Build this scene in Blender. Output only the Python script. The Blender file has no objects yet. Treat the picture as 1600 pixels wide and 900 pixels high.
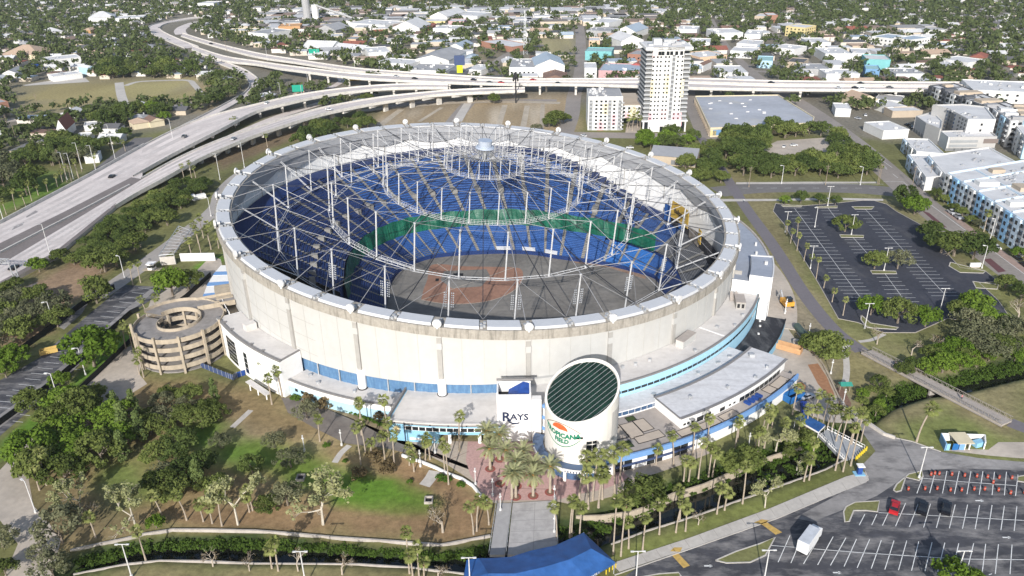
import bpy,bmesh,math,random
import numpy as np
from mathutils import Vector,Matrix
random.seed(7);rng=np.random.default_rng(7)
scene=bpy.context.scene
COL=scene.collection
R_=math.radians
# ------------------------------------------------------------------ camera
FPX=1215.0;CAM_H=128.0
CM=np.array([[0.99990356,-0.01388755,0.0],[-0.00603088,-0.43422332,0.90078507],[-0.0125097,-0.9006982,-0.4342652]])
cam=bpy.data.objects.new('camera',bpy.data.cameras.new('camera'));COL.objects.link(cam)
cam.data.sensor_width=36.0;cam.data.lens=36.0*FPX/1600.0
cam.data.clip_start=1.0;cam.data.clip_end=20000.0
mw=Matrix.Identity(4)
for i in range(3):
 mw[i][0]=CM[i,0];mw[i][1]=-CM[i,1];mw[i][2]=-CM[i,2]
mw[2][3]=CAM_H
cam.matrix_world=mw
scene.camera=cam
# ------------------------------------------------------------------ sky, sun, exposure
SUN_EL=27.0;SUN_AZ=9.3 # the light travels 9.3 degrees to the right of straight ahead
world=bpy.data.worlds.new('World');scene.world=world;world.use_nodes=True
wn=world.node_tree.nodes;wl=world.node_tree.links;wn.clear()
wo=wn.new('ShaderNodeOutputWorld');bg=wn.new('ShaderNodeBackground');sk=wn.new('ShaderNodeTexSky')
sk.sky_type='NISHITA';sk.sun_disc=False
sk.sun_elevation=R_(SUN_EL);sk.sun_rotation=R_(180+SUN_AZ);sk.air_density=1.0;sk.dust_density=1.2
bg.inputs['Strength'].default_value=0.125
wl.new(sk.outputs[0],bg.inputs[0]);wl.new(bg.outputs[0],wo.inputs[0])
sun=bpy.data.objects.new('sun',bpy.data.lights.new('sun','SUN'));COL.objects.link(sun)
sun.data.energy=4.3;sun.data.angle=R_(0.5);sun.data.color=(1.0,0.97,0.93)
sd=Vector((math.sin(R_(SUN_AZ))*math.cos(R_(SUN_EL)),math.cos(R_(SUN_AZ))*math.cos(R_(SUN_EL)),-math.sin(R_(SUN_EL))))
sun.rotation_euler=sd.to_track_quat('-Z','Y').to_euler()
sun.location=(0,-200,400)
scene.view_settings.view_transform='Standard';scene.view_settings.look='None'
scene.view_settings.gamma=1.0;scene.view_settings.exposure=0.34
scene.cycles.max_bounces=5;scene.cycles.diffuse_bounces=2;scene.cycles.glossy_bounces=2
scene.cycles.transmission_bounces=2;scene.cycles.transparent_max_bounces=4;scene.cycles.volume_bounces=0
# ------------------------------------------------------------------ places: a point of the ground (or of a level z) from where it was measured in the survey photograph
def G(px,py,z=0.0):
 d=CM@np.array([(px-800.0)/FPX,(py-450.0)/FPX,1.0]);t=(z-CAM_H)/d[2]
 return(d[0]*t,d[1]*t,z)
def P(x,y,z):
 c=CM.T@(np.array([x,y,z])-np.array([0,0,CAM_H]));return 800+FPX*c[0]/c[2],450+FPX*c[1]/c[2]
def mpp(px,py): # metres per photograph pixel at the ground there
 p=np.array(G(px,py));c=CM.T@(p-np.array([0,0,CAM_H]));return c[2]/FPX
CX,CY,CZ=-10.494,276.636,33.455 # dome axis
DN=np.array([0.07620362,-0.04730915,0.9959693])
def pol(a,r,z=0.0):
 t=R_(a);return(CX+r*math.cos(t),CY+r*math.sin(t),z)
# ------------------------------------------------------------------ object helpers
def prop(o,label=None,cat=None,group=None,kind=None):
 if label:o['label']=label
 if cat:o['category']=cat
 if group:o['group']=group
 if kind:o['kind']=kind
 return o
def thing(name,label,cat,loc=(0,0,0),group=None):
 o=bpy.data.objects.new(name,None);COL.objects.link(o)
 o.empty_display_size=1.0;o.location=loc
 return prop(o,label,cat,group)
def worldloc(o):
 v=Vector((0,0,0))
 while o is not None:
  v+=o.location;o=o.parent
 return v
class MB:
 def __init__(s):s.v=[];s.f=[];s.m=[]
 def add(s,vs,fs,mi=0):
  b=len(s.v);s.v.extend([tuple(map(float,p))for p in vs])
  for q in fs:s.f.append(tuple(b+i for i in q));s.m.append(mi)
  return s
 def quad(s,a,b,c,d,mi=0):return s.add([a,b,c,d],[(0,1,2,3)],mi)
 def face(s,pts,mi=0):return s.add(pts,[tuple(range(len(pts)))],mi)
 def box(s,cx,cy,z0,sx,sy,sz,rot=0.0,mi=0):
  c,n=math.cos(rot),math.sin(rot);vs=[]
  for z in(z0,z0+sz):
   for x,y in((-sx/2,-sy/2),(sx/2,-sy/2),(sx/2,sy/2),(-sx/2,sy/2)):
    vs.append((cx+x*c-y*n,cy+x*n+y*c,z))
  return s.add(vs,[(3,2,1,0),(4,5,6,7),(0,1,5,4),(1,2,6,5),(2,3,7,6),(3,0,4,7)],mi)
 def prism(s,poly,z0,z1,mi=0,mt=None,zs=None):
  n=len(poly)
  a=sum(poly[i][0]*poly[(i+1)%n][1]-poly[(i+1)%n][0]*poly[i][1]for i in range(n))
  if a<0:poly=list(reversed(poly))
  vs=[(p[0],p[1],z0)for p in poly]+[(p[0],p[1],z1)for p in poly]
  s.add(vs,[(i,(i+1)%n,n+(i+1)%n,n+i)for i in range(n)],mi)
  s.add([(p[0],p[1],z1)for p in poly],[tuple(range(n))],mi if mt is None else mt)
  s.add([(p[0],p[1],z0)for p in poly],[tuple(reversed(range(n)))],mi)
  return s
 def tube(s,p,q,r,n=6,r2=None,cap=True,mi=0):
  p=Vector(p);q=Vector(q);r2=r if r2 is None else r2
  d=(q-p)
  if d.length<1e-6:return s
  d.normalize();u=d.orthogonal().normalized();w=d.cross(u);vs=[]
  for c,rr in((p,r),(q,r2)):
   for k in range(n):
    t=2*math.pi*k/n;vs.append(c+u*(rr*math.cos(t))+w*(rr*math.sin(t)))
  fs=[(k,(k+1)%n,n+(k+1)%n,n+k)for k in range(n)]
  if cap:fs+=[tuple(reversed(range(n))),tuple(range(n,2*n))]
  return s.add(vs,fs,mi)
 def path(s,pts,r,n=6,closed=False,mi=0):
  m=len(pts)
  for i in range(m if closed else m-1):s.tube(pts[i],pts[(i+1)%m],r,n,cap=False,mi=mi)
  return s
 def arc(s,r0,r1,a0,a1,z0,z1,n=12,mi=0,mt=None,c=None):
  c=(CX,CY)if c is None else c
  pt=lambda a,r:(c[0]+r*math.cos(R_(a)),c[1]+r*math.sin(R_(a)))
  for k in range(n):
   b0=a0+(a1-a0)*k/n;b1=a0+(a1-a0)*(k+1)/n
   A,B,D,E=pt(b0,r0),pt(b0,r1),pt(b1,r1),pt(b1,r0)
   t=mi if mt is None else mt
   s.quad((*A,z1),(*B,z1),(*D,z1),(*E,z1),t)
   s.quad((*A,z0),(*E,z0),(*D,z0),(*B,z0),mi)
   s.quad((*B,z0),(*D,z0),(*D,z1),(*B,z1),mi)
   s.quad((*E,z0),(*A,z0),(*A,z1),(*E,z1),mi)
   if k==0:s.quad((*A,z0),(*B,z0),(*B,z1),(*A,z1),mi)
   if k==n-1:s.quad((*D,z0),(*E,z0),(*E,z1),(*D,z1),mi)
  return s
 def disc(s,c,r,nrm,h,n=16,mi=0):
  nrm=Vector(nrm).normalized();c=Vector(c);return s.tube(c-nrm*h/2,c+nrm*h/2,r,n,mi=mi)
 def mesh(s,name,mats,off=(0,0,0),smooth=False):
  me=bpy.data.meshes.new(name)
  v=np.array(s.v,dtype=float).reshape(-1,3)-np.array(off)
  me.from_pydata(v.tolist(),[],s.f)
  mats=mats if isinstance(mats,(list,tuple))else[mats]
  for m in mats:me.materials.append(m)
  if len(mats)>1:me.polygons.foreach_set('material_index',np.array(s.m,dtype=np.int32))
  if smooth:me.polygons.foreach_set('use_smooth',np.ones(len(s.f),dtype=bool))
  me.update();return me
 def build(s,name,mats,parent=None,smooth=False,kind=None,label=None,fix=False):
  off=worldloc(parent)if parent is not None else(0,0,0)
  me=s.mesh(name,mats,off,smooth)
  if fix:
   bm=bmesh.new();bm.from_mesh(me);bmesh.ops.remove_doubles(bm,verts=bm.verts,dist=1e-4)
   bmesh.ops.recalc_face_normals(bm,faces=bm.faces);bm.to_mesh(me);bm.free()
  o=bpy.data.objects.new(name,me);COL.objects.link(o)
  if parent is not None:o.parent=parent
  return prop(o,label,kind=kind)
def single(mb,name,mats,label,cat,group=None,base=None,smooth=False):
 """a thing that is one mesh; its origin sits at its base"""
 b=base if base is not None else tuple(np.array(mb.v).mean(0)[:2])+(min(p[2]for p in mb.v),)
 me=mb.mesh(name,mats,b,smooth);o=bpy.data.objects.new(name,me);COL.objects.link(o);o.location=b
 return prop(o,label,cat,group)
def inst(name,me,parent=None,loc=(0,0,0),rot=(0,0,0),sc=None):
 o=bpy.data.objects.new(name,me);COL.objects.link(o);o.parent=parent;o.location=loc;o.rotation_euler=rot
 if sc is not None:o.scale=sc
 return o
def copy_tree(o,parent=None):
 c=o.copy();COL.objects.link(c)
 if parent is not None:c.parent=parent
 for ch in list(o.children):copy_tree(ch,c)
 return c
PROTO_USED=set()
def place(proto,loc,rz=0.0,sc=1.0,label=None,group=None):
 """the first placing moves the prototype itself, later ones copy it with its parts"""
 if proto.as_pointer()in PROTO_USED:r=copy_tree(proto)
 else:PROTO_USED.add(proto.as_pointer());r=proto
 r.location=loc;r.rotation_euler=(0,0,rz)
 r.scale=(sc,sc,sc)if not hasattr(sc,'__len__')else sc
 if label:r['label']=label
 if group:r['group']=group
 return r
ORD=['first','second','third','fourth','fifth','sixth','seventh','eighth','ninth','tenth','eleventh','twelfth','thirteenth','fourteenth','fifteenth','sixteenth','seventeenth','eighteenth','nineteenth','twentieth']
TENS=['','','twenty','thirty','forty','fifty','sixty','seventy','eighty','ninety']
TENTH=['','','twentieth','thirtieth','fortieth','fiftieth','sixtieth','seventieth','eightieth','ninetieth']
def ordw(i):
 if i<20:return ORD[i]
 n=i+1
 return TENTH[n//10]if n%10==0 else TENS[n//10]+'-'+ORD[n%10-1]
def inpoly(x,y,poly):
 r=False;n=len(poly);j=n-1
 for i in range(n):
  xi,yi=poly[i][0],poly[i][1];xj,yj=poly[j][0],poly[j][1]
  if(yi>y)!=(yj>y)and x<(xj-xi)*(y-yi)/(yj-yi)+xi:r=not r
  j=i
 return r
def inpoly_np(X,Y,poly):
 r=np.zeros(X.shape,bool);n=len(poly);j=n-1
 for i in range(n):
  xi,yi=poly[i][0],poly[i][1];xj,yj=poly[j][0],poly[j][1]
  if yi!=yj:r^=((yi>Y)!=(yj>Y))&(X<(xj-xi)*(Y-yi)/(yj-yi)+xi)
  j=i
 return r
def segdist_np(X,Y,poly,closed=True):
 d=np.full(X.shape,1e9);n=len(poly)
 for i in range(n if closed else n-1):
  ax,ay=poly[i][0],poly[i][1];bx,by=poly[(i+1)%n][0],poly[(i+1)%n][1]
  L=(bx-ax)**2+(by-ay)**2+1e-9
  t=np.clip(((X-ax)*(bx-ax)+(Y-ay)*(by-ay))/L,0,1)
  d=np.minimum(d,np.hypot(X-ax-t*(bx-ax),Y-ay-t*(by-ay)))
 return d
def GP(pts,z=0.0):return[G(x,y,z)[:2]for x,y in pts]
# ------------------------------------------------------------------ materials
MATS={}
def mat(name,c,rough=0.8,var=0.12,scale=0.6,big=0.0,bigscale=0.06,bump=0.0,bscale=3.0,metal=0.0,spec=0.3,stain=None,stain_amt=0.0,stain_scale=(0.2,0.2,0.2),objvar=0.0,col2=None,smin=0.48):
 """Principled with fine noise, large patches and optional streaky stains, all from world position"""
 if name in MATS:return MATS[name]
 m=bpy.data.materials.new(name);m.use_nodes=True;nt=m.node_tree;N=nt.nodes;L=nt.links
 b=N['Principled BSDF'];b.inputs['Roughness'].default_value=rough;b.inputs['Metallic'].default_value=metal
 b.inputs['Specular IOR Level'].default_value=spec
 geo=N.new('ShaderNodeNewGeometry')
 base=N.new('ShaderNodeRGB');base.outputs[0].default_value=(*c,1);cur=base.outputs[0]
 def noise(sc,det=3.0,vec=None):
  n=N.new('ShaderNodeTexNoise');n.inputs['Scale'].default_value=sc;n.inputs['Detail'].default_value=det;n.inputs['Roughness'].default_value=0.68 if det>=5 else 0.5
  L.new(vec if vec is not None else geo.outputs['Position'],n.inputs['Vector']);return n.outputs['Fac']
 def mul(col,fac,lo,hi):
  mr=N.new('ShaderNodeMapRange');mr.inputs['From Min'].default_value=0.3;mr.inputs['From Max'].default_value=0.7
  mr.inputs['To Min'].default_value=lo;mr.inputs['To Max'].default_value=hi;L.new(fac,mr.inputs['Value'])
  mx=N.new('ShaderNodeVectorMath');mx.operation='SCALE';L.new(col,mx.inputs[0]);L.new(mr.outputs[0],mx.inputs['Scale']);return mx.outputs[0]
 if objvar:
  oi=N.new('ShaderNodeObjectInfo')
  if col2 is not None:
   mx=N.new('ShaderNodeMix');mx.data_type='RGBA';mx.inputs['A'].default_value=(*c,1);mx.inputs['B'].default_value=(*col2,1)
   L.new(oi.outputs['Random'],mx.inputs['Factor']);cur=mx.outputs['Result']
  else:
   mr=N.new('ShaderNodeMapRange');mr.inputs['To Min'].default_value=1-objvar;mr.inputs['To Max'].default_value=1+objvar;L.new(oi.outputs['Random'],mr.inputs['Value'])
   mx=N.new('ShaderNodeVectorMath');mx.operation='SCALE';L.new(cur,mx.inputs[0]);L.new(mr.outputs[0],mx.inputs['Scale']);cur=mx.outputs[0]
 if var:cur=mul(cur,noise(scale),1-var,1+var)
 if big:cur=mul(cur,noise(bigscale,4.0),1-big,1+big)
 if stain is not None:
  vm=N.new('ShaderNodeVectorMath');vm.operation='MULTIPLY';vm.inputs[1].default_value=stain_scale;L.new(geo.outputs['Position'],vm.inputs[0])
  f=noise(1.0,5.0,vm.outputs[0])
  mr=N.new('ShaderNodeMapRange');mr.inputs['From Min'].default_value=smin;mr.inputs['From Max'].default_value=smin+0.22
  mr.inputs['To Max'].default_value=stain_amt;L.new(f,mr.inputs['Value'])
  mx=N.new('ShaderNodeMix');mx.data_type='RGBA';L.new(mr.outputs[0],mx.inputs['Factor']);L.new(cur,mx.inputs['A']);mx.inputs['B'].default_value=(*stain,1);cur=mx.outputs['Result']
 L.new(cur,b.inputs['Base Color'])
 if bump:
  bp=N.new('ShaderNodeBump');bp.inputs['Strength'].default_value=bump;bp.inputs['Distance'].default_value=0.3
  L.new(noise(bscale,4.0),bp.inputs['Height']);L.new(bp.outputs[0],b.inputs['Normal'])
 MATS[name]=m;return m
def leafmat(name,a,b_,trans=0.33,scale=0.35):
 a=tuple(1.12*x for x in a);b_=tuple(1.12*x for x in b_)
 m=bpy.data.materials.new(name);m.use_nodes=True;nt=m.node_tree;N=nt.nodes;L=nt.links;N.clear()
 out=N.new('ShaderNodeOutputMaterial');oi=N.new('ShaderNodeObjectInfo');geo=N.new('ShaderNodeNewGeometry')
 no=N.new('ShaderNodeTexNoise');no.inputs['Scale'].default_value=scale;no.inputs['Detail'].default_value=2.0;L.new(geo.outputs['Position'],no.inputs['Vector'])
 ri=N.new('ShaderNodeMath');ri.operation='MULTIPLY';ri.inputs[1].default_value=0.35;L.new(geo.outputs['Random Per Island'],ri.inputs[0])
 ad=N.new('ShaderNodeMath');ad.operation='MULTIPLY_ADD';ad.inputs[1].default_value=0.75;L.new(oi.outputs['Random'],ad.inputs[0]);L.new(ri.outputs[0],ad.inputs[2])
 ad2=N.new('ShaderNodeMath');ad2.operation='MULTIPLY_ADD';ad2.inputs[1].default_value=0.9;L.new(no.outputs['Fac'],ad2.inputs[0]);L.new(ad.outputs[0],ad2.inputs[2])
 sb=N.new('ShaderNodeMapRange');sb.inputs['From Min'].default_value=0.35;sb.inputs['From Max'].default_value=1.6;L.new(ad2.outputs[0],sb.inputs['Value'])
 mx=N.new('ShaderNodeMix');mx.data_type='RGBA';mx.inputs['A'].default_value=(*a,1);mx.inputs['B'].default_value=(*b_,1);L.new(sb.outputs[0],mx.inputs['Factor'])
 d=N.new('ShaderNodeBsdfDiffuse');t=N.new('ShaderNodeBsdfTranslucent');ms=N.new('ShaderNodeMixShader');ms.inputs[0].default_value=trans
 L.new(mx.outputs['Result'],d.inputs['Color']);L.new(mx.outputs['Result'],t.inputs['Color']);L.new(d.outputs[0],ms.inputs[1]);L.new(t.outputs[0],ms.inputs[2]);L.new(ms.outputs[0],out.inputs[0])
 MATS[name]=m;return m
def flat(name,c,rough=0.7,metal=0.0,spec=0.3):return mat(name,c,rough,var=0.06,scale=1.5,metal=metal,spec=spec)
concrete=mat('concrete',(0.42,0.38,0.34),0.9,0.10,0.8,big=0.08,bump=0.1,stain=(0.22,0.2,0.18),stain_amt=0.45,stain_scale=(0.35,0.35,0.12))
ringconc=mat('weathered_ring_concrete',(0.36,0.33,0.285),0.9,0.12,1.2,stain=(0.13,0.12,0.10),stain_amt=0.75,stain_scale=(0.9,0.9,0.10))
hwy=mat('highway_concrete',(0.63,0.565,0.53),0.9,0.07,0.5,big=0.10,bigscale=0.03,stain=(0.34,0.30,0.28),stain_amt=0.5,stain_scale=(0.05,0.05,0.05))
barrierm=mat('barrier_concrete',(0.60,0.57,0.52),0.9,0.08,0.8,stain=(0.3,0.28,0.26),stain_amt=0.5,stain_scale=(0.3,0.3,0.5))
shoulder=mat('worn_shoulder_asphalt',(0.19,0.165,0.155),0.95,0.10,0.8,big=0.12)
asph=mat('asphalt',(0.062,0.062,0.07),0.9,0.16,0.7,big=0.2,bigscale=0.07,stain=(0.27,0.255,0.245),stain_amt=0.85,stain_scale=(0.11,0.30,0.1),smin=0.46)
asph2=mat('sealed_lot_asphalt',(0.045,0.047,0.060),0.85,0.14,0.8,big=0.18,bigscale=0.05,stain=(0.13,0.125,0.125),stain_amt=0.6,stain_scale=(0.12,0.06,0.1),smin=0.52)
asph3=mat('grey_worn_asphalt',(0.27,0.255,0.245),0.95,0.12,0.6,big=0.18,bigscale=0.06,stain=(0.065,0.063,0.066),stain_amt=0.85,stain_scale=(0.10,0.26,0.1),smin=0.49)
street=mat('street_asphalt',(0.17,0.16,0.155),0.95,0.10,0.7,big=0.12,bigscale=0.04)
streetw=mat('brown_street_asphalt',(0.27,0.24,0.215),0.95,0.10,0.7,big=0.12,bigscale=0.04)
trail=mat('trail_asphalt',(0.17,0.155,0.165),0.9,0.06,0.8,big=0.05)
paint=mat('white_road_paint',(0.70,0.70,0.68),0.8,0.15,1.5)
ypaint=mat('yellow_crossing_paint',(0.50,0.33,0.10),0.8,0.18,1.5)
walk=mat('sidewalk_concrete',(0.50,0.465,0.42),0.9,0.08,0.9,big=0.08,stain=(0.3,0.27,0.24),stain_amt=0.35,stain_scale=(0.2,0.2,0.2))
drivec=mat('beige_drive_concrete',(0.46,0.40,0.335),0.9,0.08,0.7,big=0.12,stain=(0.26,0.23,0.2),stain_amt=0.5,stain_scale=(0.10,0.10,0.10))
plazatan=mat('tan_plaza_paving',(0.44,0.37,0.30),0.9,0.08,1.2,big=0.06)
pinkpav=mat('pink_plaza_pavers',(0.47,0.30,0.275),0.9,0.12,1.6,big=0.08)
redbrick=mat('red_tree_ring_brick',(0.28,0.085,0.07),0.9,0.15,2.0)
greypav=mat('grey_bridge_paving',(0.42,0.40,0.385),0.9,0.08,0.9,stain=(0.22,0.21,0.2),stain_amt=0.5,stain_scale=(0.3,0.3,0.3))
mulch=mat('brown_mulch',(0.20,0.12,0.085),0.95,0.2,1.2,bump=0.3)
white=mat('white_stucco',(0.80,0.785,0.76),0.85,0.03,0.8,big=0.02)
cream=mat('cream_wall_panel',(0.49,0.483,0.462),0.85,0.03,0.5,big=0.03,bigscale=0.05,stain=(0.44,0.42,0.38),stain_amt=0.35,stain_scale=(0.12,0.12,0.02))
greyrib=mat('grey_column_concrete',(0.36,0.345,0.32),0.9,0.06,0.8)
inwall=mat('inner_white_wall_panel',(0.72,0.715,0.70),0.8,0.03,0.6,big=0.03,bigscale=0.08)
infascia=mat('inner_grey_fascia',(0.33,0.335,0.345),0.8,0.06,0.5,big=0.04)
covwhite=mat('white_ring_cover',(0.54,0.545,0.555),0.45,0.04,0.8,stain=(0.5,0.5,0.5),stain_amt=0.25,stain_scale=(0.4,0.4,0.4))
steelw=mat('white_painted_steel',(0.53,0.53,0.53),0.5,0.10,1.2,stain=(0.4,0.39,0.38),stain_amt=0.4,stain_scale=(0.6,0.6,0.3))
steelg=mat('galvanised_steel',(0.45,0.46,0.47),0.5,0.12,1.0,metal=0.3)
cablem=mat('sheathed_cable',(0.26,0.26,0.27),0.6,0.08,1.0)
cabled=mat('dark_valley_cable',(0.035,0.035,0.04),0.6,0.08,1.0)
crownm=mat('crown_grey_blue_metal',(0.42,0.47,0.55),0.4,0.05,1.0,metal=0.2)
seat=mat('royal_blue_seats',(0.028,0.088,0.27),0.55,0.22,2.2,big=0.10,bigscale=0.15,spec=0.3)
seat2=mat('light_blue_seats',(0.03,0.14,0.42),0.55,0.22,2.2,spec=0.3)
seatd=mat('navy_seat_shade_and_walks',(0.012,0.032,0.12),0.6,0.25,2.2,spec=0.3)  # seat blue darkened to paint in shade; also colours walkways and walls
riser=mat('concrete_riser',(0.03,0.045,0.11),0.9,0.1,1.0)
bleach=mat('grey_bleacher_bench',(0.15,0.155,0.165),0.7,0.15,1.5)
bleachd=mat('dark_bleacher_riser',(0.03,0.03,0.035),0.9,0.1,1.0)
aislem=mat('aisle_concrete',(0.23,0.22,0.20),0.9,0.12,1.0)
green=mat('green_curtain_fabric',(0.006,0.095,0.055),0.42,0.25,0.35,big=0.25,bigscale=0.12,bump=0.9,bscale=0.35,spec=0.5)
field=mat('bare_field_base',(0.20,0.185,0.165),0.95,0.12,0.5,big=0.22,bigscale=0.05,stain=(0.10,0.098,0.095),stain_amt=0.7,stain_scale=(0.03,0.09,0.1))
dirt=mat('infield_clay',(0.29,0.16,0.11),0.95,0.10,0.5,big=0.15,bigscale=0.08)
roofw=mat('pale_membrane_roof',(0.60,0.57,0.54),0.9,0.05,0.7,big=0.08,bigscale=0.10,stain=(0.42,0.39,0.36),stain_amt=0.4,stain_scale=(0.12,0.3,0.1))
roofw2=mat('streaked_white_roof',(0.62,0.615,0.62),0.9,0.08,1.0,big=0.06,stain=(0.38,0.37,0.37),stain_amt=0.55,stain_scale=(0.12,0.55,0.1))
roofg=mat('blue_grey_roof',(0.30,0.33,0.39),0.85,0.06,0.6,big=0.08)
rooftan=mat('tan_terrace_deck',(0.37,0.33,0.30),0.9,0.06,0.8,big=0.08)
roofblk=mat('black_rubber_roof',(0.028,0.028,0.033),0.8,0.15,0.8,stain=(0.16,0.16,0.16),stain_amt=0.6,stain_scale=(0.35,0.12,0.1))
edge=mat('grey_parapet_cap',(0.22,0.21,0.205),0.8,0.06,1.0)
lblue=mat('light_blue_wall',(0.24,0.47,0.63),0.8,0.04,0.8,big=0.03)
pblue=mat('pale_blue_wall',(0.40,0.60,0.70),0.8,0.04,0.8,big=0.03)
mblue=mat('mid_blue_band',(0.17,0.32,0.58),0.8,0.05,0.8)
navyb=mat('navy_band',(0.05,0.075,0.16),0.7,0.06,0.8)
drape=mat('blue_mesh_drape',(0.085,0.175,0.31),0.7,0.10,0.8,stain=(0.15,0.28,0.42),stain_amt=0.7,stain_scale=(1.3,1.3,0.35))
glass=mat('dark_window_glass',(0.018,0.022,0.025),0.12,0.1,0.8,spec=0.6)
glassb=mat('blue_window_glass',(0.06,0.11,0.20),0.15,0.2,0.8,spec=0.6)
solar=mat('green_skylight_glass',(0.010,0.030,0.020),0.2,0.35,0.4,spec=0.5)
black=flat('black_trim',(0.02,0.02,0.022))
ltext=flat('navy_lettering',(0.02,0.03,0.07))
bluetarp=mat('blue_tarp',(0.02,0.065,0.26),0.6,0.15,0.9,bump=0.4,bscale=1.0)
tentm=mat('blue_canopy_fabric',(0.028,0.10,0.29),0.6,0.10,0.5,big=0.16,bigscale=0.25,bump=0.5,bscale=0.5)
rampc=mat('tan_ramp_concrete',(0.42,0.355,0.27),0.9,0.08,0.8,big=0.08,stain=(0.2,0.17,0.13),stain_amt=0.5,stain_scale=(0.5,0.5,0.15))
rampdk=mat('grey_ramp_deck',(0.27,0.25,0.235),0.9,0.10,0.7,stain=(0.12,0.11,0.1),stain_amt=0.5,stain_scale=(0.2,0.2,0.2))
rubber=flat('tyre_rubber',(0.02,0.02,0.02),0.9)
polew=mat('white_pole_paint',(0.62,0.61,0.595),0.5,0.04,1.0)
woodp=mat('timber_pole',(0.26,0.21,0.16),0.9,0.12,2.0)
bark=mat('grey_brown_bark',(0.20,0.165,0.13),0.95,0.15,2.0)
barkp=mat('pale_sycamore_bark',(0.50,0.45,0.37),0.9,0.15,1.5)
barkpalm=mat('palm_trunk_bark',(0.36,0.30,0.235),0.95,0.15,2.0)
L_oak=leafmat('oak_leaves',(0.060,0.085,0.022),(0.19,0.225,0.065))
L_oakd=leafmat('dark_evergreen_leaves',(0.042,0.068,0.020),(0.135,0.175,0.05))
L_bright=leafmat('bright_green_leaves',(0.075,0.135,0.016),(0.17,0.245,0.04))
L_pale=leafmat('pale_spring_leaves',(0.22,0.235,0.11),(0.36,0.36,0.18))
L_pine=leafmat('feathery_needles',(0.075,0.11,0.038),(0.185,0.235,0.08))
L_grey=leafmat('grey_green_leaves',(0.10,0.112,0.06),(0.20,0.20,0.115))
L_far=leafmat('far_tree_leaves',(0.07,0.095,0.036),(0.17,0.195,0.075),scale=0.045)
L_palm=leafmat('fan_palm_fronds',(0.12,0.145,0.04),(0.26,0.275,0.10),0.15)
L_date=leafmat('date_palm_fronds',(0.20,0.215,0.10),(0.40,0.40,0.22),0.2)
L_hedge=leafmat('hedge_leaves',(0.05,0.11,0.015),(0.11,0.18,0.03))
L_brown=leafmat('brown_seed_foliage',(0.10,0.075,0.04),(0.21,0.16,0.085))
L_dead=flat('dead_frond_skirt',(0.24,0.17,0.09),0.95)
fruit=flat('orange_fruit_stalks',(0.42,0.20,0.05),0.8)
# ================================================================== THE SETTING: ground sheet with the creek cut into it
CREEK=[
 GP([(70,905),(112,862),(160,851),(225,836),(270,829),(400,831),(520,841),(690,853),(765,840),(800,815),(868,812),(900,806),(980,775),(1050,745),(1120,715),(1200,690),(1250,676),(1292,668),(1335,640),(1380,604),(1420,590),(1480,583),(1600,545),(1700,520),(1700,570),(1600,592),(1520,612),(1450,622),(1400,640),(1350,678),(1325,712),(1280,736),(1190,769),(1100,801),(1010,829),(955,850),(900,880),(860,905),(720,896),(640,886),(550,881),(400,881),(250,876),(200,881),(120,896),(90,912)])
 ]
def axis(lo,hi,fine0,fine1,step,grow=1.22):
 a=list(np.arange(fine0,fine1+1e-6,step));s=step;x=fine0;pre=[]
 while x>lo:s*=grow;x-=s;pre.append(x)
 s=step;x=fine1;post=[]
 while x<hi:s*=grow;x+=s;post.append(x)
 return np.array(pre[::-1]+a+post)
gx=axis(-7000,7000,-215,250,1.6);gy=axis(-800,9000,118,420,1.6)
GXX,GYY=np.meshgrid(gx,gy)
GZ=np.zeros_like(GXX)
for cp in CREEK:
 ins=inpoly_np(GXX,GYY,cp);dd=segdist_np(GXX,GYY,cp)
 GZ=np.where(ins,-2.9*np.clip(dd/3.2,0,1),GZ)
# base colours painted by what grows there (linear albedo), blended softly with noise at the edges
def vnoise(X,Y,s,seed):
 r=np.random.default_rng(seed);T=r.random((64,64));x=X/s;y=Y/s
 xi=np.floor(x).astype(int);yi=np.floor(y).astype(int);fx=x-xi;fy=y-yi
 fx=fx*fx*(3-2*fx);fy=fy*fy*(3-2*fy)
 t=lambda a,b:T[a%64,b%64]
 return(t(xi,yi)*(1-fx)+t(xi+1,yi)*fx)*(1-fy)+(t(xi,yi+1)*(1-fx)+t(xi+1,yi+1)*fx)*fy
DRY=(0.235,0.175,0.09);OLIVE=(0.135,0.135,0.055);LAWN=(0.10,0.185,0.025);LAWN2=(0.10,0.165,0.03);BROWN=(0.23,0.145,0.08);DARKOLIVE=(0.10,0.10,0.05)
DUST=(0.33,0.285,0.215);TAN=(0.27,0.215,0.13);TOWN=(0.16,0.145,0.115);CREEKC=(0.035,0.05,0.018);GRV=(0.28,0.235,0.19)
GC=np.zeros(GXX.shape+(3,));GC[:]=TOWN
def daub(px,col,soft=3.0,z=0.0,amt=1.0,jag=0.6,world=False):
 poly=px if world else GP(px)
 bx=[p[0]for p in poly];by=[p[1]for p in poly]
 sel=(GXX>min(bx)-30)&(GXX<max(bx)+30)&(GYY>min(by)-30)&(GYY<max(by)+30)
 if not sel.any():return
 X,Y=GXX[sel],GYY[sel]
 d=segdist_np(X,Y,poly);d=np.where(inpoly_np(X,Y,poly),d,-d)
 d=d+(vnoise(X,Y,5.0,3)-0.5)*soft*2*jag+(vnoise(X,Y,14.0,5)-0.5)*soft*2*jag
 w=np.clip(0.5+d/(2*soft),0,1)*amt
 GC[sel]=GC[sel]*(1-w[:,None])+np.array(col)*w[:,None]
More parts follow.
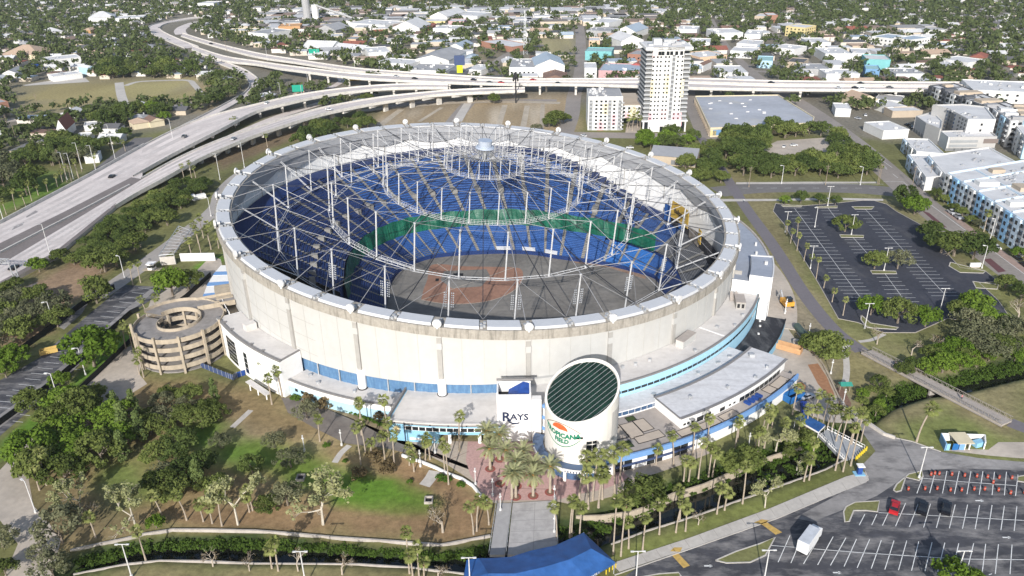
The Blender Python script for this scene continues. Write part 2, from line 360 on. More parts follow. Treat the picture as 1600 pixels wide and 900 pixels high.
# near land
daub([(-200,1000),(-300,500),(0,230),(500,180),(900,160),(1200,200),(1700,260),(1900,1000)],OLIVE,10)
daub([(560,205),(600,168),(700,160),(860,150),(900,150),(905,205),(860,225),(700,225)],(0.275,0.21,0.13),5)
for a in([(610,170),(690,163),(720,172),(640,178)],[(735,165),(800,160),(860,160),(860,168),(740,172)],[(590,190),(640,192),(600,200)],[(770,170),(785,170),(780,200),(765,200)],[(826,168),(850,168),(840,200),(820,200)]):
 daub(a,(0.38,0.32,0.24),3,amt=0.95)
daub([(8,140),(60,128),(183,124),(192,165),(100,170),(20,180)],(0.27,0.225,0.105),4)
daub([(195,132),(240,126),(290,126),(303,136),(312,153),(295,162),(215,170),(193,165)],(0.26,0.225,0.105),3)
daub([(310,110),(345,105),(372,140),(345,168),(310,175),(300,150)],TAN,5)
daub([(395,88),(540,112),(610,122),(540,118),(440,106)],(0.22,0.18,0.13),3)
daub([(838,62),(905,62),(905,82),(850,90)],(0.25,0.22,0.12),8)
daub([(720,75),(775,70),(770,88),(725,88)],(0.24,0.2,0.12),8)
daub([(0,490),(60,430),(130,400),(200,395),(150,440),(60,520),(0,560)],(0.24,0.165,0.105),4)
daub([(20,300),(70,270),(110,290),(40,320),(0,330)],LAWN2,5)
daub([(300,245),(430,200),(520,185),(540,195),(440,225),(350,265)],(0.16,0.12,0.075),3)
# ball-park grounds, bottom left
daub([(40,700),(200,590),(420,610),(560,690),(700,730),(790,770),(760,850),(500,838),(250,828),(90,870)],DRY,4)
daub([(270,640),(330,640),(450,690),(520,690),(470,720),(330,700),(280,680)],TAN,4,amt=0.8)
daub([(300,670),(330,655),(365,690),(430,700),(470,712),(500,735),(470,745),(380,730),(320,705),(285,690)],LAWN2,4)
daub([(500,745),(560,742),(620,752),(672,768),(692,785),(680,800),(620,806),(560,798),(520,790)],LAWN,1.3)
daub([(400,690),(450,690),(520,715),(545,745),(520,765),(460,755),(400,735)],(0.125,0.18,0.035),4,amt=0.95)
daub([(160,700),(240,720),(250,760),(190,790),(140,770)],LAWN2,6,amt=0.7)
daub([(255,800),(400,790),(540,795),(680,806),(700,840),(500,836),(270,825)],BROWN,3,amt=0.7)
daub([(45,760),(70,740),(120,760),(200,810),(140,845),(90,860),(70,810)],(0.165,0.13,0.07),4,amt=0.8)
daub([(620,725),(690,740),(760,770),(770,830),(700,845),(690,790)],BROWN,3,amt=0.8)
daub([(200,885),(400,884),(640,890),(740,905),(740,960),(150,960)],(0.20,0.17,0.085),3)
daub([(0,690),(110,600),(230,490),(330,400),(345,405),(240,500),(110,620),(0,720)],LAWN,1.5)
daub([(305,418),(345,395),(352,405),(320,425)],LAWN,1.5)
# right of the dome
daub([(1100,235),(1210,300),(1250,430),(1330,520),(1420,545),(1600,560),(1600,700),(1500,705),(1400,690),(1330,640),(1240,520),(1190,380)],(0.19,0.165,0.085),4)
daub([(1210,470),(1260,460),(1330,545),(1370,580),(1320,640),(1290,560),(1230,500)],(0.20,0.17,0.115),3)
daub([(1310,545),(1345,550),(1375,580),(1340,625),(1322,610)],(0.185,0.16,0.075),2)
daub([(1262,480),(1300,490),(1350,520),(1400,545),(1480,565),(1400,570),(1350,545)],(0.17,0.165,0.07),3)
daub([(1400,650),(1480,640),(1560,680),(1600,690),(1600,720),(1480,705),(1400,690)],(0.15,0.165,0.055),3)
daub([(1540,440),(1560,430),(1600,450),(1600,560),(1570,520)],(0.17,0.17,0.065),3)
daub([(1330,300),(1440,320),(1500,400),(1560,440),(1530,450),(1440,350)],(0.17,0.155,0.08),2)
daub([(1225,640),(1290,700),(1200,745),(1100,790),(1000,825),(985,800),(1060,760),(1180,700)],DARKOLIVE,3,amt=0.8)  # darker olive ground along the creek
daub([(965,862),(1100,808),(1200,772),(1300,735),(1330,742),(1200,797),(1080,840),(960,880)],(0.15,0.165,0.05),1.5)
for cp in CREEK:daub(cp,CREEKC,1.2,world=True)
daub([(440,620),(620,690),(780,720),(760,690),(600,660),(470,610)],(0.2,0.16,0.1),1.0)
fine=(vnoise(GXX,GYY,2.6,11)-0.5)*0.22+(vnoise(GXX,GYY,9.0,12)-0.5)*0.30+(vnoise(GXX,GYY,38.0,13)-0.5)*0.22
GC*=1.22*(1+fine)[...,None]
nyy,nxx=GXX.shape
gv=np.stack([GXX.ravel(),GYY.ravel(),GZ.ravel()],1)
ii=(np.arange(nyy-1)[:,None]*nxx+np.arange(nxx-1)[None]).ravel()
gf=np.stack([ii,ii+1,ii+1+nxx,ii+nxx],1)
def npmesh(name,v,f,mats,smooth=False):
 me=bpy.data.meshes.new(name);v=np.ascontiguousarray(v,np.float32);f=np.ascontiguousarray(f,np.int32);k=f.shape[1]
 me.vertices.add(len(v));me.vertices.foreach_set('co',v.ravel())
 me.loops.add(f.size);me.loops.foreach_set('vertex_index',f.ravel())
 me.polygons.add(len(f));me.polygons.foreach_set('loop_start',np.arange(0,f.size,k,dtype=np.int32));me.polygons.foreach_set('loop_total',np.full(len(f),k,np.int32))
 for m in mats:me.materials.append(m)
 if smooth:me.polygons.foreach_set('use_smooth',np.ones(len(f),bool))
 me.update(calc_edges=True);return me
gm=bpy.data.materials.new('grass_and_soil');gm.use_nodes=True
_n=gm.node_tree.nodes;_l=gm.node_tree.links;_b=_n['Principled BSDF'];_b.inputs['Roughness'].default_value=0.95;_b.inputs['Specular IOR Level'].default_value=0.1
_a=_n.new('ShaderNodeVertexColor');_a.layer_name='Cover'
_g=_n.new('ShaderNodeNewGeometry');_t=_n.new('ShaderNodeTexNoise');_t.inputs['Scale'].default_value=0.55;_t.inputs['Detail'].default_value=6;_t.inputs['Roughness'].default_value=0.7;_l.new(_g.outputs['Position'],_t.inputs['Vector'])
_m=_n.new('ShaderNodeMapRange');_m.inputs['From Min'].default_value=0.3;_m.inputs['From Max'].default_value=0.7;_m.inputs['To Min'].default_value=0.68;_m.inputs['To Max'].default_value=1.32;_l.new(_t.outputs['Fac'],_m.inputs['Value'])
_s=_n.new('ShaderNodeVectorMath');_s.operation='SCALE';_l.new(_a.outputs['Color'],_s.inputs[0]);_l.new(_m.outputs[0],_s.inputs['Scale']);_l.new(_s.outputs[0],_b.inputs['Base Color'])
_p=_n.new('ShaderNodeBump');_p.inputs['Strength'].default_value=0.5;_p.inputs['Distance'].default_value=0.25;_l.new(_t.outputs['Fac'],_p.inputs['Height']);_l.new(_p.outputs[0],_b.inputs['Normal'])
gme=npmesh('ground',gv,gf,[gm])
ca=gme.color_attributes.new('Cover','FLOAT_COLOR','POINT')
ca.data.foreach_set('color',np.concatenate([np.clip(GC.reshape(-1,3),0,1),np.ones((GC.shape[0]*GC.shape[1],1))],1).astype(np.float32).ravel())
go=bpy.data.objects.new('ground',gme);COL.objects.link(go);go['kind']='structure'
# creek water
wat=mat('still_dark_water',(0.012,0.014,0.010),0.06,0.2,0.3,spec=0.5)
b=MB();b.face([(x,y,-2.2)for x,y in CREEK[0]]);b.build('creek_water',wat,kind='structure')
# ------------------------------------------------------------------ sheets
OCCP=[]
def sheet(name,px,z,m,world=False,kind='structure',parent=None):
 pts=px if world else GP(px);OCCP.append(pts)
 b=MB();n=len(pts);a=sum(pts[i][0]*pts[(i+1)%n][1]-pts[(i+1)%n][0]*pts[i][1]for i in range(n))
 if a<0:pts=pts[::-1]
 b.face([(p[0],p[1],z)for p in pts]);return b.build(name,m,parent,kind=kind)
def ribbon_pts(px,w,world=False):
 p=[np.array(q[:2])for q in(px if world else GP(px))]
 Lp,Rp=[],[]
 for i in range(len(p)):
  d=p[min(i+1,len(p)-1)]-p[max(i-1,0)];d/=np.linalg.norm(d);n=np.array([-d[1],d[0]])
  ww=w[i]if hasattr(w,'__len__')else w
  Lp.append(p[i]+n*ww/2);Rp.append(p[i]-n*ww/2)
 return Lp,Rp
def smooth_line(px,k=5):
 p=np.array(px,float);out=[]
 for i in range(len(p)-1):
  p0=p[max(i-1,0)];p1=p[i];p2=p[i+1];p3=p[min(i+2,len(p)-1)]
  for t in np.linspace(0,1,k,endpoint=False):
   out.append(0.5*((2*p1)+(-p0+p2)*t+(2*p0-5*p1+4*p2-p3)*t*t+(-p0+3*p1-3*p2+p3)*t**3))
 out.append(p[-1]);return[tuple(q)for q in out]
def road(name,px,w,z,m,kerb=None,kind='structure'):
 wp=smooth_line(GP(px));Lp,Rp=ribbon_pts(wp,w,True);b=MB()
 for i in range(len(Lp)-1):b.quad((*Rp[i],z),(*Rp[i+1],z),(*Lp[i+1],z),(*Lp[i],z))
 o=b.build(name,m,kind=kind);OCCP.append([tuple(p)for p in Lp]+[tuple(p)for p in Rp[::-1]])
 return wp,Lp,Rp
def kerbline(px,m=walk,w=0.25,h=0.14,world=False,name='kerb'):
 wp=px if world else GP(px);Lp,Rp=ribbon_pts(wp,w,True);b=MB()
 for i in range(len(Lp)-1):
  A,B,D,E=Rp[i],Rp[i+1],Lp[i+1],Lp[i]
  b.quad((*A,h),(*B,h),(*D,h),(*E,h));b.quad((*A,0),(*B,0),(*B,h),(*A,h));b.quad((*D,0),(*E,0),(*E,h),(*D,h))
 return b.build(name,m,kind='structure')
def lines(name,segs,w,z,m=paint,parent=None):
 b=MB()
 for(x0,y0),(x1,y1)in segs:
  p=np.array(G(x0,y0)[:2]);q=np.array(G(x1,y1)[:2]);d=q-p;L=np.linalg.norm(d)
  if L<0.01:continue
  n=np.array([-d[1],d[0]])/L*w/2
  b.quad((*(p-n),z),(*(q-n),z),(*(q+n),z),(*(p+n),z))
 return b.build(name,m,parent,kind='structure')
# bottom right car park and its drive
sheet('parking_lot',[(955,915),(1000,884),(1090,853),(1215,808),(1340,757),(1357,745),(1346,728),(1368,705),(1338,662),(1300,630),(1318,632),(1352,655),(1392,683),(1425,690),(1470,706),(1530,716),(1600,722),(1720,726),(1760,1000),(940,1000)],0.03,asph)
sheet('drive',[(1338,662),(1318,632),(1352,655),(1392,683),(1425,690),(1470,706),(1530,716),(1600,722),(1720,726),(1720,738),(1600,735),(1500,732),(1440,735),(1400,755),(1370,775),(1330,792),(1270,815),(1240,810),(1340,757),(1357,745),(1346,728),(1368,705)],0.045,asph3)
sheet('sidewalk',[(955,881),(1080,840),(1200,796),(1322,745),(1350,738),(1357,745),(1354,754),(1215,809),(1090,853),(968,894)],0.13,walk)
lines('sidewalk_joints',[((958+22.3*k*1.0,884-8.1*k),(966+22.3*k,895.5-8.1*k))for k in range(18)],0.09,0.14,mat('joint_dark',(0.3,0.27,0.24)))
kerbline([(960,899),(1090,854),(1215,810),(1340,757),(1357,750),(1352,737)])
kerbline([(1318,632),(1352,655),(1392,683),(1425,690),(1470,706)])
sheet('concrete_apron',[(1478,704),(1545,712),(1590,716),(1720,720),(1720,692),(1600,691),(1560,691),(1544,703),(1500,701)],0.05,drivec)
for isl in([(1318,800),(1322,792),(1336,785),(1374,783),(1371,800),(1353,798),(1334,798),(1327,815),(1320,816)],[(1396,766),(1401,757),(1420,741),(1441,736),(1442,745),(1436,751),(1415,746),(1408,767),(1400,769)],[(1118,876),(1150,862),(1187,850),(1211,840),(1196,868),(1172,879),(1135,880)],[(1590,745),(1610,742),(1640,760),(1590,752)],[(985,905),(1030,897),(1060,895),(1064,900),(1050,912),(985,915)]):
 sheet('planted_island',isl,0.10,gm_isl if 'gm_isl' in globals()else mat('island_grass',(0.17,0.17,0.065),0.95,0.2,1.0,big=0.15));gm_isl=MATS['island_grass']
 kerbline(isl+isl[:1],w=0.3,h=0.15)
z8=lambda X,Y:(1200+X/4,675+Y/4)
segs=[]
for a,b_ in[((965,290),(930,385)),((1047,245),(1010,383)),((1118,245),(1090,385)),((1195,245),(1165,388)),((1268,247),(1243,390)),((1343,247),(1320,393)),((1415,250),(1400,395)),((1490,250),(1477,397)),((1562,268),(1547,400)),((1640,270),(1628,402)),((865,280),(1200,311)),((1200,311),(1560,337)),
 ((605,515),(570,583)),((680,515),(648,583)),((757,495),(715,585)),((860,445),(797,590)),((938,450),(883,595)),((1015,450),(972,598)),((1092,453),(1052,600)),((1170,455),(1133,603)),((1247,455),(1215,606)),((1322,458),(1294,608)),((1400,458),(1377,612)),((1477,462),(1455,615)),((1555,465),(1538,620)),((1632,466),(1620,622)),((690,505),(1150,530)),((1150,530),(1640,556)),
 ((137,648),(63,815)),((215,650),(143,820)),((325,652),(222,825)),((407,655),(310,832)),((487,662),(390,835)),((553,670),(475,842)),((635,672),(557,850)),((708,677),(645,855)),((787,680),(730,860)),((867,680),(815,865)),((942,685),(897,868)),((1025,690),(980,872)),((1105,693),(1060,875)),((1192,697),(1150,880)),((1285,697),(1240,885)),((1360,700),(1338,885)),((1440,702),(1420,888)),((1525,705),(1512,890)),((20,710),(600,757)),((600,757),(1200,795)),((1200,795),(1640,800)),
 ((1290,880),(1250,960)),((1125,893),(1150,887)),((1210,893),(1235,887)),((1300,893),(1325,887)),((1380,893),(1400,887))]:
 segs.append((z8(*a),z8(*b_)))
lines('stall_markings',segs,0.16,0.06)
ar=[]
for X,Y in((1320,430),(1490,660),(430,880),(1225,838)):
 x,y=z8(X,Y)if X!=1225 else(800+X/4,675+Y/4)
 ar+=[((x-6,y),(x+3,y)),((x+2,y-1.3),(x+6.5,y)),((x+2,y+1.3),(x+6.5,y))]
lines('lane_arrows',ar,0.35,0.062)
sheet('speed_hump',[(1046,864),(1056,861),(1078,884),(1068,888)],0.07,ypaint)
sheet('speed_hump',[(1188,818),(1196,815),(1222,832),(1212,836)],0.07,ypaint)
sheet('tactile_pad',[(1047,862),(1053,856),(1066,856),(1063,863)],0.14,ypaint)
sheet('tactile_pad',[(1178,817),(1190,812),(1202,814),(1192,821)],0.14,ypaint)
# right hand car park
LOT2=[(1212,318),(1250,322),(1300,318),(1360,312),(1385,319),(1400,330),(1440,352),(1470,385),(1500,418),(1540,424),(1560,440),(1530,442),(1560,470),(1580,500),(1545,505),(1480,498),(1430,520),(1380,520),(1340,504),(1310,498),(1280,445),(1250,395),(1225,350),(1208,330)]
sheet('parking_lot',LOT2,0.03,asph2)
kerbline(LOT2+LOT2[:1],m=concrete)
row=[]
def stallrow(x0,y0,x1,y1,half,n):
 out=[((x0,y0),(x1,y1))]
 for i in range(n+1):
  t=i/n;x=x0+(x1-x0)*t;y=y0+(y1-y0)*t;h=half*(0.85+0.35*t);out+=[((x-h,y+0.3),(x+h,y+0.3))]
 return out
row+=stallrow(1241,325,1348,470,19,26)
row+=stallrow(1293,324,1308,344,15,4)+stallrow(1331,369,1354,395,17,5)+stallrow(1382,427,1424,484,19,9)
row+=stallrow(1350,325,1478,462,19,25)
lines('stall_markings',row,0.15,0.06)
for isl in([(1221,321),(1254,321),(1252,323.5),(1223,323)],[(1275,323),(1309,322),(1308,325),(1277,325)],[(1331,323),(1366,323),(1362,327),(1336,327)],[(1312,367),(1350,368),(1349,371.5),(1314,371)],[(1360,423),(1400,424),(1401,428),(1363,428)],[(1346,493),(1360,505),(1404,512),(1400,515),(1355,512),(1345,500)],[(1485,410),(1540,424),(1536,427),(1500,426),(1483,416)],[(1520,440),(1560,445),(1558,452),(1525,450)]):
 sheet('planted_island',isl,0.10,gm_isl);kerbline(isl+isl[:1],w=0.4,h=0.16)
# streets on the right
road('street',[(1120,300),(1180,294),(1260,293),(1340,295),(1420,302)],15.0,0.034,street)
road('avenue',[(1175,118),(1230,150),(1290,190),(1345,232),(1400,280),(1450,325),(1520,378),(1600,437),(1700,510)],15.0,0.040,streetw)
sheet('sidewalk',[(1120,311),(1215,311),(1300,309),(1380,311),(1380,314),(1300,312.5),(1215,314),(1122,315)],0.05,walk)
sheet('sidewalk',[(1150,285),(1260,284),(1370,284),(1370,286.5),(1260,287),(1150,288)],0.05,walk)
lines('lane_markings',[((1160+i*22,294),(1170+i*22,294))for i in range(10)]+[((1310+i*17,206+i*13.2),(1318+i*17,212.2+i*13.2))for i in range(7)]+[((1370,245),(1394,262)),((1362,246),(1386,263)),((1438,308),(1600,428)),((1186,287.5),(1380,288)),((1380,284),(1412,284))],0.22,0.062)
sheet('red_turn_pocket',[(1440,329),(1452,333),(1480,356),(1468,353)],0.055,mat('red_lane',(0.13,0.06,0.065),0.9));sheet('red_turn_pocket',[(1536,405),(1548,404),(1572,424),(1560,426)],0.055,MATS['red_lane'])
sheet('sidewalk',[(1474,330),(1484,330),(1540,372),(1600,418),(1600,428),(1530,375)],0.05,mat('red_tan_walk',(0.34,0.25,0.21),0.9))
road('trail',[(1095,215),(1118,250),(1143,290),(1170,331),(1200,372),(1222,405),(1250,450),(1280,490),(1310,522),(1347,549)],5.4,0.036,trail)
road('trail',[(1578,660),(1610,672),(1700,700)],5.0,0.036,trail)
road('footpath',[(1326,535),(1321,545),(1323,575),(1321,595),(1316,602)],1.9,0.04,walk)
road('footpath',[(1342,534),(1362,531),(1382,522)],1.5,0.04,walk)
# service apron right of the dome
sheet('service_apron',[(1190,500),(1225,505),(1250,540),(1280,560),(1300,600),(1318,632),(1338,662),(1296,660),(1240,640),(1236,600),(1210,560),(1185,530)],0.03,drivec)
sheet('brick_apron',[(1262,570),(1278,568),(1298,598),(1304,618),(1296,622),(1278,600)],0.05,mat('orange_soil',(0.33,0.17,0.09),0.95,0.15,1.0))
road('footpath',[(1255,540),(1275,556),(1292,583),(1304,610),(1318,632)],1.2,0.06,rampc)
sheet('mulch_bed',[(1302,608),(1316,604),(1330,630),(1328,650),(1318,645)],0.05,mulch)
# front plaza
sheet('plaza',[(470,622),(560,662),(612,690),(640,697),(700,727),(735,750),(752,772),(772,786),(868,783),(900,790),(960,775),(1010,745),(1060,728),(1110,708),(1090,690),(900,690),(760,690),(608,688)],0.025,plazatan)
sheet('plaza',[(731,690),(728,720),(735,742),(752,768),(770,782),(868,782),(905,772),(945,764),(985,748),(970,735),(860,735),(835,690),(770,690)],0.05,pinkpav)
sheet('plaza_road',[(440,622),(470,622),(560,660),(612,688),(650,702),(635,708),(600,700),(540,693),(490,668),(450,645)],0.035,mat('worn_brown_asphalt',(0.19,0.165,0.145),0.95,0.1,0.8,big=0.15,stain=(0.08,0.07,0.07),stain_amt=0.6,stain_scale=(0.15,0.15,0.1)))
DATE_BASES=[(761,709),(781,718),(766,733),(791,741),(817,743),(833,757),(807,760),(806,777),(833,775),(859.5,769.5),(800,779)]
for x,y in DATE_BASES[:-1]+[(781,756)]:
 g=G(x,y);b=MB();b.arc(0.0,1.35,0,360,0.0,0.09,14,c=g[:2]);b.arc(0.0,0.85,0,360,0.0,0.13,12,c=g[:2],mi=1);b.build('tree_ring',[redbrick,mulch],kind='structure')
lines('plaza_joints',[((745,722),(880,726)),((752,762),(875,765)),((835,700),(838,780)),((862,728),(868,780)),((700,720),(733,705)),((655,698),(700,722))],0.12,0.058,mat('paver_joint',(0.2,0.13,0.12)))
# far left yard, drives and lots on the left
sheet('concrete_drive',[(205,540),(222,560),(218,585),(230,600),(200,618),(150,655),(110,690),(60,715),(44,745),(52,790),(75,815),(95,845),(80,905),(5,905),(28,850),(-10,800),(-10,745),(40,692),(90,632),(150,580),(190,547)],0.03,drivec)
sheet('parking_lot',[(-10,600),(60,560),(140,490),(195,445),(240,448),(262,452),(200,492),(105,590),(-10,690)],0.03,asph)
sheet('lot_aisle',[(-10,655),(50,612),(110,560),(200,480),(235,452),(244,452),(205,488),(105,588),(-10,676)],0.04,asph3)
z5=lambda X,Y:(X/4,450+Y/4)
sl=[]
for i in range(24):
 t=i/23;x=-10+226*t;y=636-186*t-6*math.sin(t*3.1);L=26-7*t;sl.append(((x,y),(x+L,y+2.2)))
for i in range(9):
 t=i/8;x=20+90*t;y=658-82*t;sl.append(((x,y),(x+16,y+2)))
lines('stall_markings',sl,0.15,0.06)
road('service_road',[(150,465),(215,420),(250,395),(290,365),(338,325),(348,300),(380,270),(440,240)],8.5,0.034,mat('pale_service_road',(0.36,0.33,0.30),0.95,0.08,0.8,big=0.1))
sheet('yard',[(240,455),(290,440),(330,400),(345,405),(352,440),(350,470),(320,495),(262,492),(225,500)],0.028,drivec)
sheet('side_lot',[(80,505),(115,478),(140,470),(128,490),(100,515)],0.03,asph3)
sheet('street',[(-10,470),(60,440),(0,520)],0.03,shoulder)
# left town streets and the track park
road('concrete_path',[(186,129),(189,147),(196,167)],7.0,0.05,walk)
road('concrete_path',[(196,134),(215,128),(250,126),(292,125.5),(303,132),(318,152),(312,158),(290,163),(262,167)],5.0,0.04,walk)
road('street',[(-20,213),(40,202),(100,192),(160,180),(200,165)],8.0,0.03,street)
road('street',[(0,190),(40,185),(100,178)],12.0,0.03,drivec)
sheet('yard',[(35,133),(130,118),(140,128),(40,134)],0.03,walk)
road('street',[(150,275),(175,255),(225,215)],12.0,0.03,street)
# town streets behind the dome
for i,(pts,w)in enumerate([([(880,215),(893,180),(897,150),(905,122),(908,95),(907,60),(905,40)],11),([(860,210),(1000,212),(1130,213)],14),([(1100,215),(1086,180),(1079,160),(1076,140)],9),([(700,200),(720,175),(735,158)],10),([(600,168),(660,160),(735,160),(800,157),(870,157)],8),([(1000,60),(1010,90),(1014,120)],9),([(1190,125),(1150,90),(1125,60),(1110,30)],9),([(1300,130),(1262,100),(1230,75),(1205,50)],10),([(1090,108),(1200,112),(1340,118)],9),([(740,125),(765,105),(800,82),(850,70)],9),([(400,60),(520,75),(640,88),(760,95)],8),([(1340,125),(1420,100),(1520,90)],8)]):
 road('town_street',pts,w,0.03+0.004*(i%3),streetw)
sandm=mat('pale_sand_track',(0.42,0.36,0.28),0.95,0.15,0.5,big=0.15)
for pts,w in(([(594,196),(612,182),(627,171)],5),([(560,174),(640,166),(720,160),(800,159),(875,161)],7),([(789,164),(778,200)],4),([(824,165),(816,206)],4),([(848,163),(846,205)],3),([(655,190),(690,168)],3)):road('sandy_track',pts,w,0.045,sandm)
sheet('sandy_walk',[(706,190),(726,160),(738,160),(722,190)],0.04,walk)
sheet('lot',[(1190,232),(1215,220),(1290,215),(1300,235),(1240,250),(1200,248)],0.03,drivec)
sheet('forecourt',[(976,214),(980,188),(998,188),(1002,214)],0.03,drivec)
# ================================================================== THE STADIUM (one thing, its parts below it)
E1=CM@(np.array([1,0,0])-(CM.T@DN)[0]*(CM.T@DN));E1/=np.linalg.norm(E1);E2=np.cross(DN,E1)
PH=3.30731
def ringpt(i,r,h=0.0): # i counts cable bays (24 round the dome), in the tilted plane of the ring
 t=PH-2*math.pi*i/24
 return np.array([CX,CY,CZ])+r*(math.cos(t)*E1+math.sin(t)*E2)+h*DN
stad=thing('stadium','huge round domed stadium stripped of its roof, cream walls and bare white cable masts','stadium',(CX,CY,0))
ROUT,RIN=94.4,88.9
RH=-1.3 # top of the ring beam below the cable caps
def ringz(x,y):return CZ+RH-(DN[0]*(x-CX)+DN[1]*(y-CY))/DN[2]
NSEG=96
# ring beam: one segment per bay, outer fascia, top, soffit
for i in range(24):
 b=MB();fi=MB()
 for k in range(4):
  u0,u1=i+k/4,i+(k+1)/4
  A,B,D,E=(ringpt(u0,RIN,RH),ringpt(u0,ROUT,RH),ringpt(u1,ROUT,RH),ringpt(u1,RIN,RH))
  dn=np.array([0,0,-2.8])
  b.quad(A,E,D,B);b.quad(B,D,D+dn,B+dn);b.quad(A+dn,B+dn,D+dn,E+dn);b.quad(E,A,A+dn,E+dn,1)
 b.build('ring_beam',[ringconc,infascia],stad,fix=True)
 # scalloped grey inner fascia
 for k in range(6):
  u0,u1=i+k/6,i+(k+1)/6
  s=lambda u:4.6+2.2*math.sin(math.pi*(u-i))
  A,D=ringpt(u0,RIN-0.06,RH)+[0,0,-0.1],ringpt(u1,RIN-0.06,RH)+[0,0,-0.1]
  A2,D2=ringpt(u0,RIN+1.5,RH)+[0,0,-s(u0)-1.0],ringpt(u1,RIN+1.5,RH)+[0,0,-s(u1)-1.0]
  fi.quad(A,A2,D2,D)
 fi.build('inner_fascia',infascia,stad)
 # two white covers per bay on top of the beam
 for u0,u1 in((i+0.075,i+0.455),(i+0.545,i+0.925)):
  b=MB();n=3
  prof=[(RIN+0.5,RH+0.02),(RIN+0.6,RH+0.5),(RIN+4.5,RH+0.65),(RIN+4.9,RH+0.02)]
  for k in range(n):
   v0=u0+(u1-u0)*k/n;v1=u0+(u1-u0)*(k+1)/n
   for(ra,ha),(rb,hb)in zip(prof[:-1],prof[1:]):b.quad(ringpt(v0,ra,ha),ringpt(v0,rb,hb),ringpt(v1,rb,hb),ringpt(v1,ra,ha))
  for v in(u0,u1):b.face([ringpt(v,r,h)for r,h in prof])
  b.build('ring_cover',covwhite,stad)
 # anchor blocks between covers
 for u in(i+0.5,i):
  b=MB()
  for du,rr in((-0.02,1.6),(0.02,2.6),(-0.015,3.6),(0.016,4.3)):
   p=ringpt(u+du,RIN+rr,RH);b.box(p[0],p[1],p[2]-0.05,0.75,0.75,0.55+0.2*(rr>3),rot=math.atan2(p[1]-CY,p[0]-CX))
  b.build('cable_anchor',steelg,stad)
 # round cap at the end of each radial cable
 p=ringpt(i,ROUT+0.1,0.0);rad=(ringpt(i,10)-ringpt(i,0))/10
 b=MB();b.disc(p,1.25,rad,0.5,18);b.disc(p+rad*0.3,0.95,rad,0.2,18);b.tube(p-rad*0.2,p-rad*1.6,0.5,8);b.box(p[0],p[1],ringpt(i,ROUT,RH)[2]-0.3,0.5,0.5,1.2)
 b.build('cable_cap',polew,stad)
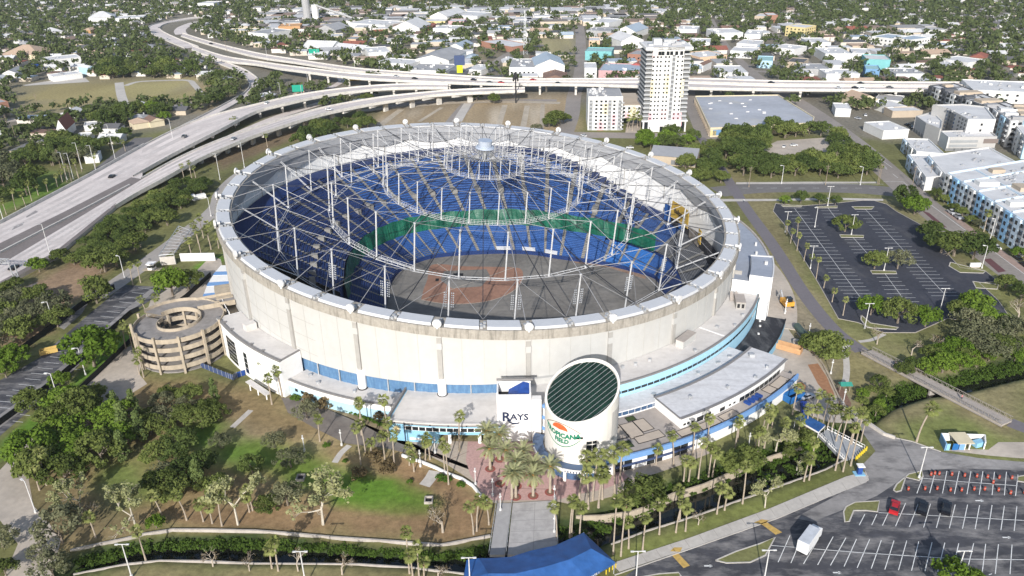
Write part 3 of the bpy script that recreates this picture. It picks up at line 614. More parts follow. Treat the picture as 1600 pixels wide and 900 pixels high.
# outer wall: panels between 24 columns, lower openings with blue mesh along the front
RW=92.9
creamd=mat('cream_joint_line',(0.44,0.432,0.405),0.9,0.05,0.6)
def ang_of(i):
 p=ringpt(i,93);return math.degrees(math.atan2(p[1]-CY,p[0]-CX))
def wallquad(b,a0,a1,r,zl,n=6,cut=2.75):
 for k in range(n):
  b0=a0+(a1-a0)*k/n;b1=a0+(a1-a0)*(k+1)/n
  A=pol(b0,r);B=pol(b1,r);z0=ringz(*A[:2])-cut;z1=ringz(*B[:2])-cut
  b.quad((*A[:2],zl),(*B[:2],zl),(*B[:2],z1),(*A[:2],z0))
def unwrap(a0,a1):
 while a1>a0:a1-=360
 while a1<a0-180:a1+=360
 return a0,a1
for i in range(24):
 a0,a1=unwrap(ang_of(i),ang_of(i+1))
 am=(a0+a1)/2;am=(am+180)%360-180
 low=-126<am<-84
 b=MB();wallquad(b,a0,a1,RW,9.6 if low else 0.0)
 if low:
  for k in range(6):
   b0=a0+(a1-a0)*k/6;b1=a0+(a1-a0)*(k+1)/6
   b.quad((*pol(b0,RW)[:2],9.6),(*pol(b1,RW)[:2],9.6),(*pol(b1,RW-1.2)[:2],9.6),(*pol(b0,RW-1.2)[:2],9.6))
 b.build('wall_panel',cream,stad)
 for q in(1,2,3):
  p=pol(a0+(a1-a0)*q/4,RW+0.02);zb_=9.7 if low else 0.2;m=MB();m.box(p[0],p[1],zb_,0.05,0.16,ringz(*p[:2])-2.9-zb_,rot=R_(a0+(a1-a0)*q/4));m.build('wall_seam',creamd,stad)
 if low:
  for q in range(3):
   b0=a0+(a1-a0)*(q+0.012)/3;b1=a0+(a1-a0)*(q+0.988)/3;b=MB()
   for k in range(8):
    c0=b0+(b1-b0)*k/8;c1=b0+(b1-b0)*(k+1)/8;r0=RW-0.9+0.10*math.sin(k*2.1);r1=RW-0.9+0.10*math.sin((k+1)*2.1)
    b.quad((*pol(c0,r0)[:2],0),(*pol(c1,r1)[:2],0),(*pol(c1,r1)[:2],9.65),(*pol(c0,r0)[:2],9.65))
   b.build('blue_mesh_drape',drape,stad)
   if q:p=pol(b0-(a1-a0)*0.004,RW-0.6);m=MB();m.box(p[0],p[1],0,0.3,0.3,9.6);m.build('drape_post',steelg,stad)
 # inner white wall
 if True:
  b=MB();wallquad(b,a0,a1,RW-1.4,0.0,cut=3.0);b.build('inner_wall',inwall,stad)
  for q in range(1,8):
   aa=a0+(a1-a0)*q/8;p=pol(aa,RW-1.46)
   if 10<((aa+360)%360)<200:
    m=MB();m.box(p[0],p[1],14,0.10,0.22 if q%4 else 0.5,ringz(*p[:2])-20.6,rot=R_(aa));m.build('inner_wall_rib',inwall if q%4 else greyrib,stad)
 # column
 p=pol(a0,RW+0.12);zt=ringz(*p[:2])-2.75;b=MB()
 aw=((a0+180)%360)-180
 if-132<aw<-84:
  b.box(p[0],p[1],9.6,0.9,1.3,zt-9.6,rot=R_(a0));b.build('column',greyrib,stad)
  b=MB();q=pol(a0,RW-0.2);b.tube((q[0],q[1],0),(q[0],q[1],9.8),1.25,14);b.tube((q[0],q[1],9.75),(q[0],q[1],11.6),1.28,14);b.build('column_base',white,stad,smooth=False)
  m=MB();m.tube((q[0],q[1],0),(q[0],q[1],6.3 if aw>-103 else 5.35),1.5,14);m.build('column_collar',black,stad)
 else:
  b.box(p[0],p[1],0,0.9,1.3,zt,rot=R_(a0));b.build('column',greyrib,stad)
 for dz,hz_ in((0.9,0.9),(4.6,1.9)):b=MB();b.box(p[0],p[1],zt-dz,1.0,1.5,hz_,rot=R_(a0));b.build('column_patch',cream,stad)
# thin level joints on the west panels
for dz in(6.2,11.4,16.6):
 b=MB()
 for k in range(30):
  c0=-175+55*k/30;c1=-175+55*(k+1)/30;A=pol(c0,RW+0.03);B=pol(c1,RW+0.03);z0=ringz(*A[:2])-3.2-dz;z1=ringz(*B[:2])-3.2-dz
  b.quad((*A[:2],z0),(*B[:2],z1),(*B[:2],z1+0.13),(*A[:2],z0+0.13))
 b.build('wall_joint',greyrib,stad)
# ---------------- cable roof without its skin
HOOP=[(75.0,4.0,-13.0,0.25),(56.0,10.3,-6.2,0.25),(36.5,15.0,4.0,0.19),(14.5,18.0,11.5,0.14)]
mast_me={}
for hi,(r,ht,hb,th)in enumerate(HOOP):
 bm_=MB();bm_.tube((0,0,hb),(0,0,ht),th,8);bm_.tube((0,0,ht-0.35),(0,0,ht+0.1),th*1.5,8);bm_.tube((0,0,hb),(0,0,hb+0.8),th*1.4,8)
 me=bm_.mesh('mast',steelw);q=Vector(DN).to_track_quat('Z','Y').to_euler()
 for i in range(24):
  o=inst('mast',me,stad,tuple(ringpt(i,r,0)-np.array([CX,CY,0])),q)
  if hi==0 and i in(13,14,15,16,17,18,19,20,21)or(hi in(0,1)and i in(9,10,11)):
   pt=ringpt(i,r,0);b=MB();tang=np.cross(DN,(ringpt(i,1)-ringpt(i,0)))
   for s in(-1,1):
    for c in range(2):
     for k in range(7):
      c0=pt+tang*s*(0.8+c*0.55)+DN*(hb*0.45+k*0.75);b.box(c0[0],c0[1],c0[2],0.32,0.32,0.26)
   b.build('floodlight_bank',steelg,stad,kind='stuff')
 # tension hoop with its catwalk at the mast feet
 for i in range(24):
  b=MB();w=(0.5,0.9,0.8,0.7)[hi];hh=(0.0,0.0,1.1,1.0)[hi]
  ins=[ringpt(i,r-w,hb),ringpt(i+1,r-w,hb)];out=[ringpt(i,r+w*0.6,hb),ringpt(i+1,r+w*0.6,hb)]
  t=(0.10,0.12,0.075,0.06)[hi]
  b.tube(ins[0],ins[1],t,5);b.tube(out[0],out[1],t,5)
  nn=(3,6,8,5)[hi]
  for k in range(nn):
   f0=(k+0.5)/nn;A=ins[0]*(1-f0)+ins[1]*f0;B=out[0]*(1-f0)+out[1]*f0;b.tube(A,B,t*0.5,4,cap=False)
   if hi>=2 or(hi==1 and i in(20,21,22,7,8,9,10,11)):
    h2=1.2;b.tube(A,A+DN*h2,t*0.55,4,cap=False);b.tube(B,B+DN*h2,t*0.55,4,cap=False)
  if hi>=2 or(hi==1 and i in(20,21,22,7,8,9,10,11)):
   b.tube(ins[0]+DN*1.2,ins[1]+DN*1.2,t*0.6,4,cap=False);b.tube(out[0]+DN*1.2,out[1]+DN*1.2,t*0.6,4,cap=False)
   b.tube(ins[0]+DN*0.6,ins[1]+DN*0.6,t*0.4,4,cap=False)
  b.build('tension_hoop',steelw,stad)
for i in range(24):
 ring_a=ringpt(i,RIN+0.6,RH+0.3)
 tops=[ringpt(i,r,ht)for r,ht,hb,th in HOOP];bots=[ringpt(i,r,hb)for r,ht,hb,th in HOOP]
 ce=ringpt(i,3.4,18.2);cb=ringpt(i,2.2,14.6)
 b=MB();b.path([ring_a]+tops+[ce],0.105,5);b.build('ridge_cable',cablem,stad)
 for s in(-0.35,0.35):
  b=MB();tg=np.cross(DN,ringpt(i,1)-ringpt(i,0))*s;b.tube(ringpt(i,RIN+0.4,RH-1.6)+tg,bots[0]+tg*0.7,0.11,5,cap=False);b.build('diagonal_rod',steelw,stad)
 for p_,q_ in[(tops[k],bots[k+1])for k in range(3)]+[(tops[3],cb)]:b=MB();b.tube(p_,q_,0.09,5,cap=False);b.build('diagonal_cable',steelw,stad)
 b=MB();m0=ringpt(i+0.5,RIN+0.3,RH+0.4);cc=ringpt(i+0.5,2.6,14.2);pts=[]
 for t in np.linspace(0,1,9):pts.append(m0*(1-t)+cc*t+DN*(-4.0*math.sin(math.pi*t)))
 b.path(pts,0.15,4);b.build('valley_cable',cabled,stad)
 for q_ in(tops[0],ringpt(i+1,HOOP[0][0],HOOP[0][1])):b=MB();b.tube(m0,q_,0.06,4,cap=False);b.build('edge_cable',cablem,stad)
 for k in range(3):b=MB();b.tube(tops[k],ringpt(i+1,HOOP[k][0],HOOP[k][1]),0.05,4,cap=False);b.build('top_stay',cablem,stad)
# crown at the middle
b=MB();ax=lambda h:ringpt(0,0,h)
b.tube(ax(18.2),ax(18.8),3.5,24,r2=3.0);b.tube(ax(18.8),ax(21.0),2.5,24);b.build('crown',crownm,stad)
b=MB()
for k in range(16):b.tube(ringpt(k*1.5,2.3,13.9),ringpt(k*1.5,2.5,18.3),0.13,5)
b.path([ringpt(k,2.6,13.9)for k in range(24)],0.22,6,closed=True);b.path([ringpt(k,3.0,14.6)for k in range(24)],0.1,5,closed=True);b.tube(ax(14),ax(18),1.0,10);b.build('crown_cage',steelg,stad)
# ---------------- stands
KEY=[(-46,238,206),(-45.5,249,197),(-47,263,185),(-46,276,172),(-43.5,284,157),(-38.5,290.5,143),(-32,295,130),(-21,297.5,116),(-6,298.8,99),(8,297.3,81),(20,292,62),(37,285.5,43),(46.5,279.5,28),(55,272,12),(56,262,-4),(56,249,-18)]
RO=90.6
def stand_at(u): # u in key units, smooth
 u=min(max(u,0),len(KEY)-1.0001);k=int(u);t=u-k
 g=lambda j:np.array(KEY[min(max(j,0),len(KEY)-1)],float)
 p0,p1,p2,p3=g(k-1),g(k),g(k+1),g(k+2)
 q=0.5*((2*p1)+(-p0+p2)*t+(2*p0-5*p1+4*p2-p3)*t*t+(-p0+3*p1-3*p2+p3)*t**3)
 O=np.array(pol(q[2],RO)[:2]);return q[:2],O
S_LOW0,S_LOW1,S_CUR,S_UP0,S_UP1=0.0,0.235,0.255,0.27,0.84
NL,NU=15,24
def sp(u,s,z):
 I,O=stand_at(u);p=I+(O-I)*s;return(p[0],p[1],z)
secs=np.linspace(0,len(KEY)-1,31)
def lerp_tab(x,tab):return float(np.interp(x,[t[0]for t in tab],[t[1]for t in tab]))
def oang(u):return lerp_tab(u,[(k,q[2])for k,q in enumerate(KEY)])
def topz(u):return lerp_tab(oang(u),[(-20,7.2),(20,7.6),(38,8.2),(48,13),(60,20),(75,26),(90,27),(210,27)])
def zl(k,u):return 1.3+(0.36 if topz(u)>12 else 0.27)*k
def zu(k,u):
 z1=topz(u);z0=lerp_tab(z1,[(7,5.4),(13,8.6),(20,11.5),(27,12.6)]);return z0+(z1-z0)*k/NU
def seatrows(b,u0,u1,s0,s1,n,zf,sub=4):
 for k in range(n):
  sa=s0+(s1-s0)*k/n;sb_=s0+(s1-s0)*(k+1)/n;sm=sa+(sb_-sa)*0.42
  for j in range(sub):
   a=u0+(u1-u0)*j/sub;c=u0+(u1-u0)*(j+1)/sub;z=zf(k,(a+c)/2);zn=zf(k+1,(a+c)/2);hs=0.38*min(1.0,(zn-z)/0.36)
   # foot tread, seat pan raised, back riser
   b.quad(sp(a,sa,z),sp(a,sm,z),sp(c,sm,z),sp(c,sa,z),1)
   b.quad(sp(a,sm,z),sp(a,sm+0.001,z+hs),sp(c,sm+0.001,z+hs),sp(c,sm,z),0)
   b.quad(sp(a,sm+0.001,z+hs),sp(a,sb_,z+hs*1.2),sp(c,sb_,z+hs*1.2),sp(c,sm+0.001,z+hs),0)
   b.quad(sp(a,sb_,z+hs*1.2),sp(a,sb_,max(zn,z+hs*1.2+.01)),sp(c,sb_,max(zn,z+hs*1.2+.01)),sp(c,sb_,z+hs*1.2),1)
for i in range(30):
 u0,u1=secs[i],secs[i+1];g=0.035
 right=u0>=12.2;left=u0<4.6
 sm=(seat2 if 11.0<=u0<12.5 else(seatd if left else seat))  # left stands get the blue with shade put into its colour
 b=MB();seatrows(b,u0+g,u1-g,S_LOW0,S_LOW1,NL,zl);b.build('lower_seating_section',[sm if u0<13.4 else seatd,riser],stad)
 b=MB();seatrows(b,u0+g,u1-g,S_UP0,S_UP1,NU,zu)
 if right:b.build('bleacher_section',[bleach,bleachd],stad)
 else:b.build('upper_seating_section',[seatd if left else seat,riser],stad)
 # aisle steps beside each section
 for s0,s1,n,zf in((S_LOW0,S_LOW1,NL,zl),(S_UP0,S_UP1,NU,zu)):
  b=MB()
  for k in range(n):
   sa=s0+(s1-s0)*k/n;sb_=s0+(s1-s0)*(k+1)/n;z=zf(k,u0)+0.32;dz=zf(k+1,u0)-zf(k,u0)
   b.quad(sp(u0-g*1.1,sa,z),sp(u0-g*1.1,sb_,z),sp(u0+g*1.1,sb_,z),sp(u0+g*1.1,sa,z));b.quad(sp(u0-g*1.1,sb_,z),sp(u0-g*1.1,sb_,z+dz),sp(u0+g*1.1,sb_,z+dz),sp(u0+g*1.1,sb_,z))
  b.build('aisle',aislem,stad)
 # portal box halfway up the upper deck
 if not right:
  sa,sb_=S_UP0+0.17,S_UP0+(0.25 if not left else 0.215);ka=int((sa-S_UP0)/(S_UP1-S_UP0)*NU);z=zu(ka,u0)
  b=MB();v=[sp(u0-0.055,sa,z-1),sp(u0+0.055,sa,z-1),sp(u0+0.055,sb_,z-1),sp(u0-0.055,sb_,z-1)];w=[(p[0],p[1],z+1.9)for p in v]
  b.add(v+w,[(4,5,6,7),(0,1,5,4),(1,2,6,5),(2,3,7,6),(3,0,4,7)])
  b.quad(*[(p[0]*0.7+w[i2]*0.3 if False else p[0],p[1],z+2.62)for i2,p in enumerate(v)])if False else None
  b.build('portal',aislem,stad)
 # concourse behind the upper deck, face under it, field wall
 b,b2,b3=MB(),MB(),MB()
 for j in range(4):
  a=u0+(u1-u0)*j/4;c=u0+(u1-u0)*(j+1)/4
  zt=zu(NU,(a+c)/2);zw=zl(NL,(a+c)/2);zq=zu(0,(a+c)/2)
  b.quad(sp(a,S_UP1,zt+0.4),sp(a,1.0,zt+0.4),sp(c,1.0,zt+0.4),sp(c,S_UP1,zt+0.4))
  b2.quad(sp(a,S_LOW1,zw),sp(a,S_UP0,zw),sp(c,S_UP0,zw),sp(c,S_LOW1,zw))
  b3.quad(sp(a,S_UP0,zw),sp(a,S_UP0,zq),sp(c,S_UP0,zq),sp(c,S_UP0,zw))
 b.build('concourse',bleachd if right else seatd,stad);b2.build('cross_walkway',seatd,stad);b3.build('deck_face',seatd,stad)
 b=MB()
 for j in range(4):
  a=u0+(u1-u0)*j/4;c=u0+(u1-u0)*(j+1)/4
  b.quad(sp(a,-0.004,0),sp(c,-0.004,0),sp(c,-0.004,1.7),sp(a,-0.004,1.7));b.quad(sp(a,-0.004,1.7),sp(c,-0.004,1.7),sp(c,0.0,1.7),sp(a,0.0,1.7))
 b.build('field_wall',seatd,stad)
# green curtain hung between the decks
for u0 in np.arange(0.6,12.4,0.85):
 u1=min(u0+0.84,12.6);b=MB();n=14
 for k in range(n):
  a=u0+(u1-u0)*k/n;c=u0+(u1-u0)*(k+1)/n;w=lambda x:0.005*math.sin(x*11)+0.001*math.sin(x*37)
  za=lambda x:13.4+0.25*math.sin(x*9);zb=6.3
  mid=[(sp(x,S_CUR-0.012+1.4*w(x),9.6))for x in(a,c)]
  b.quad(sp(a,S_CUR+w(a)*0.4,za(a)),mid[0],mid[1],sp(c,S_CUR+w(c)*0.4,za(c)));b.quad(mid[0],sp(a,S_CUR-0.02+w(a),zb),sp(c,S_CUR-0.02+w(c),zb),mid[1])
 b.build('green_curtain',green,stad)
# suites glass row behind home and white camera wells at the field edge
for u in np.arange(8.0,10.2,0.75):
 b=MB();A,B=sp(u,0.004,1.9),sp(u+0.4,0.004,1.9);C2,D2=sp(u+0.4,0.03,2.5),sp(u,0.03,2.5);b.quad(A,B,C2,D2);b.quad(A,B,(B[0],B[1],1.2),(A[0],A[1],1.2));b.build('field_box',covwhite,stad)
for u in(4.6,5.1,5.6,6.0):
 b=MB()
 for s in np.linspace(0.0,0.06,4):A,B=sp(u,s,2.1+s*14),sp(u+0.3,s,2.1+s*14);C2,D2=sp(u+0.3,s+0.012,2.1+s*14),sp(u,s+0.012,2.1+s*14);b.quad(A,B,C2,D2)
 b.build('field_box',bleach,stad)
# banners at the right end of the stands, blocks around them
def panel(name,m,a0,a1,r,z0,z1,parent,th=0.3):
 b=MB();b.arc(r-th,r,a0,a1,z0,z1,4);return b.build(name,m,parent)
panel('yellow_banner',mat('yellow_banner_print',(0.46,0.30,0.055),0.7,0.12,0.6),12.0,21.8,84.0,11.8,19.2,stad)
def text_obj(name,body,loc,right,up,size,m,parent=None,extrude=0.02,bold=False,align='CENTER',sx=1.0):
 cu=bpy.data.curves.new(name,'FONT');cu.body=body;cu.size=size;cu.extrude=extrude;cu.align_x=align;cu.align_y='CENTER';cu.resolution_u=2
 if bold:cu.offset=size*0.022
 tmp=bpy.data.objects.new('tmp',cu);COL.objects.link(tmp);dg=bpy.context.evaluated_depsgraph_get();me=bpy.data.meshes.new_from_object(tmp.evaluated_get(dg));bpy.data.objects.remove(tmp)
 me.materials.clear();me.materials.append(m);o=bpy.data.objects.new(name,me);COL.objects.link(o)
 right=Vector(right).normalized();up=Vector(up).normalized();n=right.cross(up)
 Mx=Matrix((right*sx,up,n)).transposed().to_4x4();base=worldloc(parent)if parent else Vector((0,0,0))
 Mx.translation=Vector(loc)-base
 if parent:o.parent=parent
 o.matrix_local=Mx;return o
p=pol(16.9,83.4);tg=Vector((math.sin(R_(16.9)),-math.cos(R_(16.9)),0))
text_obj('banner_lettering','Ballpark',(p[0],p[1],15.8),tg,(0,0,1),2.9,black,stad,bold=True)
panel('yellow_banner',MATS['yellow_banner_print'],1.6,3.8,84.0,11.0,16.5,stad)
panel('blue_screen_panel',seat,22.6,25.6,84.6,9.0,16.0,stad);panel('blue_screen_panel',seat,13.5,17.0,83.6,9.6,11.6,stad)
panel('torn_screen',mat('torn_beige_sheet',(0.22,0.19,0.16),0.9,0.4,0.4),4.5,11.5,84.5,8.4,13.0,stad)
panel('dark_back_wall',bleachd,-22,26,86.0,7.0,10.4,stad)
b=MB()
for k in range(14):
 q=pol(26+k*1.3,66+6*math.sin(k*1.7));b.box(q[0],q[1],7.6+0.8*math.cos(k),1.6,1.1,1.3,rot=k*0.7)
b.build('pile_of_debris',bleachd,stad)
# field
b=MB();b.face([pol(a,90.4,0.04)for a in range(0,360,4)]);b.build('field_base',field,kind='structure')
zf=0.07
def fsheet(name,px,m,z):return sheet(name,px,z,m)
inf=smooth_line([(658,469),(690,474.5),(724,475.5),(760,471.5),(790,462),(809,449),(817,434),(815,422),(803,418),(760,417),(720,416),(690,413),(672,416),(668,436),(662,452),(658,469)],4)
fsheet('infield_dirt',inf,dirt,zf)
fsheet('infield_turf',[(694,424),(760,421),(766,432),(752,448),(706,451),(688,438)],field,zf+0.04)
lines('field_lines',[((inf[i]),(inf[i+1]))for i in range(0,24)]+[((804,418),(660,469)),((683,412),(700,424))],0.35,zf+0.07,mat('pale_line',(0.42,0.36,0.30)))
for x,y,w,d in((716,430,16,2.2),(742,436,10,2.0),(683,438,5,2)):
 g=G(x,y);b=MB();b.box(g[0],g[1],0.08,w*0.24,d,0.25);single(b,'dark_matting',black,{716:'long dark mat lying on the bare infield',742:'shorter dark mat beside the infield clay',683:'small dark mat near the left infield corner'}[x],'mat')
b=MB()
for i in range(18):t=i/17;b.tube((*G(640+24*t+0.5,440,0)[:2],0.06),(*G(640+24*t+1.0,462-4*t,0)[:2],0.06),0.08,4)
fsheet('dug_soil',[(885,403),(920,406),(960,413),(1010,432),(1008,436),(950,418),(900,411)],mat('bare_brown_soil',(0.30,0.20,0.14),0.95,0.2,0.8),zf)
# ================================================================== buildings built against the dome
def arcwall_windows(parent,r,a0,a1,z0,z1,n,m=None,name='window',gap=0.12,mull=None):
 m=m or glass
 for k in range(n):
  b0=a0+(a1-a0)*(k+gap/2)/n;b1=a0+(a1-a0)*(k+1-gap/2)/n
  b=MB();b.arc(r-0.1,r+0.06,b0,b1,z0,z1,2);b.build(name,m,parent)
def parapet(parent,r,a0,a1,z,h=0.5,w=0.5,m=None,n=16):
 b=MB();b.arc(r-w,r+0.05,a0,a1,z,z+h,n);return b.build('parapet',m or edge,parent)
def rside(parent,a,r0,r1,z,h=0.5,m=None):
 p,q=pol(a,r0),pol(a,r1);b=MB();mx,my=(p[0]+q[0])/2,(p[1]+q[1])/2;b.box(mx,my,z,abs(r1-r0),0.45,h,rot=R_(a));return b.build('parapet',m or edge,parent)
# --- west stair building
W=thing('stair_building','tall white curved stair building with gridded windows next to the spiral ramp','building',pol(-135,97))
b=MB();b.arc(93.1,101.0,-147,-124.3,0,12.0,14);b.build('wall',white,W)
b=MB();b.arc(93.0,100.4,-146.7,-124.6,12.0,12.12,14);b.build('roof',roofw,W)
parapet(W,101.0,-147,-124.3,12.0,0.55,0.7);rside(W,-124.5,93.2,101.0,12.0,0.4)
for(a0,a1,z0,z1,nx,nz)in((-146.8,-144.4,1.0,11.2,3,8),(-142.3,-138.3,1.0,9.6,4,6),(-135.4,-134.2,1.2,8.6,1,4)):
 for k in range(nz):
  h=(z1-z0)/nz;arcwall_windows(W,101.0,a0,a1,z0+k*h+0.1,z0+(k+1)*h-0.1,nx)
b=MB();q=pol(-138.5,95.2);b.box(q[0],q[1],12.1,3.4,2.6,2.2,rot=R_(-138));b.build('roof_hatch',roofw,W)
for a in(-144,-140.5,-133,-129.5):
 q=pol(a,99.9);b=MB();b.box(q[0],q[1],12.1,0.8,0.8,0.5,rot=R_(a));b.build('roof_vent',edge,W)
b=MB();q=pol(-128.5,104.5);b.box(q[0],q[1],2.4,1.8,11,0.3,rot=R_(-133));b.build('entrance_canopy',roofw,W)
for k in(-1,0,1):
 q=pol(-128.5+k*2.2,104.7);b=MB();b.box(q[0],q[1],0,0.3,0.3,2.4);b.build('canopy_post',white,W)
# glazed bridge from the ramp
Bg=thing('footbridge_link','tan concrete ramp bridge with glazed sides joining the spiral ramp to the dome','bridge',pol(-151,97,0))
b=MB();b.arc(93.1,101,-154,-147.2,8.6,9.6,4);b.arc(93.1,98.5,-161,-154.2,12.0,12.6,4);b.build('deck',rampc,Bg)
arcwall_windows(Bg,97.0,-153.6,-147.6,9.7,12.4,3,glass);b=MB();b.arc(96.6,96.8,-153.8,-147.3,9.6,12.6,3);b.build('frame',white,Bg)
# --- low blue building
Lb=thing('concourse_building','low pale blue curved building with white top band and grey roof left of the gate','building',pol(-113,96))
b=MB();b.arc(91.2,99.0,-124.2,-102.6,0,3.3,16,c=None);b.build('wall',pblue,Lb)
b=MB();b.arc(91.2,99.08,-124.2,-102.6,3.3,5.0,16);b.build('wall_band',white,Lb)
b=MB();b.arc(91.2,98.5,-124.2,-102.6,5.0,5.1,16);b.build('roof',roofw,Lb)
parapet(Lb,99.1,-124.2,-102.6,5.0,0.4,0.6);rside(Lb,-102.6,92,107,5.0,2.2)
for a in(-122.8,-121.4,-119.6,-106.2,-104.0):
 b=MB();b.arc(98.95,99.14,a,a+0.6,2.1,3.0,1);b.build('window',glass,Lb)
for a,r in((-122,94),(-119,96),(-111.5,95.5),(-104.5,95)):
 q=pol(a,r);b=MB();b.box(q[0],q[1],5.1,1.0,0.8,0.7,rot=a);b.build('roof_vent',steelg,Lb)
# --- gate building
Ga=thing('gate_building','sky blue gate building lettered GATE 1 with a strip of windows','building',pol(-94,100))
b=MB();b.arc(91.2,107.0,-102.5,-95.2,0,6.1,8);b.arc(91.2,107.0,-95.2,-86.0,2.9,6.1,8);b.build('wall',lblue,Ga)
b=MB();b.arc(91.2,103.0,-95.1,-86.1,0,2.85,8);b.build('gate_doors',plazatan,Ga)
b=MB();b.arc(91.2,106.3,-102.3,-86.0,6.1,6.2,12);b.build('roof',roofw,Ga)
parapet(Ga,107.1,-102.5,-86.0,6.1,0.35,0.8,roofw);b=MB();b.arc(106.9,107.2,-102.5,-86,5.6,6.1,12);b.build('fascia',edge,Ga)
arcwall_windows(Ga,107.0,-100.0,-87.0,3.9,5.0,13);b=MB();b.arc(106.9,107.04,-100.2,-86.2,3.8,5.1,13);b.build('window_frame',white,Ga)
for a in(-93.6,-89.3):q=pol(a,106.5);b=MB();b.box(q[0],q[1],0,0.8,0.8,2.9,rot=R_(a));b.build('pillar',white,Ga)
q=pol(-100.1,107.1);b=MB();b.box(q[0],q[1],0,0.25,0.25,6.2);b.build('downpipe',ltext,Ga)
def arc_text(s,r,a_mid,z,size,m,parent,name='lettering',bold=True):
 t=R_(a_mid);q=pol(a_mid,r);return text_obj(name,s,(q[0],q[1],z),(-math.sin(t),math.cos(t),0),(0,0,1),size,m,parent,bold=bold)
arc_text('GATE 1',107.12,-92.6,3.36,0.95,ltext,Ga)
# sunburst sign on the left end
q=pol(-101.3,107.1);t=R_(-101.3);b=MB();rt_=np.array([-math.sin(t),math.cos(t),0]);up_=np.array([0,0,1.0]);c0=np.array([q[0],q[1],3.9])
star=[]
for k in range(24):rr=1.55 if k%2==0 else 0.6;star.append(c0+rt_*rr*math.cos(k*math.pi/12)+up_*rr*math.sin(k*math.pi/12))
b.add([c0]+star,[(0,1+k,1+(k+1)%24)for k in range(24)]);b.build('sunburst_sign',mat('sunburst_print',(0.66,0.55,0.30),0.8,0.35,1.2),Ga)
b=MB();b.arc(107.02,107.3,-99.4,-97.3,0.9,1.5,2);b.build('low_white_panel',white,Ga)
for k in range(6):q=pol(-101.5+k*2.6,107.2);b=MB();b.box(q[0],q[1],5.7,0.3,0.3,0.4);b.build('flood_lamp',black,Ga)
# --- sign tower
T=thing('sign_tower','white square sign tower lettered RAYS with a blue tarp in its open top','tower',(0.1,173.4,0))
x0,x1,y0,y1,zt=-4.4,4.6,170.5,176.4,15.4
b=MB();b.box((x0+x1)/2,y0+0.2,0,x1-x0,0.4,zt-0.6);b.box((x0+x1)/2,y1-0.2,0,x1-x0,0.4,zt);b.box(x0+0.2,(y0+y1)/2,0,0.4,y1-y0-0.81,zt);b.box(x1-0.2,(y0+y1)/2,0,0.4,y1-y0-0.81,zt-0.3);b.build('wall',white,T)
b=MB();b.box(0.1,173.4,12.2,8.1,5.0,0.2);b.build('roof_well',black,T)
b=MB();b.add([(-1.4,170.95,13.6),(4.2,170.95,13.9),(4.2,175.6,15.2),(2.6,175.9,15.5),(-1.3,175.7,13.2),(1.4,173.2,14.1)],[(0,1,5),(1,2,5),(2,3,5),(3,4,5),(4,0,5)]);b.build('tarp',bluetarp,T)
b=MB();b.box(0.4,176.9,15.3,9.8,0.4,0.5);b.build('top_beam',edge,T)
text_obj('lettering','R',(-2.0,170.28,8.0),(1,0,0),(0,0,1),4.0,ltext,T,bold=True);text_obj('lettering','AYS',(1.45,170.28,7.9),(1,0,0),(0,0,1),2.7,ltext,T,bold=True,sx=1.05)
# swash under the R
b=MB();b.path([(-1.7,170.26,7.2),(-1.1,170.26,6.4),(-0.3,170.26,6.0),(0.7,170.26,5.95),(1.5,170.26,6.2)],0.17,4);b.build('lettering_swash',ltext,T)
b=MB();b.box(6.0,171.6,0,2.6,2.0,13.2);b.build('side_wall',white,T)
# --- link with curved window bays
Lk=thing('glazed_link','low link between sign tower and rotunda with stacked window bays','building',(8,178,0))
b=MB();b.arc(91.2,104.0,-86.0,-72.0,0,9.0,8);b.build('wall',white,Lk);b=MB();b.arc(91.2,103.4,-85.8,-72.2,9.0,9.1,8);b.build('roof',roofw,Lk)
b=MB();b.arc(91.3,94.0,-84,-72.4,9.1,11.0,6);b.build('roof_upstand',cream,Lk)
b=MB();b.tube((7.2,171.6,0),(7.2,171.6,12.0),0.3,6);b.build('rain_pipe',edge,Lk)
for k in range(3):
 z0=1.4+k*3.5
 for j in range(3):
  b=MB();b.arc(3.7,3.86,236+j*17,251+j*17,z0,z0+2.1,2,c=(10.3,173.5));b.build('window',glass,Lk)
 b=MB();b.arc(0,3.95,225,330,z0+2.2,z0+3.2,8,c=(10.3,173.5));b.build('spandrel',mblue,Lk)
b=MB();b.arc(0,3.7,225,330,0,11.5,8,c=(10.3,173.5));b.build('bay',white,Lk)
# --- rotunda
RC=(17.3,165.0);RR=9.35
Ro=thing('rotunda','cream cylindrical rotunda with a sloping green glass oval roof and orange slice logo','rotunda',(RC[0],RC[1],0))
rz=lambda x,y:19.4+0.285*(x-RC[0])+0.344*(y-RC[1])
b=MB();n=48
for k in range(n):
 t0,t1=2*math.pi*k/n,2*math.pi*(k+1)/n
 p0,p1=[(RC[0]+RR*math.cos(t),RC[1]+RR*math.sin(t))for t in(t0,t1)];i0,i1=[(RC[0]+(RR-0.55)*math.cos(t),RC[1]+(RR-0.55)*math.sin(t))for t in(t0,t1)]
 b.quad((*p0,0),(*p1,0),(*p1,rz(*p1)+0.35),(*p0,rz(*p0)+0.35));b.quad((*p0,rz(*p0)+0.35),(*p1,rz(*p1)+0.35),(*i1,rz(*i1)+0.35),(*i0,rz(*i0)+0.35));b.quad((*i0,rz(*i0)+0.35),(*i1,rz(*i1)+0.35),(*i1,rz(*i1)-0.5),(*i0,rz(*i0)-0.5))
b.build('wall',mat('cream_rotunda_wall',(0.72,0.685,0.62),0.85,0.03,0.6,stain=(0.6,0.56,0.5),stain_amt=0.3,stain_scale=(0.2,0.2,0.04)),Ro)
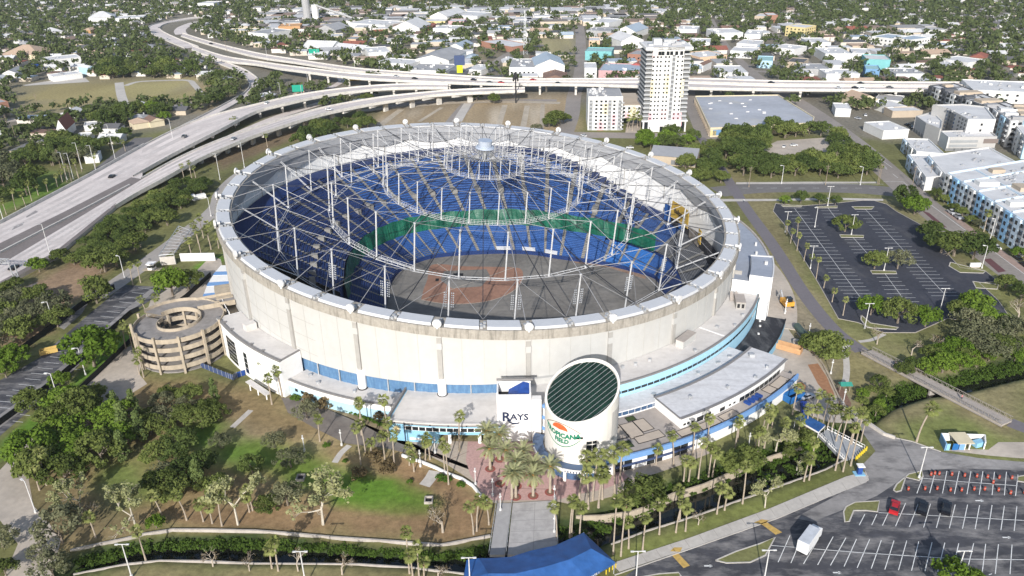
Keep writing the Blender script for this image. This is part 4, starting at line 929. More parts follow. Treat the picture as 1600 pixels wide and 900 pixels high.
# glass cells between bars
ang=math.atan2(0.344,0.285);
bx_,by_=np.array([0.86,0.51]),np.array([-0.51,0.86])
cw=1.24;cl=1.42
for iu in range(-7,8):
 for iv in range(-8,9):
  c=np.array([iu*cl,iv*cw]);cor=[(c[0]+sx*cl/2*0.94,c[1]+sy*cw/2*0.97)for sx,sy in((-1,-1),(1,-1),(1,1),(-1,1))]
  if np.hypot(*c)>RR:continue
  pts=[]
  for u,v in cor:
   p=bx_*u+by_*v;L_=np.hypot(*p)
   if L_>RR-0.6:p*=(RR-0.6)/L_
   pts.append((RC[0]+p[0],RC[1]+p[1],rz(RC[0]+p[0],RC[1]+p[1])-0.12))
  b=MB();b.face(pts);b.build('glass_pane',solar,Ro)
for iv in range(-8,9):
 v=(iv+0.5)*cw;hl=math.sqrt(max(0,(RR-0.5)**2-v*v))
 if hl<1:continue
 p,q=bx_*-hl+by_*v,bx_*hl+by_*v;b=MB();b.tube((RC[0]+p[0],RC[1]+p[1],rz(RC[0]+p[0],RC[1]+p[1])+0.02),(RC[0]+q[0],RC[1]+q[1],rz(RC[0]+q[0],RC[1]+q[1])+0.02),0.04,4);b.build('roof_bar',steelg,Ro)
b=MB();b.face([(RC[0]+(RR-0.55)*math.cos(t),RC[1]+(RR-0.55)*math.sin(t),rz(RC[0]+(RR-0.55)*math.cos(t),RC[1]+(RR-0.55)*math.sin(t))-0.3)for t in np.linspace(0,2*math.pi,48,endpoint=False)]);b.build('roof_tray',black,Ro)
# grey patches on its right flank
for a0,a1,z0,z1 in((-42,6,8.5,12.5),(-20,6,5.2,8.5),(-42,6,12.5,17)):
 b=MB();b.arc(RR-0.1,RR+0.03,a0,a1,z0,z1,6,c=RC);b.build('grey_patch',mat('grey_rotunda_patch',(0.5,0.475,0.44),0.9,0.05,0.6),Ro)
for a0,a1,z0,z1 in((-104,-97.5,11.4,12.1),(-96.5,-92.5,11.5,12.1),(-87,-78.5,9.9,10.7),(-77.5,-71,9.9,10.7),(-87,-78.5,7.2,9.6),(-77.5,-71,7.2,9.6),(-87,-71,3.9,5.9)):
 b=MB();b.arc(RR-0.1,RR+0.04,a0,a1,z0,z1,3,c=RC);b.build('window',glass,Ro)
# canopy ring
b=MB();b.arc(RR,12.1,-200,20,3.0,3.7,30,mi=0,mt=1,c=(16.9,165));b.build('canopy',[white,mat('dark_blue_canopy_roof',(0.09,0.135,0.22),0.6,0.06,0.8)],Ro)
b=MB();b.arc(11.9,12.2,-170,10,3.7,3.95,30,c=(16.9,165));b.build('canopy_rim',white,Ro)
for a in(-132,-112,-90,-68,-48):q=(16.9+11.7*math.cos(R_(a)),165+11.7*math.sin(R_(a)));b=MB();b.box(q[0],q[1],0,0.7,0.7,3.0,rot=R_(a));b.build('pillar',white,Ro)
for k in range(7):a=-146+k*16.4;b=MB();b.arc(10.6,10.9,a,a+15.6,0.05,2.95,3,c=(16.9,165));b.build('storefront_glass',glassb,Ro)
for k in range(6):a=-112+k*3.4;b=MB();b.arc(12.0,12.14,a,a+1.5,3.1,3.55,1,c=(16.9,165));b.build('letter_tile',ltext,Ro)
# orange slice logo wrapped on the wall
def wrapmesh(name,pts2,faces,m,z0,a0,parent,off=0.06):
 b=MB();b.add([(RC[0]+(RR+off)*math.cos(R_(a0)+x/RR),RC[1]+(RR+off)*math.sin(R_(a0)+x/RR),z0+y)for x,y in pts2],faces);return b.build(name,m,parent)
LG=-128.0;LZ=11.9
grn=flat('logo_green',(0.01,0.19,0.11));org=flat('logo_orange',(0.72,0.13,0.04))
rot=lambda x,y:(x,y)
fan=[(0,0.9)]+[(2.3*math.cos(t),0.9+1.7*math.sin(t))for t in np.linspace(0,math.pi,17)]
fan=[(-0.35+p[0],p[1]+0.25)for p in fan];wrapmesh('logo_orange_slice',fan,[(0,i,i+1)for i in range(1,17)],org,LZ,LG,Ro,0.08)
for k in range(1,4):
 t=math.pi*k/4;c0=(-0.35,1.15);c1=(-0.35+1.7*math.cos(t),1.15+1.45*math.sin(t));d=(-(c1[1]-c0[1])*0.02,(c1[0]-c0[0])*0.02)
 wrapmesh('logo_slice_line',[(c0[0]-d[0],c0[1]-d[1]),(c1[0]-d[0],c1[1]-d[1]),(c1[0]+d[0],c1[1]+d[1]),(c0[0]+d[0],c0[1]+d[1])],[(0,1,2,3)],flat('logo_red',(0.45,0.04,0.02)),LZ,LG,Ro,0.10)
def bandpts(w0,y0,sag,th,n=16):
 up_p=[(x,y0-sag*(1-(x/w0)**2)+0)for x in np.linspace(-w0,w0,n)];lo=[(x,y-th)for x,y in up_p];return up_p+lo,[(i,i+1,n+i+1,n+i)for i in range(n-1)]
p_,f_=bandpts(5.2,1.0,-1.9,0.2);wrapmesh('logo_arc_line',[(x,y+0.25)for x,y in p_],f_,flat('logo_brown',(0.20,0.12,0.08)),LZ,LG,Ro)
p_,f_=bandpts(5.2,-0.6,3.0,0.26);wrapmesh('logo_arc_line',[(x,y)for x,y in p_],f_,grn,LZ,LG,Ro)
def wraptext(s,size,x0,z0,m,curve):
 cu=bpy.data.curves.new('t','FONT');cu.body=s;cu.size=size;cu.align_x='CENTER';cu.align_y='CENTER';cu.resolution_u=2;cu.offset=size*0.05
 tmp=bpy.data.objects.new('tmp',cu);COL.objects.link(tmp);dg=bpy.context.evaluated_depsgraph_get();me=bpy.data.meshes.new_from_object(tmp.evaluated_get(dg));bpy.data.objects.remove(tmp)
 for v in me.vertices:
  x,y=v.co.x+x0,v.co.y;x_,z_=x,z0+y*(1.0)+curve*(x*x);t=R_(LG)+x_/RR
  v.co=(RC[0]+(RR+0.12)*math.cos(t)-RC[0],RC[1]+(RR+0.12)*math.sin(t)-RC[1],z_)
 me.materials.clear();me.materials.append(m);o=bpy.data.objects.new('lettering',me);COL.objects.link(o);o.parent=Ro;return o
wraptext('TROPICANA',1.85,0.0,LZ-0.5,grn,0.035);wraptext('FIELD',1.65,0.3,LZ-2.1,grn,0.05)
# --- right upper annex with light blue wall
paleb=mat('annex_blue_wall',(0.36,0.60,0.74),0.8,0.04,0.8,big=0.03)
Ua=thing('curved_annex','long curved annex with light blue wall, strip windows and pale flat roof on the right','building',pol(-46,98))
b=MB();b.arc(93.1,102.6,-70,-23.0,0,10.0,26);b.build('wall',paleb,Ua)
b=MB();b.arc(93.0,102.0,-69.8,-23.2,10.0,10.1,26);b.build('roof',roofw,Ua);parapet(Ua,102.7,-70,-23,10.0,0.45,0.5,n=26)
arcwall_windows(Ua,102.6,-68,-26,6.9,7.7,34)
for(a,r,sx,sy,sz,nm)in((-49,95.6,2.6,7.5,2.4,'roof_shed'),(-29,98.0,3.0,6.2,2.4,'roof_plant_house')):
 q=pol(a,r);b=MB();b.box(q[0],q[1],10.1,sx,sy,sz,rot=R_(a+(8 if nm=='roof_shed' else 20)));o=b.build(nm,cream if nm=='roof_shed' else greyrib,Ua)
 b=MB();b.box(q[0],q[1],10.1+sz,sx+0.2,sy+0.2,0.15,rot=R_(a+(8 if nm=='roof_shed' else 20)));b.build('shed_roof',rooftan,o)
 if nm=='roof_plant_house':
  c,s=math.cos(R_(a+20)),math.sin(R_(a+20))
  for k in(-0.7,0.7):
   b=MB();b.box(q[0]+k*c+3.15*s,q[1]+k*s-3.15*c,10.6,0.8,0.12,1.4,rot=R_(a+20));b.build('plant_opening',black,o)
q=pol(-27,95.4);b=MB()
for k in range(9):b.tube((q[0]-1.5+0.4*k,q[1]-1.4+0.3*math.sin(k),10.2),(q[0]-1.0+0.3*k,q[1]+1.2,12.2+0.5*math.sin(k*1.3)),0.22,6)
b.build('duct_cluster',rooftan,Ua)
for a,r in((-64,95.5),(-61.5,96),(-58.5,96.3),(-40,97.5),(-50,100.5),(-33,101),(-37.5,101.4)):q=pol(a,r);b=MB();b.box(q[0],q[1],10.1,0.9,0.9,0.7,rot=a);b.build('roof_vent',steelg,Ua)
b=MB();b.arc(93.2,101.9,-42.2,-41.9,10.1,10.2,1);b.build('roof_joint',white,Ua)
# lower roof strip
Ls=thing('roof_terrace_strip','narrow pale roof strip below the light blue wall','roof',pol(-55,105))
b=MB();b.arc(102.7,108.9,-72,-41.0,0,5.9,18,mi=0,mt=1);b.build('block',[white,roofw2],Ls)
for k in range(9):a=-71.6+k*1.05;b=MB();b.arc(108.8,108.98,a,a+0.95,4.5,5.6,1);b.build('window',glassb,Ls)
for a,r in((-68.5,105),(-62,106),(-52,105),(-47,105.5),(-44,106)):q=pol(a,r);b=MB();b.box(q[0],q[1],5.9,1.3,0.9,0.5,rot=a);b.build('roof_vent',steelg,Ls)
# pavilion
Pv=thing('suite_pavilion','white pavilion with a large streaked pale roof standing on the tan terrace','pavilion',pol(-52,115))
b=MB();b.arc(109.0,120.4,-63.0,-40.6,4.2,7.2,18);b.build('wall',white,Pv);b=MB();b.arc(109.0,120.8,-63.2,-40.4,7.2,7.6,18,mi=0,mt=1);b.build('roof',[white,roofw2],Pv)
parapet(Pv,120.9,-63.2,-40.4,7.6,0.18,0.8,n=18);rside(Pv,-63.2,109,120.6,7.6,0.16);b=MB();b.arc(109.0,109.7,-63.2,-40.4,7.6,7.78,18);b.build('parapet',edge,Pv)
for a0,a1,z0,z1 in((-62.6,-62.2,4.9,5.5),(-62.0,-61.6,4.9,5.5),(-61.3,-60.8,4.9,5.5),(-60.4,-59.3,4.4,5.9),(-59.1,-58.0,4.4,5.9),(-56.3,-55.4,4.5,5.6),(-54.6,-54.2,4.9,5.4),(-53.7,-53.3,4.9,5.4))+tuple((-52.4+1.15*k,-51.4+1.15*k,4.4,5.7)for k in range(9)):
 b=MB();b.arc(120.3,120.5,a0,a1,z0,z1,1);b.build('window',glass,Pv)
for a,r in((-59,114.5),(-44.5,118.5),(-53,117),(-48,119)):q=pol(a,r);b=MB();b.box(q[0],q[1],7.6,0.7,0.7,0.9,rot=a);b.build('roof_vent',steelg,Pv)
q=pol(-43,112);b=MB();b.box(q[0],q[1],7.6,1.6,1.2,1.0);b.build('air_unit',steelg,Pv)
# terrace building
Te=thing('terrace_building','white two storey building with a blue parapet and a tan roof terrace','building',pol(-56,122))
b=MB();b.arc(108.95,125.0,-74.5,-41.0,0,4.1,24,mi=0,mt=1);b.build('wall',[white,rooftan],Te)
b=MB();b.arc(124.75,125.25,-74.5,-41.0,3.3,4.9,24);b.build('parapet',mblue,Te);b=MB();b.arc(124.3,124.75,-74.5,-41,4.1,4.5,24);b.build('terrace_rail',edge,Te)
b=MB();b.arc(125.0,125.35,-74.5,-62.5,1.5,2.05,8);b.build('band',navyb,Te)
for a0,a1 in((-73.3,-72.3),(-72.2,-71.2),(-69.2,-68.2),(-68.1,-67.1),(-65.6,-64.6),(-64.5,-63.5)):
 for z0,z1 in((2.1,3.2),(0.15,1.45)):b=MB();b.arc(124.95,125.12,a0,a1,z0,z1,1);b.build('window',glass,Te)
for a0,a1 in((-56.9,-56.2),(-54.0,-53.2),(-50.2,-49.7),(-49.4,-48.9),(-48.6,-48.1)):
 b=MB();b.arc(124.95,125.12,a0,a1,2.0,3.2,1);b.build('window',glassb,Te)
pale=mat('pale_terrace_matting',(0.47,0.40,0.33),0.9,0.05,0.8);gmat=mat('green_turf_mat',(0.05,0.075,0.025),0.95,0.2,0.8)
for a0,a1,r0,r1,m in((-71.5,-69.9,112,117.5,pale),(-69.7,-67.8,112.2,118.5,pale),(-69.3,-65.6,118.2,121.0,pale),(-67.6,-66.0,112,117,pale),(-71.3,-70.1,112.3,113.3,mat('orange_sheet',(0.5,0.17,0.09))),(-71.2,-70.2,119,121.5,gmat),(-68.2,-67,109.8,111.5,gmat),(-63.8,-61.6,120.9,123.2,pale),(-60.6,-57.6,121.3,123.6,pale),(-57,-54.4,121.4,123.8,pale),(-47.5,-45.9,120.9,123.6,pale),(-45.7,-42.6,121.2,123.8,pale)):
 b=MB();b.arc(r0-0.25,r1+0.25,a0-0.12,a1+0.12,4.1,4.14,3);b.build('deck_border',black,Te);b=MB();b.arc(r0,r1,a0,a1,4.14,4.18,3);b.build('deck_panel',m,Te)
for k in range(4):
 a=-51.8+k*0.85;q=pol(a,122.2);b=MB();b.box(q[0],q[1],4.2,1.9,1.0,0.6,rot=R_(a));single(b,'stacked_lounger',bluetarp,'blue cover number %s from the left in the row on the terrace'%['one','two','three','four'][k],'cover','blue covers on the terrace')
# black roof and white right hand block
Bk=thing('loading_annex','low annex with black rubber roof at the right foot of the dome','building',pol(-31,107))
b=MB();b.arc(102.8,112.3,-40.3,-23.4,0,2.9,10,mi=0,mt=1);b.build('block',[lblue,roofblk],Bk);b=MB();b.arc(111.9,112.4,-40.3,-23.4,2.9,3.2,10);b.build('parapet',black,Bk)
for a,r in((-26,104.5),(-31,106),(-28,105.2)):q=pol(a,r);b=MB();b.box(q[0],q[1],2.9,0.6,0.6,0.5);b.build('roof_vent',polew,Bk)
Rt=thing('white_annex','plain white annex with blue grey roof wrapped round the right side of the dome','building',pol(0,99))
b=MB();b.arc(93.1,106.0,-21.8,62,0,13.6,34,mi=0,mt=1);b.build('block',[white,roofg],Rt);b=MB();b.arc(105.4,106.1,-12,62,13.6,14.0,30);b.build('parapet',concrete,Rt)
b=MB();b.arc(98.6,106.15,-22.0,-12.0,0,16.2,6,mi=0,mt=1);b.build('stair_head',[white,roofg],Rt)
b=MB();b.arc(98.5,106.25,-12.3,-11.9,16.2,16.5,1);b.arc(105.8,106.25,-22.0,-12.3,16.2,16.5,6);b.build('stair_parapet',polew,Rt)
b=MB();b.arc(103.0,106.0,-25.2,-22.1,0,9.0,2);b.build('corner_fin',white,Rt)
for a,r in((9,101),(4,100),(-3,103),(-8,101.5)):q=pol(a,r);b=MB();b.tube((q[0],q[1],13.6),(q[0],q[1],15.0),0.45,8);b.build('roof_vent',polew,Rt)
q=pol(-16,103.5);b=MB();b.tube((q[0],q[1],16.2),(q[0],q[1],17.4),0.6,8);b.build('roof_vent',polew,Rt)
q=pol(-19,94.6);b=MB();b.box(q[0],q[1],13.6,2.4,0.3,1.4,rot=R_(-19));b.build('roof_screen',greyrib,Rt)
b=MB();b.arc(106.2,116,-24,8,0.0,0.25,12);b.build('terrace_slab',drivec,kind='structure')
# west side sloping white roofs with blue shadows laid on as coloured strips
Sw=thing('stand_canopy','white sloping canopy with blue stripes beside the left wall','canopy',pol(-172,98))
for k in range(4):
 a=-182+k*5.4;b=MB();b.arc(93.2,104.0,a,a+5.3,3.6,4.6,3);b.build('canopy_bay',white,Sw)
 b=MB();b.arc(94.0,104.1,a+3.4,a+5.2,4.62,4.66,2);b.build('painted_shadow_strip',mblue,Sw)
# --- spiral car ramp
RPC=(-107.0,221.0);RPR=13.9
Rp=thing('spiral_ramp','round tan concrete spiral ramp four levels high with an open middle','ramp',(RPC[0],RPC[1],0))
for lev in range(4):
 z0=2.3+lev*3.05
 b=MB();n=40
 for k in range(n):
  a0,a1=R_(-200+360*k/n),R_(-200+360*(k+1)/n);za,zb=z0+3.05*(k/n-0.5)*0.55,z0+3.05*((k+1)/n-0.5)*0.55
  pt=lambda r,a,z:(RPC[0]+r*math.cos(a),RPC[1]+r*math.sin(a),z)
  b.quad(pt(6.6,a0,za),pt(RPR,a0,za),pt(RPR,a1,zb),pt(6.6,a1,zb),1);b.quad(pt(6.6,a0,za-0.4),pt(6.6,a1,zb-0.4),pt(RPR,a1,zb-0.4),pt(RPR,a0,za-0.4),0)
  for r,s in((RPR,1),(6.6,-1)):
   A,B=pt(r,a0,za-0.5),pt(r,a1,zb-0.5);A2,B2=pt(r,a0,za+1.0),pt(r,a1,zb+1.0);ri=r-s*0.3
   b.quad(A,B,B2,A2,0);b.quad(pt(ri,a0,za),pt(ri,a1,zb),pt(ri,a1,zb+1.0),pt(ri,a0,za+1.0),0);b.quad(A2,B2,pt(ri,a1,zb+1.0),pt(ri,a0,za+1.0),0)
 b.build('ramp_level',[rampc,rampdk],Rp)
for k in range(12):
 a=R_(-100+30*k);b=MB();b.box(RPC[0]+(RPR+0.25)*math.cos(a),RPC[1]+(RPR+0.25)*math.sin(a),0,0.7,0.7,13.0,rot=a);b.build('column',rampc,Rp)
for k in range(8):
 a=R_(10+45*k);b=MB();b.box(RPC[0]+6.3*math.cos(a),RPC[1]+6.3*math.sin(a),0,0.6,0.6,11.6,rot=a);b.build('inner_column',rampc,Rp)
b=MB();b.arc(0,13.6,-200,160,0.1,0.5,30,c=RPC);b.build('base_slab',rampdk,Rp)
b=MB();p0=np.array([-104.5,230.5]);p1=np.array(pol(-153.5,92.9)[:2])
d=(p1-p0)/np.linalg.norm(p1-p0);nn=np.array([-d[1],d[0]])*3.6
b.prism([tuple(p0-nn),tuple(p1-nn),tuple(p1+nn),tuple(p0+nn)],11.6,12.3,0,1)
for s in(-1,1):b.prism([tuple(p0+nn*s),tuple(p1+nn*s),tuple(p1+nn*s*0.92),tuple(p0+nn*s*0.92)],12.3,13.3)
b.build('bridge_deck',[rampc,rampdk],Rp)
b=MB();b.arc(2.0,14.9,-175,-60,0.0,0.12,10,c=RPC);
# blue fence at the ramp's foot
Fn=thing('blue_screen_fence','low fence hung with dark and bright blue sheeting at the ramp foot','fence',(*G(340,586)[:2],0))
pts=[G(314,574),G(334,582),G(354,590),G(365,594),G(371,590),G(384,586)]
for i in range(5):
 A,B=pts[i],pts[i+1]
 for k in range(3 if i<4 else 2):
  nk=3 if i<4 else 2;a=np.array(A)*(1-k/nk)+np.array(B)*k/nk;c=np.array(A)*(1-(k+0.93)/nk)+np.array(B)*(k+0.93)/nk
  b=MB();b.quad(a,c,c+[0,0,1.9],a+[0,0,1.9]);b.quad(c+[0,0.03,0],a+[0,0.03,0],a+[0,0.03,1.9],c+[0,0.03,1.9]);b.build('fence_sheet',bluetarp if i==4 else navyb,Fn)
  b=MB();b.tube(a,a+[0,0,2.1],0.07,5);b.build('fence_post',steelg,Fn)
# ================================================================== HIGHWAYS
wornl=mat('tyre_worn_concrete',(0.54,0.485,0.455),0.92,0.10,0.6,big=0.12,bigscale=0.04,stain=(0.40,0.365,0.345),stain_amt=0.6,stain_scale=(0.03,0.03,0.1))
def resample(pts,n=4):return smooth_line(pts,n)
def deck(name,label,up,lo,zs,piers=(),th=1.3,bar=1.0,cat='highway bridge',road_m=None,dashes=True,pier_w=1.6,grp=None):
 U=[np.array(G(x,y,z))for(x,y),z in zip(up,zs)];D=[np.array(G(x,y,z))for(x,y),z in zip(lo,zs)]
 U=[np.array(p)for p in smooth_line([tuple(p)for p in U],4)];D=[np.array(p)for p in smooth_line([tuple(p)for p in D],4)]
 c=(U[len(U)//2]+D[len(D)//2])/2
 t=thing(name,label,cat,(c[0],c[1],0),grp);OCCP.append([tuple(p[:2])for p in U]+[tuple(p[:2])for p in D[::-1]])
 b=MB();dn=np.array([0,0,-th])
 for i in range(len(U)-1):
  b.quad(D[i],D[i+1],U[i+1],U[i],0);b.quad(D[i]+dn,U[i]+dn,U[i+1]+dn,D[i+1]+dn,1)
  b.quad(U[i],U[i+1],U[i+1]+dn,U[i]+dn,1);b.quad(D[i+1],D[i],D[i]+dn,D[i+1]+dn,1)
 b.build('deck',[road_m or hwy,barrierm],t)
 b=MB();up2=np.array([0,0,0.015])
 for q0,q1 in((0.12,0.28),(0.42,0.58),(0.72,0.88)):
  for i in range(len(U)-1):b.quad(U[i]*q0+D[i]*(1-q0)+up2,U[i+1]*q0+D[i+1]*(1-q0)+up2,U[i+1]*q1+D[i+1]*(1-q1)+up2,U[i]*q1+D[i]*(1-q1)+up2)
 b.build('worn_lane',wornl,t)
 for L,s in((U,1),(D,-1)):
  b=MB()
  for i in range(len(L)-1):
   d=L[i+1]-L[i];n=np.array([-d[1],d[0],0]);n/=np.linalg.norm(n);w=n*0.4*s;u=np.array([0,0,bar]);f=np.array([0,0,-th*0.75])
   b.quad(L[i]+w+f,L[i+1]+w+f,L[i+1]+w+u,L[i]+w+u);b.quad(L[i]-w*0.2,L[i+1]-w*0.2,L[i+1]-w*0.2+u,L[i]-w*0.2+u);b.quad(L[i]+w+u,L[i+1]+w+u,L[i+1]-w*0.2+u,L[i]-w*0.2+u)
  b.build('barrier',barrierm,t)
 for f in piers:
  k=f*(len(U)-1);i=int(k);r=k-i
  u=U[i]*(1-r)+U[min(i+1,len(U)-1)]*r;d=D[i]*(1-r)+D[min(i+1,len(U)-1)]*r;m=(u+d)/2;z=m[2]-th
  if z<1.2:continue
  ang=math.atan2((u-d)[1],(u-d)[0]);W=np.linalg.norm(u-d);b=MB()
  b.box(m[0],m[1],0,min(W*0.4,4.0),pier_w,z-1.0,rot=ang);b.box(m[0],m[1],z-1.3,W*0.95,pier_w*1.1,1.3,rot=ang);b.build('pier',barrierm,t)
 if dashes:
  b=MB()
  for q in(0.34,0.66)if dashes is True else dashes:
   for i in range(0,len(U)-1):
    A=U[i]*q+D[i]*(1-q);B=U[i+1]*q+D[i+1]*(1-q);L=np.linalg.norm(B-A);nd=max(1,int(L/12))
    dd=(B-A)/L;n=np.array([-dd[1],dd[0],0])*0.11;up_=np.array([0,0,0.03])
    for k in range(nd):a=A+(B-A)*(k/nd)+up_;c2=a+dd*min(4.0,L/nd*0.4);b.quad(a-n,c2-n,c2+n,a+n)
  b.build('lane_dash',paint,t)
 return t,U,D
PZ=[i/18 for i in range(1,18)]
FDt=deck('overpass','farther of the two long concrete overpasses crossing behind the stadium',[(285,52),(330,66),(400,83),(460,93),(540,105),(600,111),(690,117),(800,123.5),(900,124),(1085,123.5),(1200,127),(1330,128.5),(1450,129.5),(1600,129),(1800,129)],
 [(283,57),(330,71),(400,89),(460,98),(540,110),(600,115),(690,121),(800,127),(900,127.5),(1085,129),(1200,132),(1330,133),(1450,134),(1600,134),(1800,134)],
 [0.5,0.7,1.5,3,6,7.5,8.3]+[8.5]*8,[i/24 for i in range(8,24)])
NDt=deck('overpass','nearer long concrete overpass on white piers crossing behind the stadium',[(300,72),(350,88),(400,96),(440,102),(480,107),(548,115),(620,119),(690,122.5),(800,128),(900,128.5),(1085,131),(1200,135),(1330,136),(1450,136.5),(1600,137),(1800,137)],
 [(300,78),(350,95),(400,101),(440,108),(480,113),(548,121.5),(620,126),(690,129),(800,132),(900,132.5),(1085,138),(1200,140),(1330,141),(1450,141.5),(1600,142),(1800,142)],
 [0.6,1.5,3.5,6,8]+[8.5]*11,[0.27,0.3,0.33,0.36,0.40,0.44,0.475,0.505,0.535,0.565,0.6,0.64,0.68,0.72,0.76,0.8,0.84,0.88,0.92,0.96])
ADt=deck('highway_ramp','left one of two curving elevated ramps, nearer the far overpass',[(225,228),(270,205),(310,188),(355,175),(400,164),(450,152),(500,143.5),(550,137.5),(600,133.5),(650,132),(700,133)],
 [(208,276),(260,247),(300,226),(345,203),(400,175),(450,162),(500,151),(550,144),(600,139),(650,137.5),(700,137.5)],
 [1.5,2.5,4,5.5,6.5,7.5,8,8.3,8.3,8.3,8.3],[0.2,0.27,0.34,0.41,0.48,0.55,0.62,0.69,0.76,0.83,0.9],dashes=(0.5,))
BDt=deck('highway_ramp','right one of two curving elevated ramps, passing closest to the dome',[(222,280),(260,258),(300,238),(350,217),(400,200),(450,184),(500,170),(550,160),(600,152),(650,146.5),(700,142),(760,139),(820,138)],
 [(180,323),(215,302),(258,279),(310,250),(355,230),(400,212),(450,195),(500,180),(550,169),(600,160),(650,153),(700,147.5),(820,142)],
 [1.5,2.5,4,5.5,6.3,7,7.5,7.8,8,8,8,8,8],[0.22,0.29,0.36,0.43,0.5,0.57,0.64,0.71,0.78,0.85,0.92],dashes=(0.36,0.62))
# wide highway on its low bank, bottom left
HT=thing('highway','wide pale concrete highway with a dark median strip running down to the left edge','highway',(*G(60,370)[:2],0))
ZH=1.5
hp=[(-80,385),(0,350),(60,318),(150,270),(225,228),(222,281),(180,323),(85,401),(0,446),(-80,486)]
OCCP.append(GP(hp,ZH));b=MB();b.prism(GP(hp,ZH),0,ZH);b.build('roadway',hwy,HT)
def hsheet(nm,px,z,m):
 b=MB();pts=GP(px,ZH);a=sum(pts[i][0]*pts[(i+1)%len(pts)][1]-pts[(i+1)%len(pts)][0]*pts[i][1]for i in range(len(pts)))
 b.face([(p[0],p[1],z)for p in(pts if a>0 else pts[::-1])]);return b.build(nm,m,HT)
hsheet('median_shoulder',[(-60,408),(0,380),(100,331),(205,277),(222,280),(130,336),(0,414),(-60,444)],ZH+0.03,shoulder)
hsheet('outer_shoulder',[(-60,478),(0,440),(85,394),(180,318),(186,318),(85,401),(0,446)],ZH+0.03,shoulder)
def hbar(nm,px,w,h,m=barrierm):
 wp=GP(px,ZH);Lp,Rp_=ribbon_pts(wp,w,True);b=MB()
 for i in range(len(Lp)-1):
  A,B,D,E=Rp_[i],Rp_[i+1],Lp[i+1],Lp[i];z0,z1=0.2,ZH+h
  b.quad((*A,z1),(*B,z1),(*D,z1),(*E,z1));b.quad((*A,z0),(*B,z0),(*B,z1),(*A,z1));b.quad((*D,z0),(*E,z0),(*E,z1),(*D,z1))
 return b.build(nm,m,HT)
hbar('median_barrier',[(-60,424),(0,396),(120,334),(203,290)],0.7,0.9);hbar('noise_wall',[(-80,385),(0,350),(60,318),(150,270),(225,228)],0.5,1.6)
b=MB()
for(x0,y0),(x1,y1),n in[((-10,418),(225,297),34),((-10,432),(250,279),36),((-10,372),(240,246),34)]:
 for k in range(n):
  t=k/n;a=np.array(G(x0+(x1-x0)*t,y0+(y1-y0)*t,ZH));c2=np.array(G(x0+(x1-x0)*(t+0.36/n),y0+(y1-y0)*(t+0.36/n),ZH));d=c2-a;nrm=np.array([-d[1],d[0],0])/np.linalg.norm(d)*0.13;u=np.array([0,0,0.04])
  b.quad(a-nrm+u,c2-nrm+u,c2+nrm+u,a+nrm+u)
b.build('lane_dash',paint,HT)
for w0,w1 in((0.10,0.26),(0.42,0.58),(0.72,0.86)):
 A_=[(-60,383),(0,352),(100,303),(220,237)];B_=[(-60,407),(0,378),(100,330),(206,275)];C_=[(-60,446),(0,415),(130,337),(222,283)];D_=[(-60,476),(0,438),(85,392),(182,320)]
 for P0,P1 in((A_,B_),(C_,D_)):mixp=lambda w:[(p[0]*(1-w)+q[0]*w,p[1]*(1-w)+q[1]*w)for p,q in zip(P0,P1)];hsheet('worn_lane',mixp(w0)+mixp(w1)[::-1],ZH+0.018,wornl)
rub=mat('rubber_stained_concrete',(0.27,0.25,0.24),0.95,0.2,0.4)
for px in([(22,354),(38,347),(35,352),(18,360)],[(40,339),(55,329),(60,331),(42,340)]):hsheet('tyre_mark',px,ZH+0.03,rub)
# far S bend and small ramps
_w=road('freeway',[(300,75),(270,63),(247,52),(240,45),(248,39),(270,34),(310,28),(360,24),(420,17),(500,5)],15,0.25,hwy)
road('freeway',[(284,54),(281,49),(286,43),(300,37),(316,33)],14,0.2,hwy)
kerbline(_w[1],m=barrierm,w=0.6,h=1.2,world=True,name='freeway_barrier');kerbline(_w[2],m=barrierm,w=0.6,h=1.2,world=True,name='freeway_barrier')
_w=road('ramp_road',[(314,84),(345,98),(372,109),(386,117),(396,126),(398,136),(390,146),(370,158),(345,172),(318,186),(280,206),(246,224)],8.5,0.3,hwy)
kerbline(_w[1],m=barrierm,w=0.5,h=1.3,world=True,name='ramp_barrier');kerbline(_w[2],m=barrierm,w=0.5,h=1.3,world=True,name='ramp_barrier')
_w=road('ramp_road',[(240,276),(300,245),(345,222),(400,197),(440,181),(480,168),(530,152),(560,140)],9,0.12,hwy)
road('slip_road',[(515,138),(530,130),(534,124),(522,117),(500,112)],6,0.15,hwy)
# sign gantry at the left edge
Gt=thing('sign_gantry','grey lattice sign gantry over the highway at the left edge','gantry',(*G(27,446)[:2],0))
b=MB();g0=np.array(G(24,444));g1=np.array(G(33,446))
for g in(g0,g1):b.tube(g,g+[0,0,9.0],0.2,6)
b.tube(g0+[0,0,3],g1+[0,0,6],0.09,4);b.tube(g1+[0,0,3],g0+[0,0,6],0.09,4);b.build('post',steelg,Gt)
b=MB();a=g0+[0,0,8.8];e=a+np.array([-26,3,0])
for dy,dz in((0,0),(0,1.4),(1.3,0),(1.3,1.4)):b.tube(a+[0,dy,dz],e+[0,dy,dz],0.13,5)
for k in range(16):
 p=a+(e-a)*k/16;q=a+(e-a)*(k+1)/16;b.tube(p,q+[0,0,1.4],0.08,4);b.tube(p+[0,1.3,1.4],q+[0,0,1.4],0.08,4);b.tube(p+[0,0,1.4],q+[0,1.3,1.4],0.08,4)
b.build('truss',steelg,Gt)
signg=flat('sign_green',(0.01,0.30,0.20))
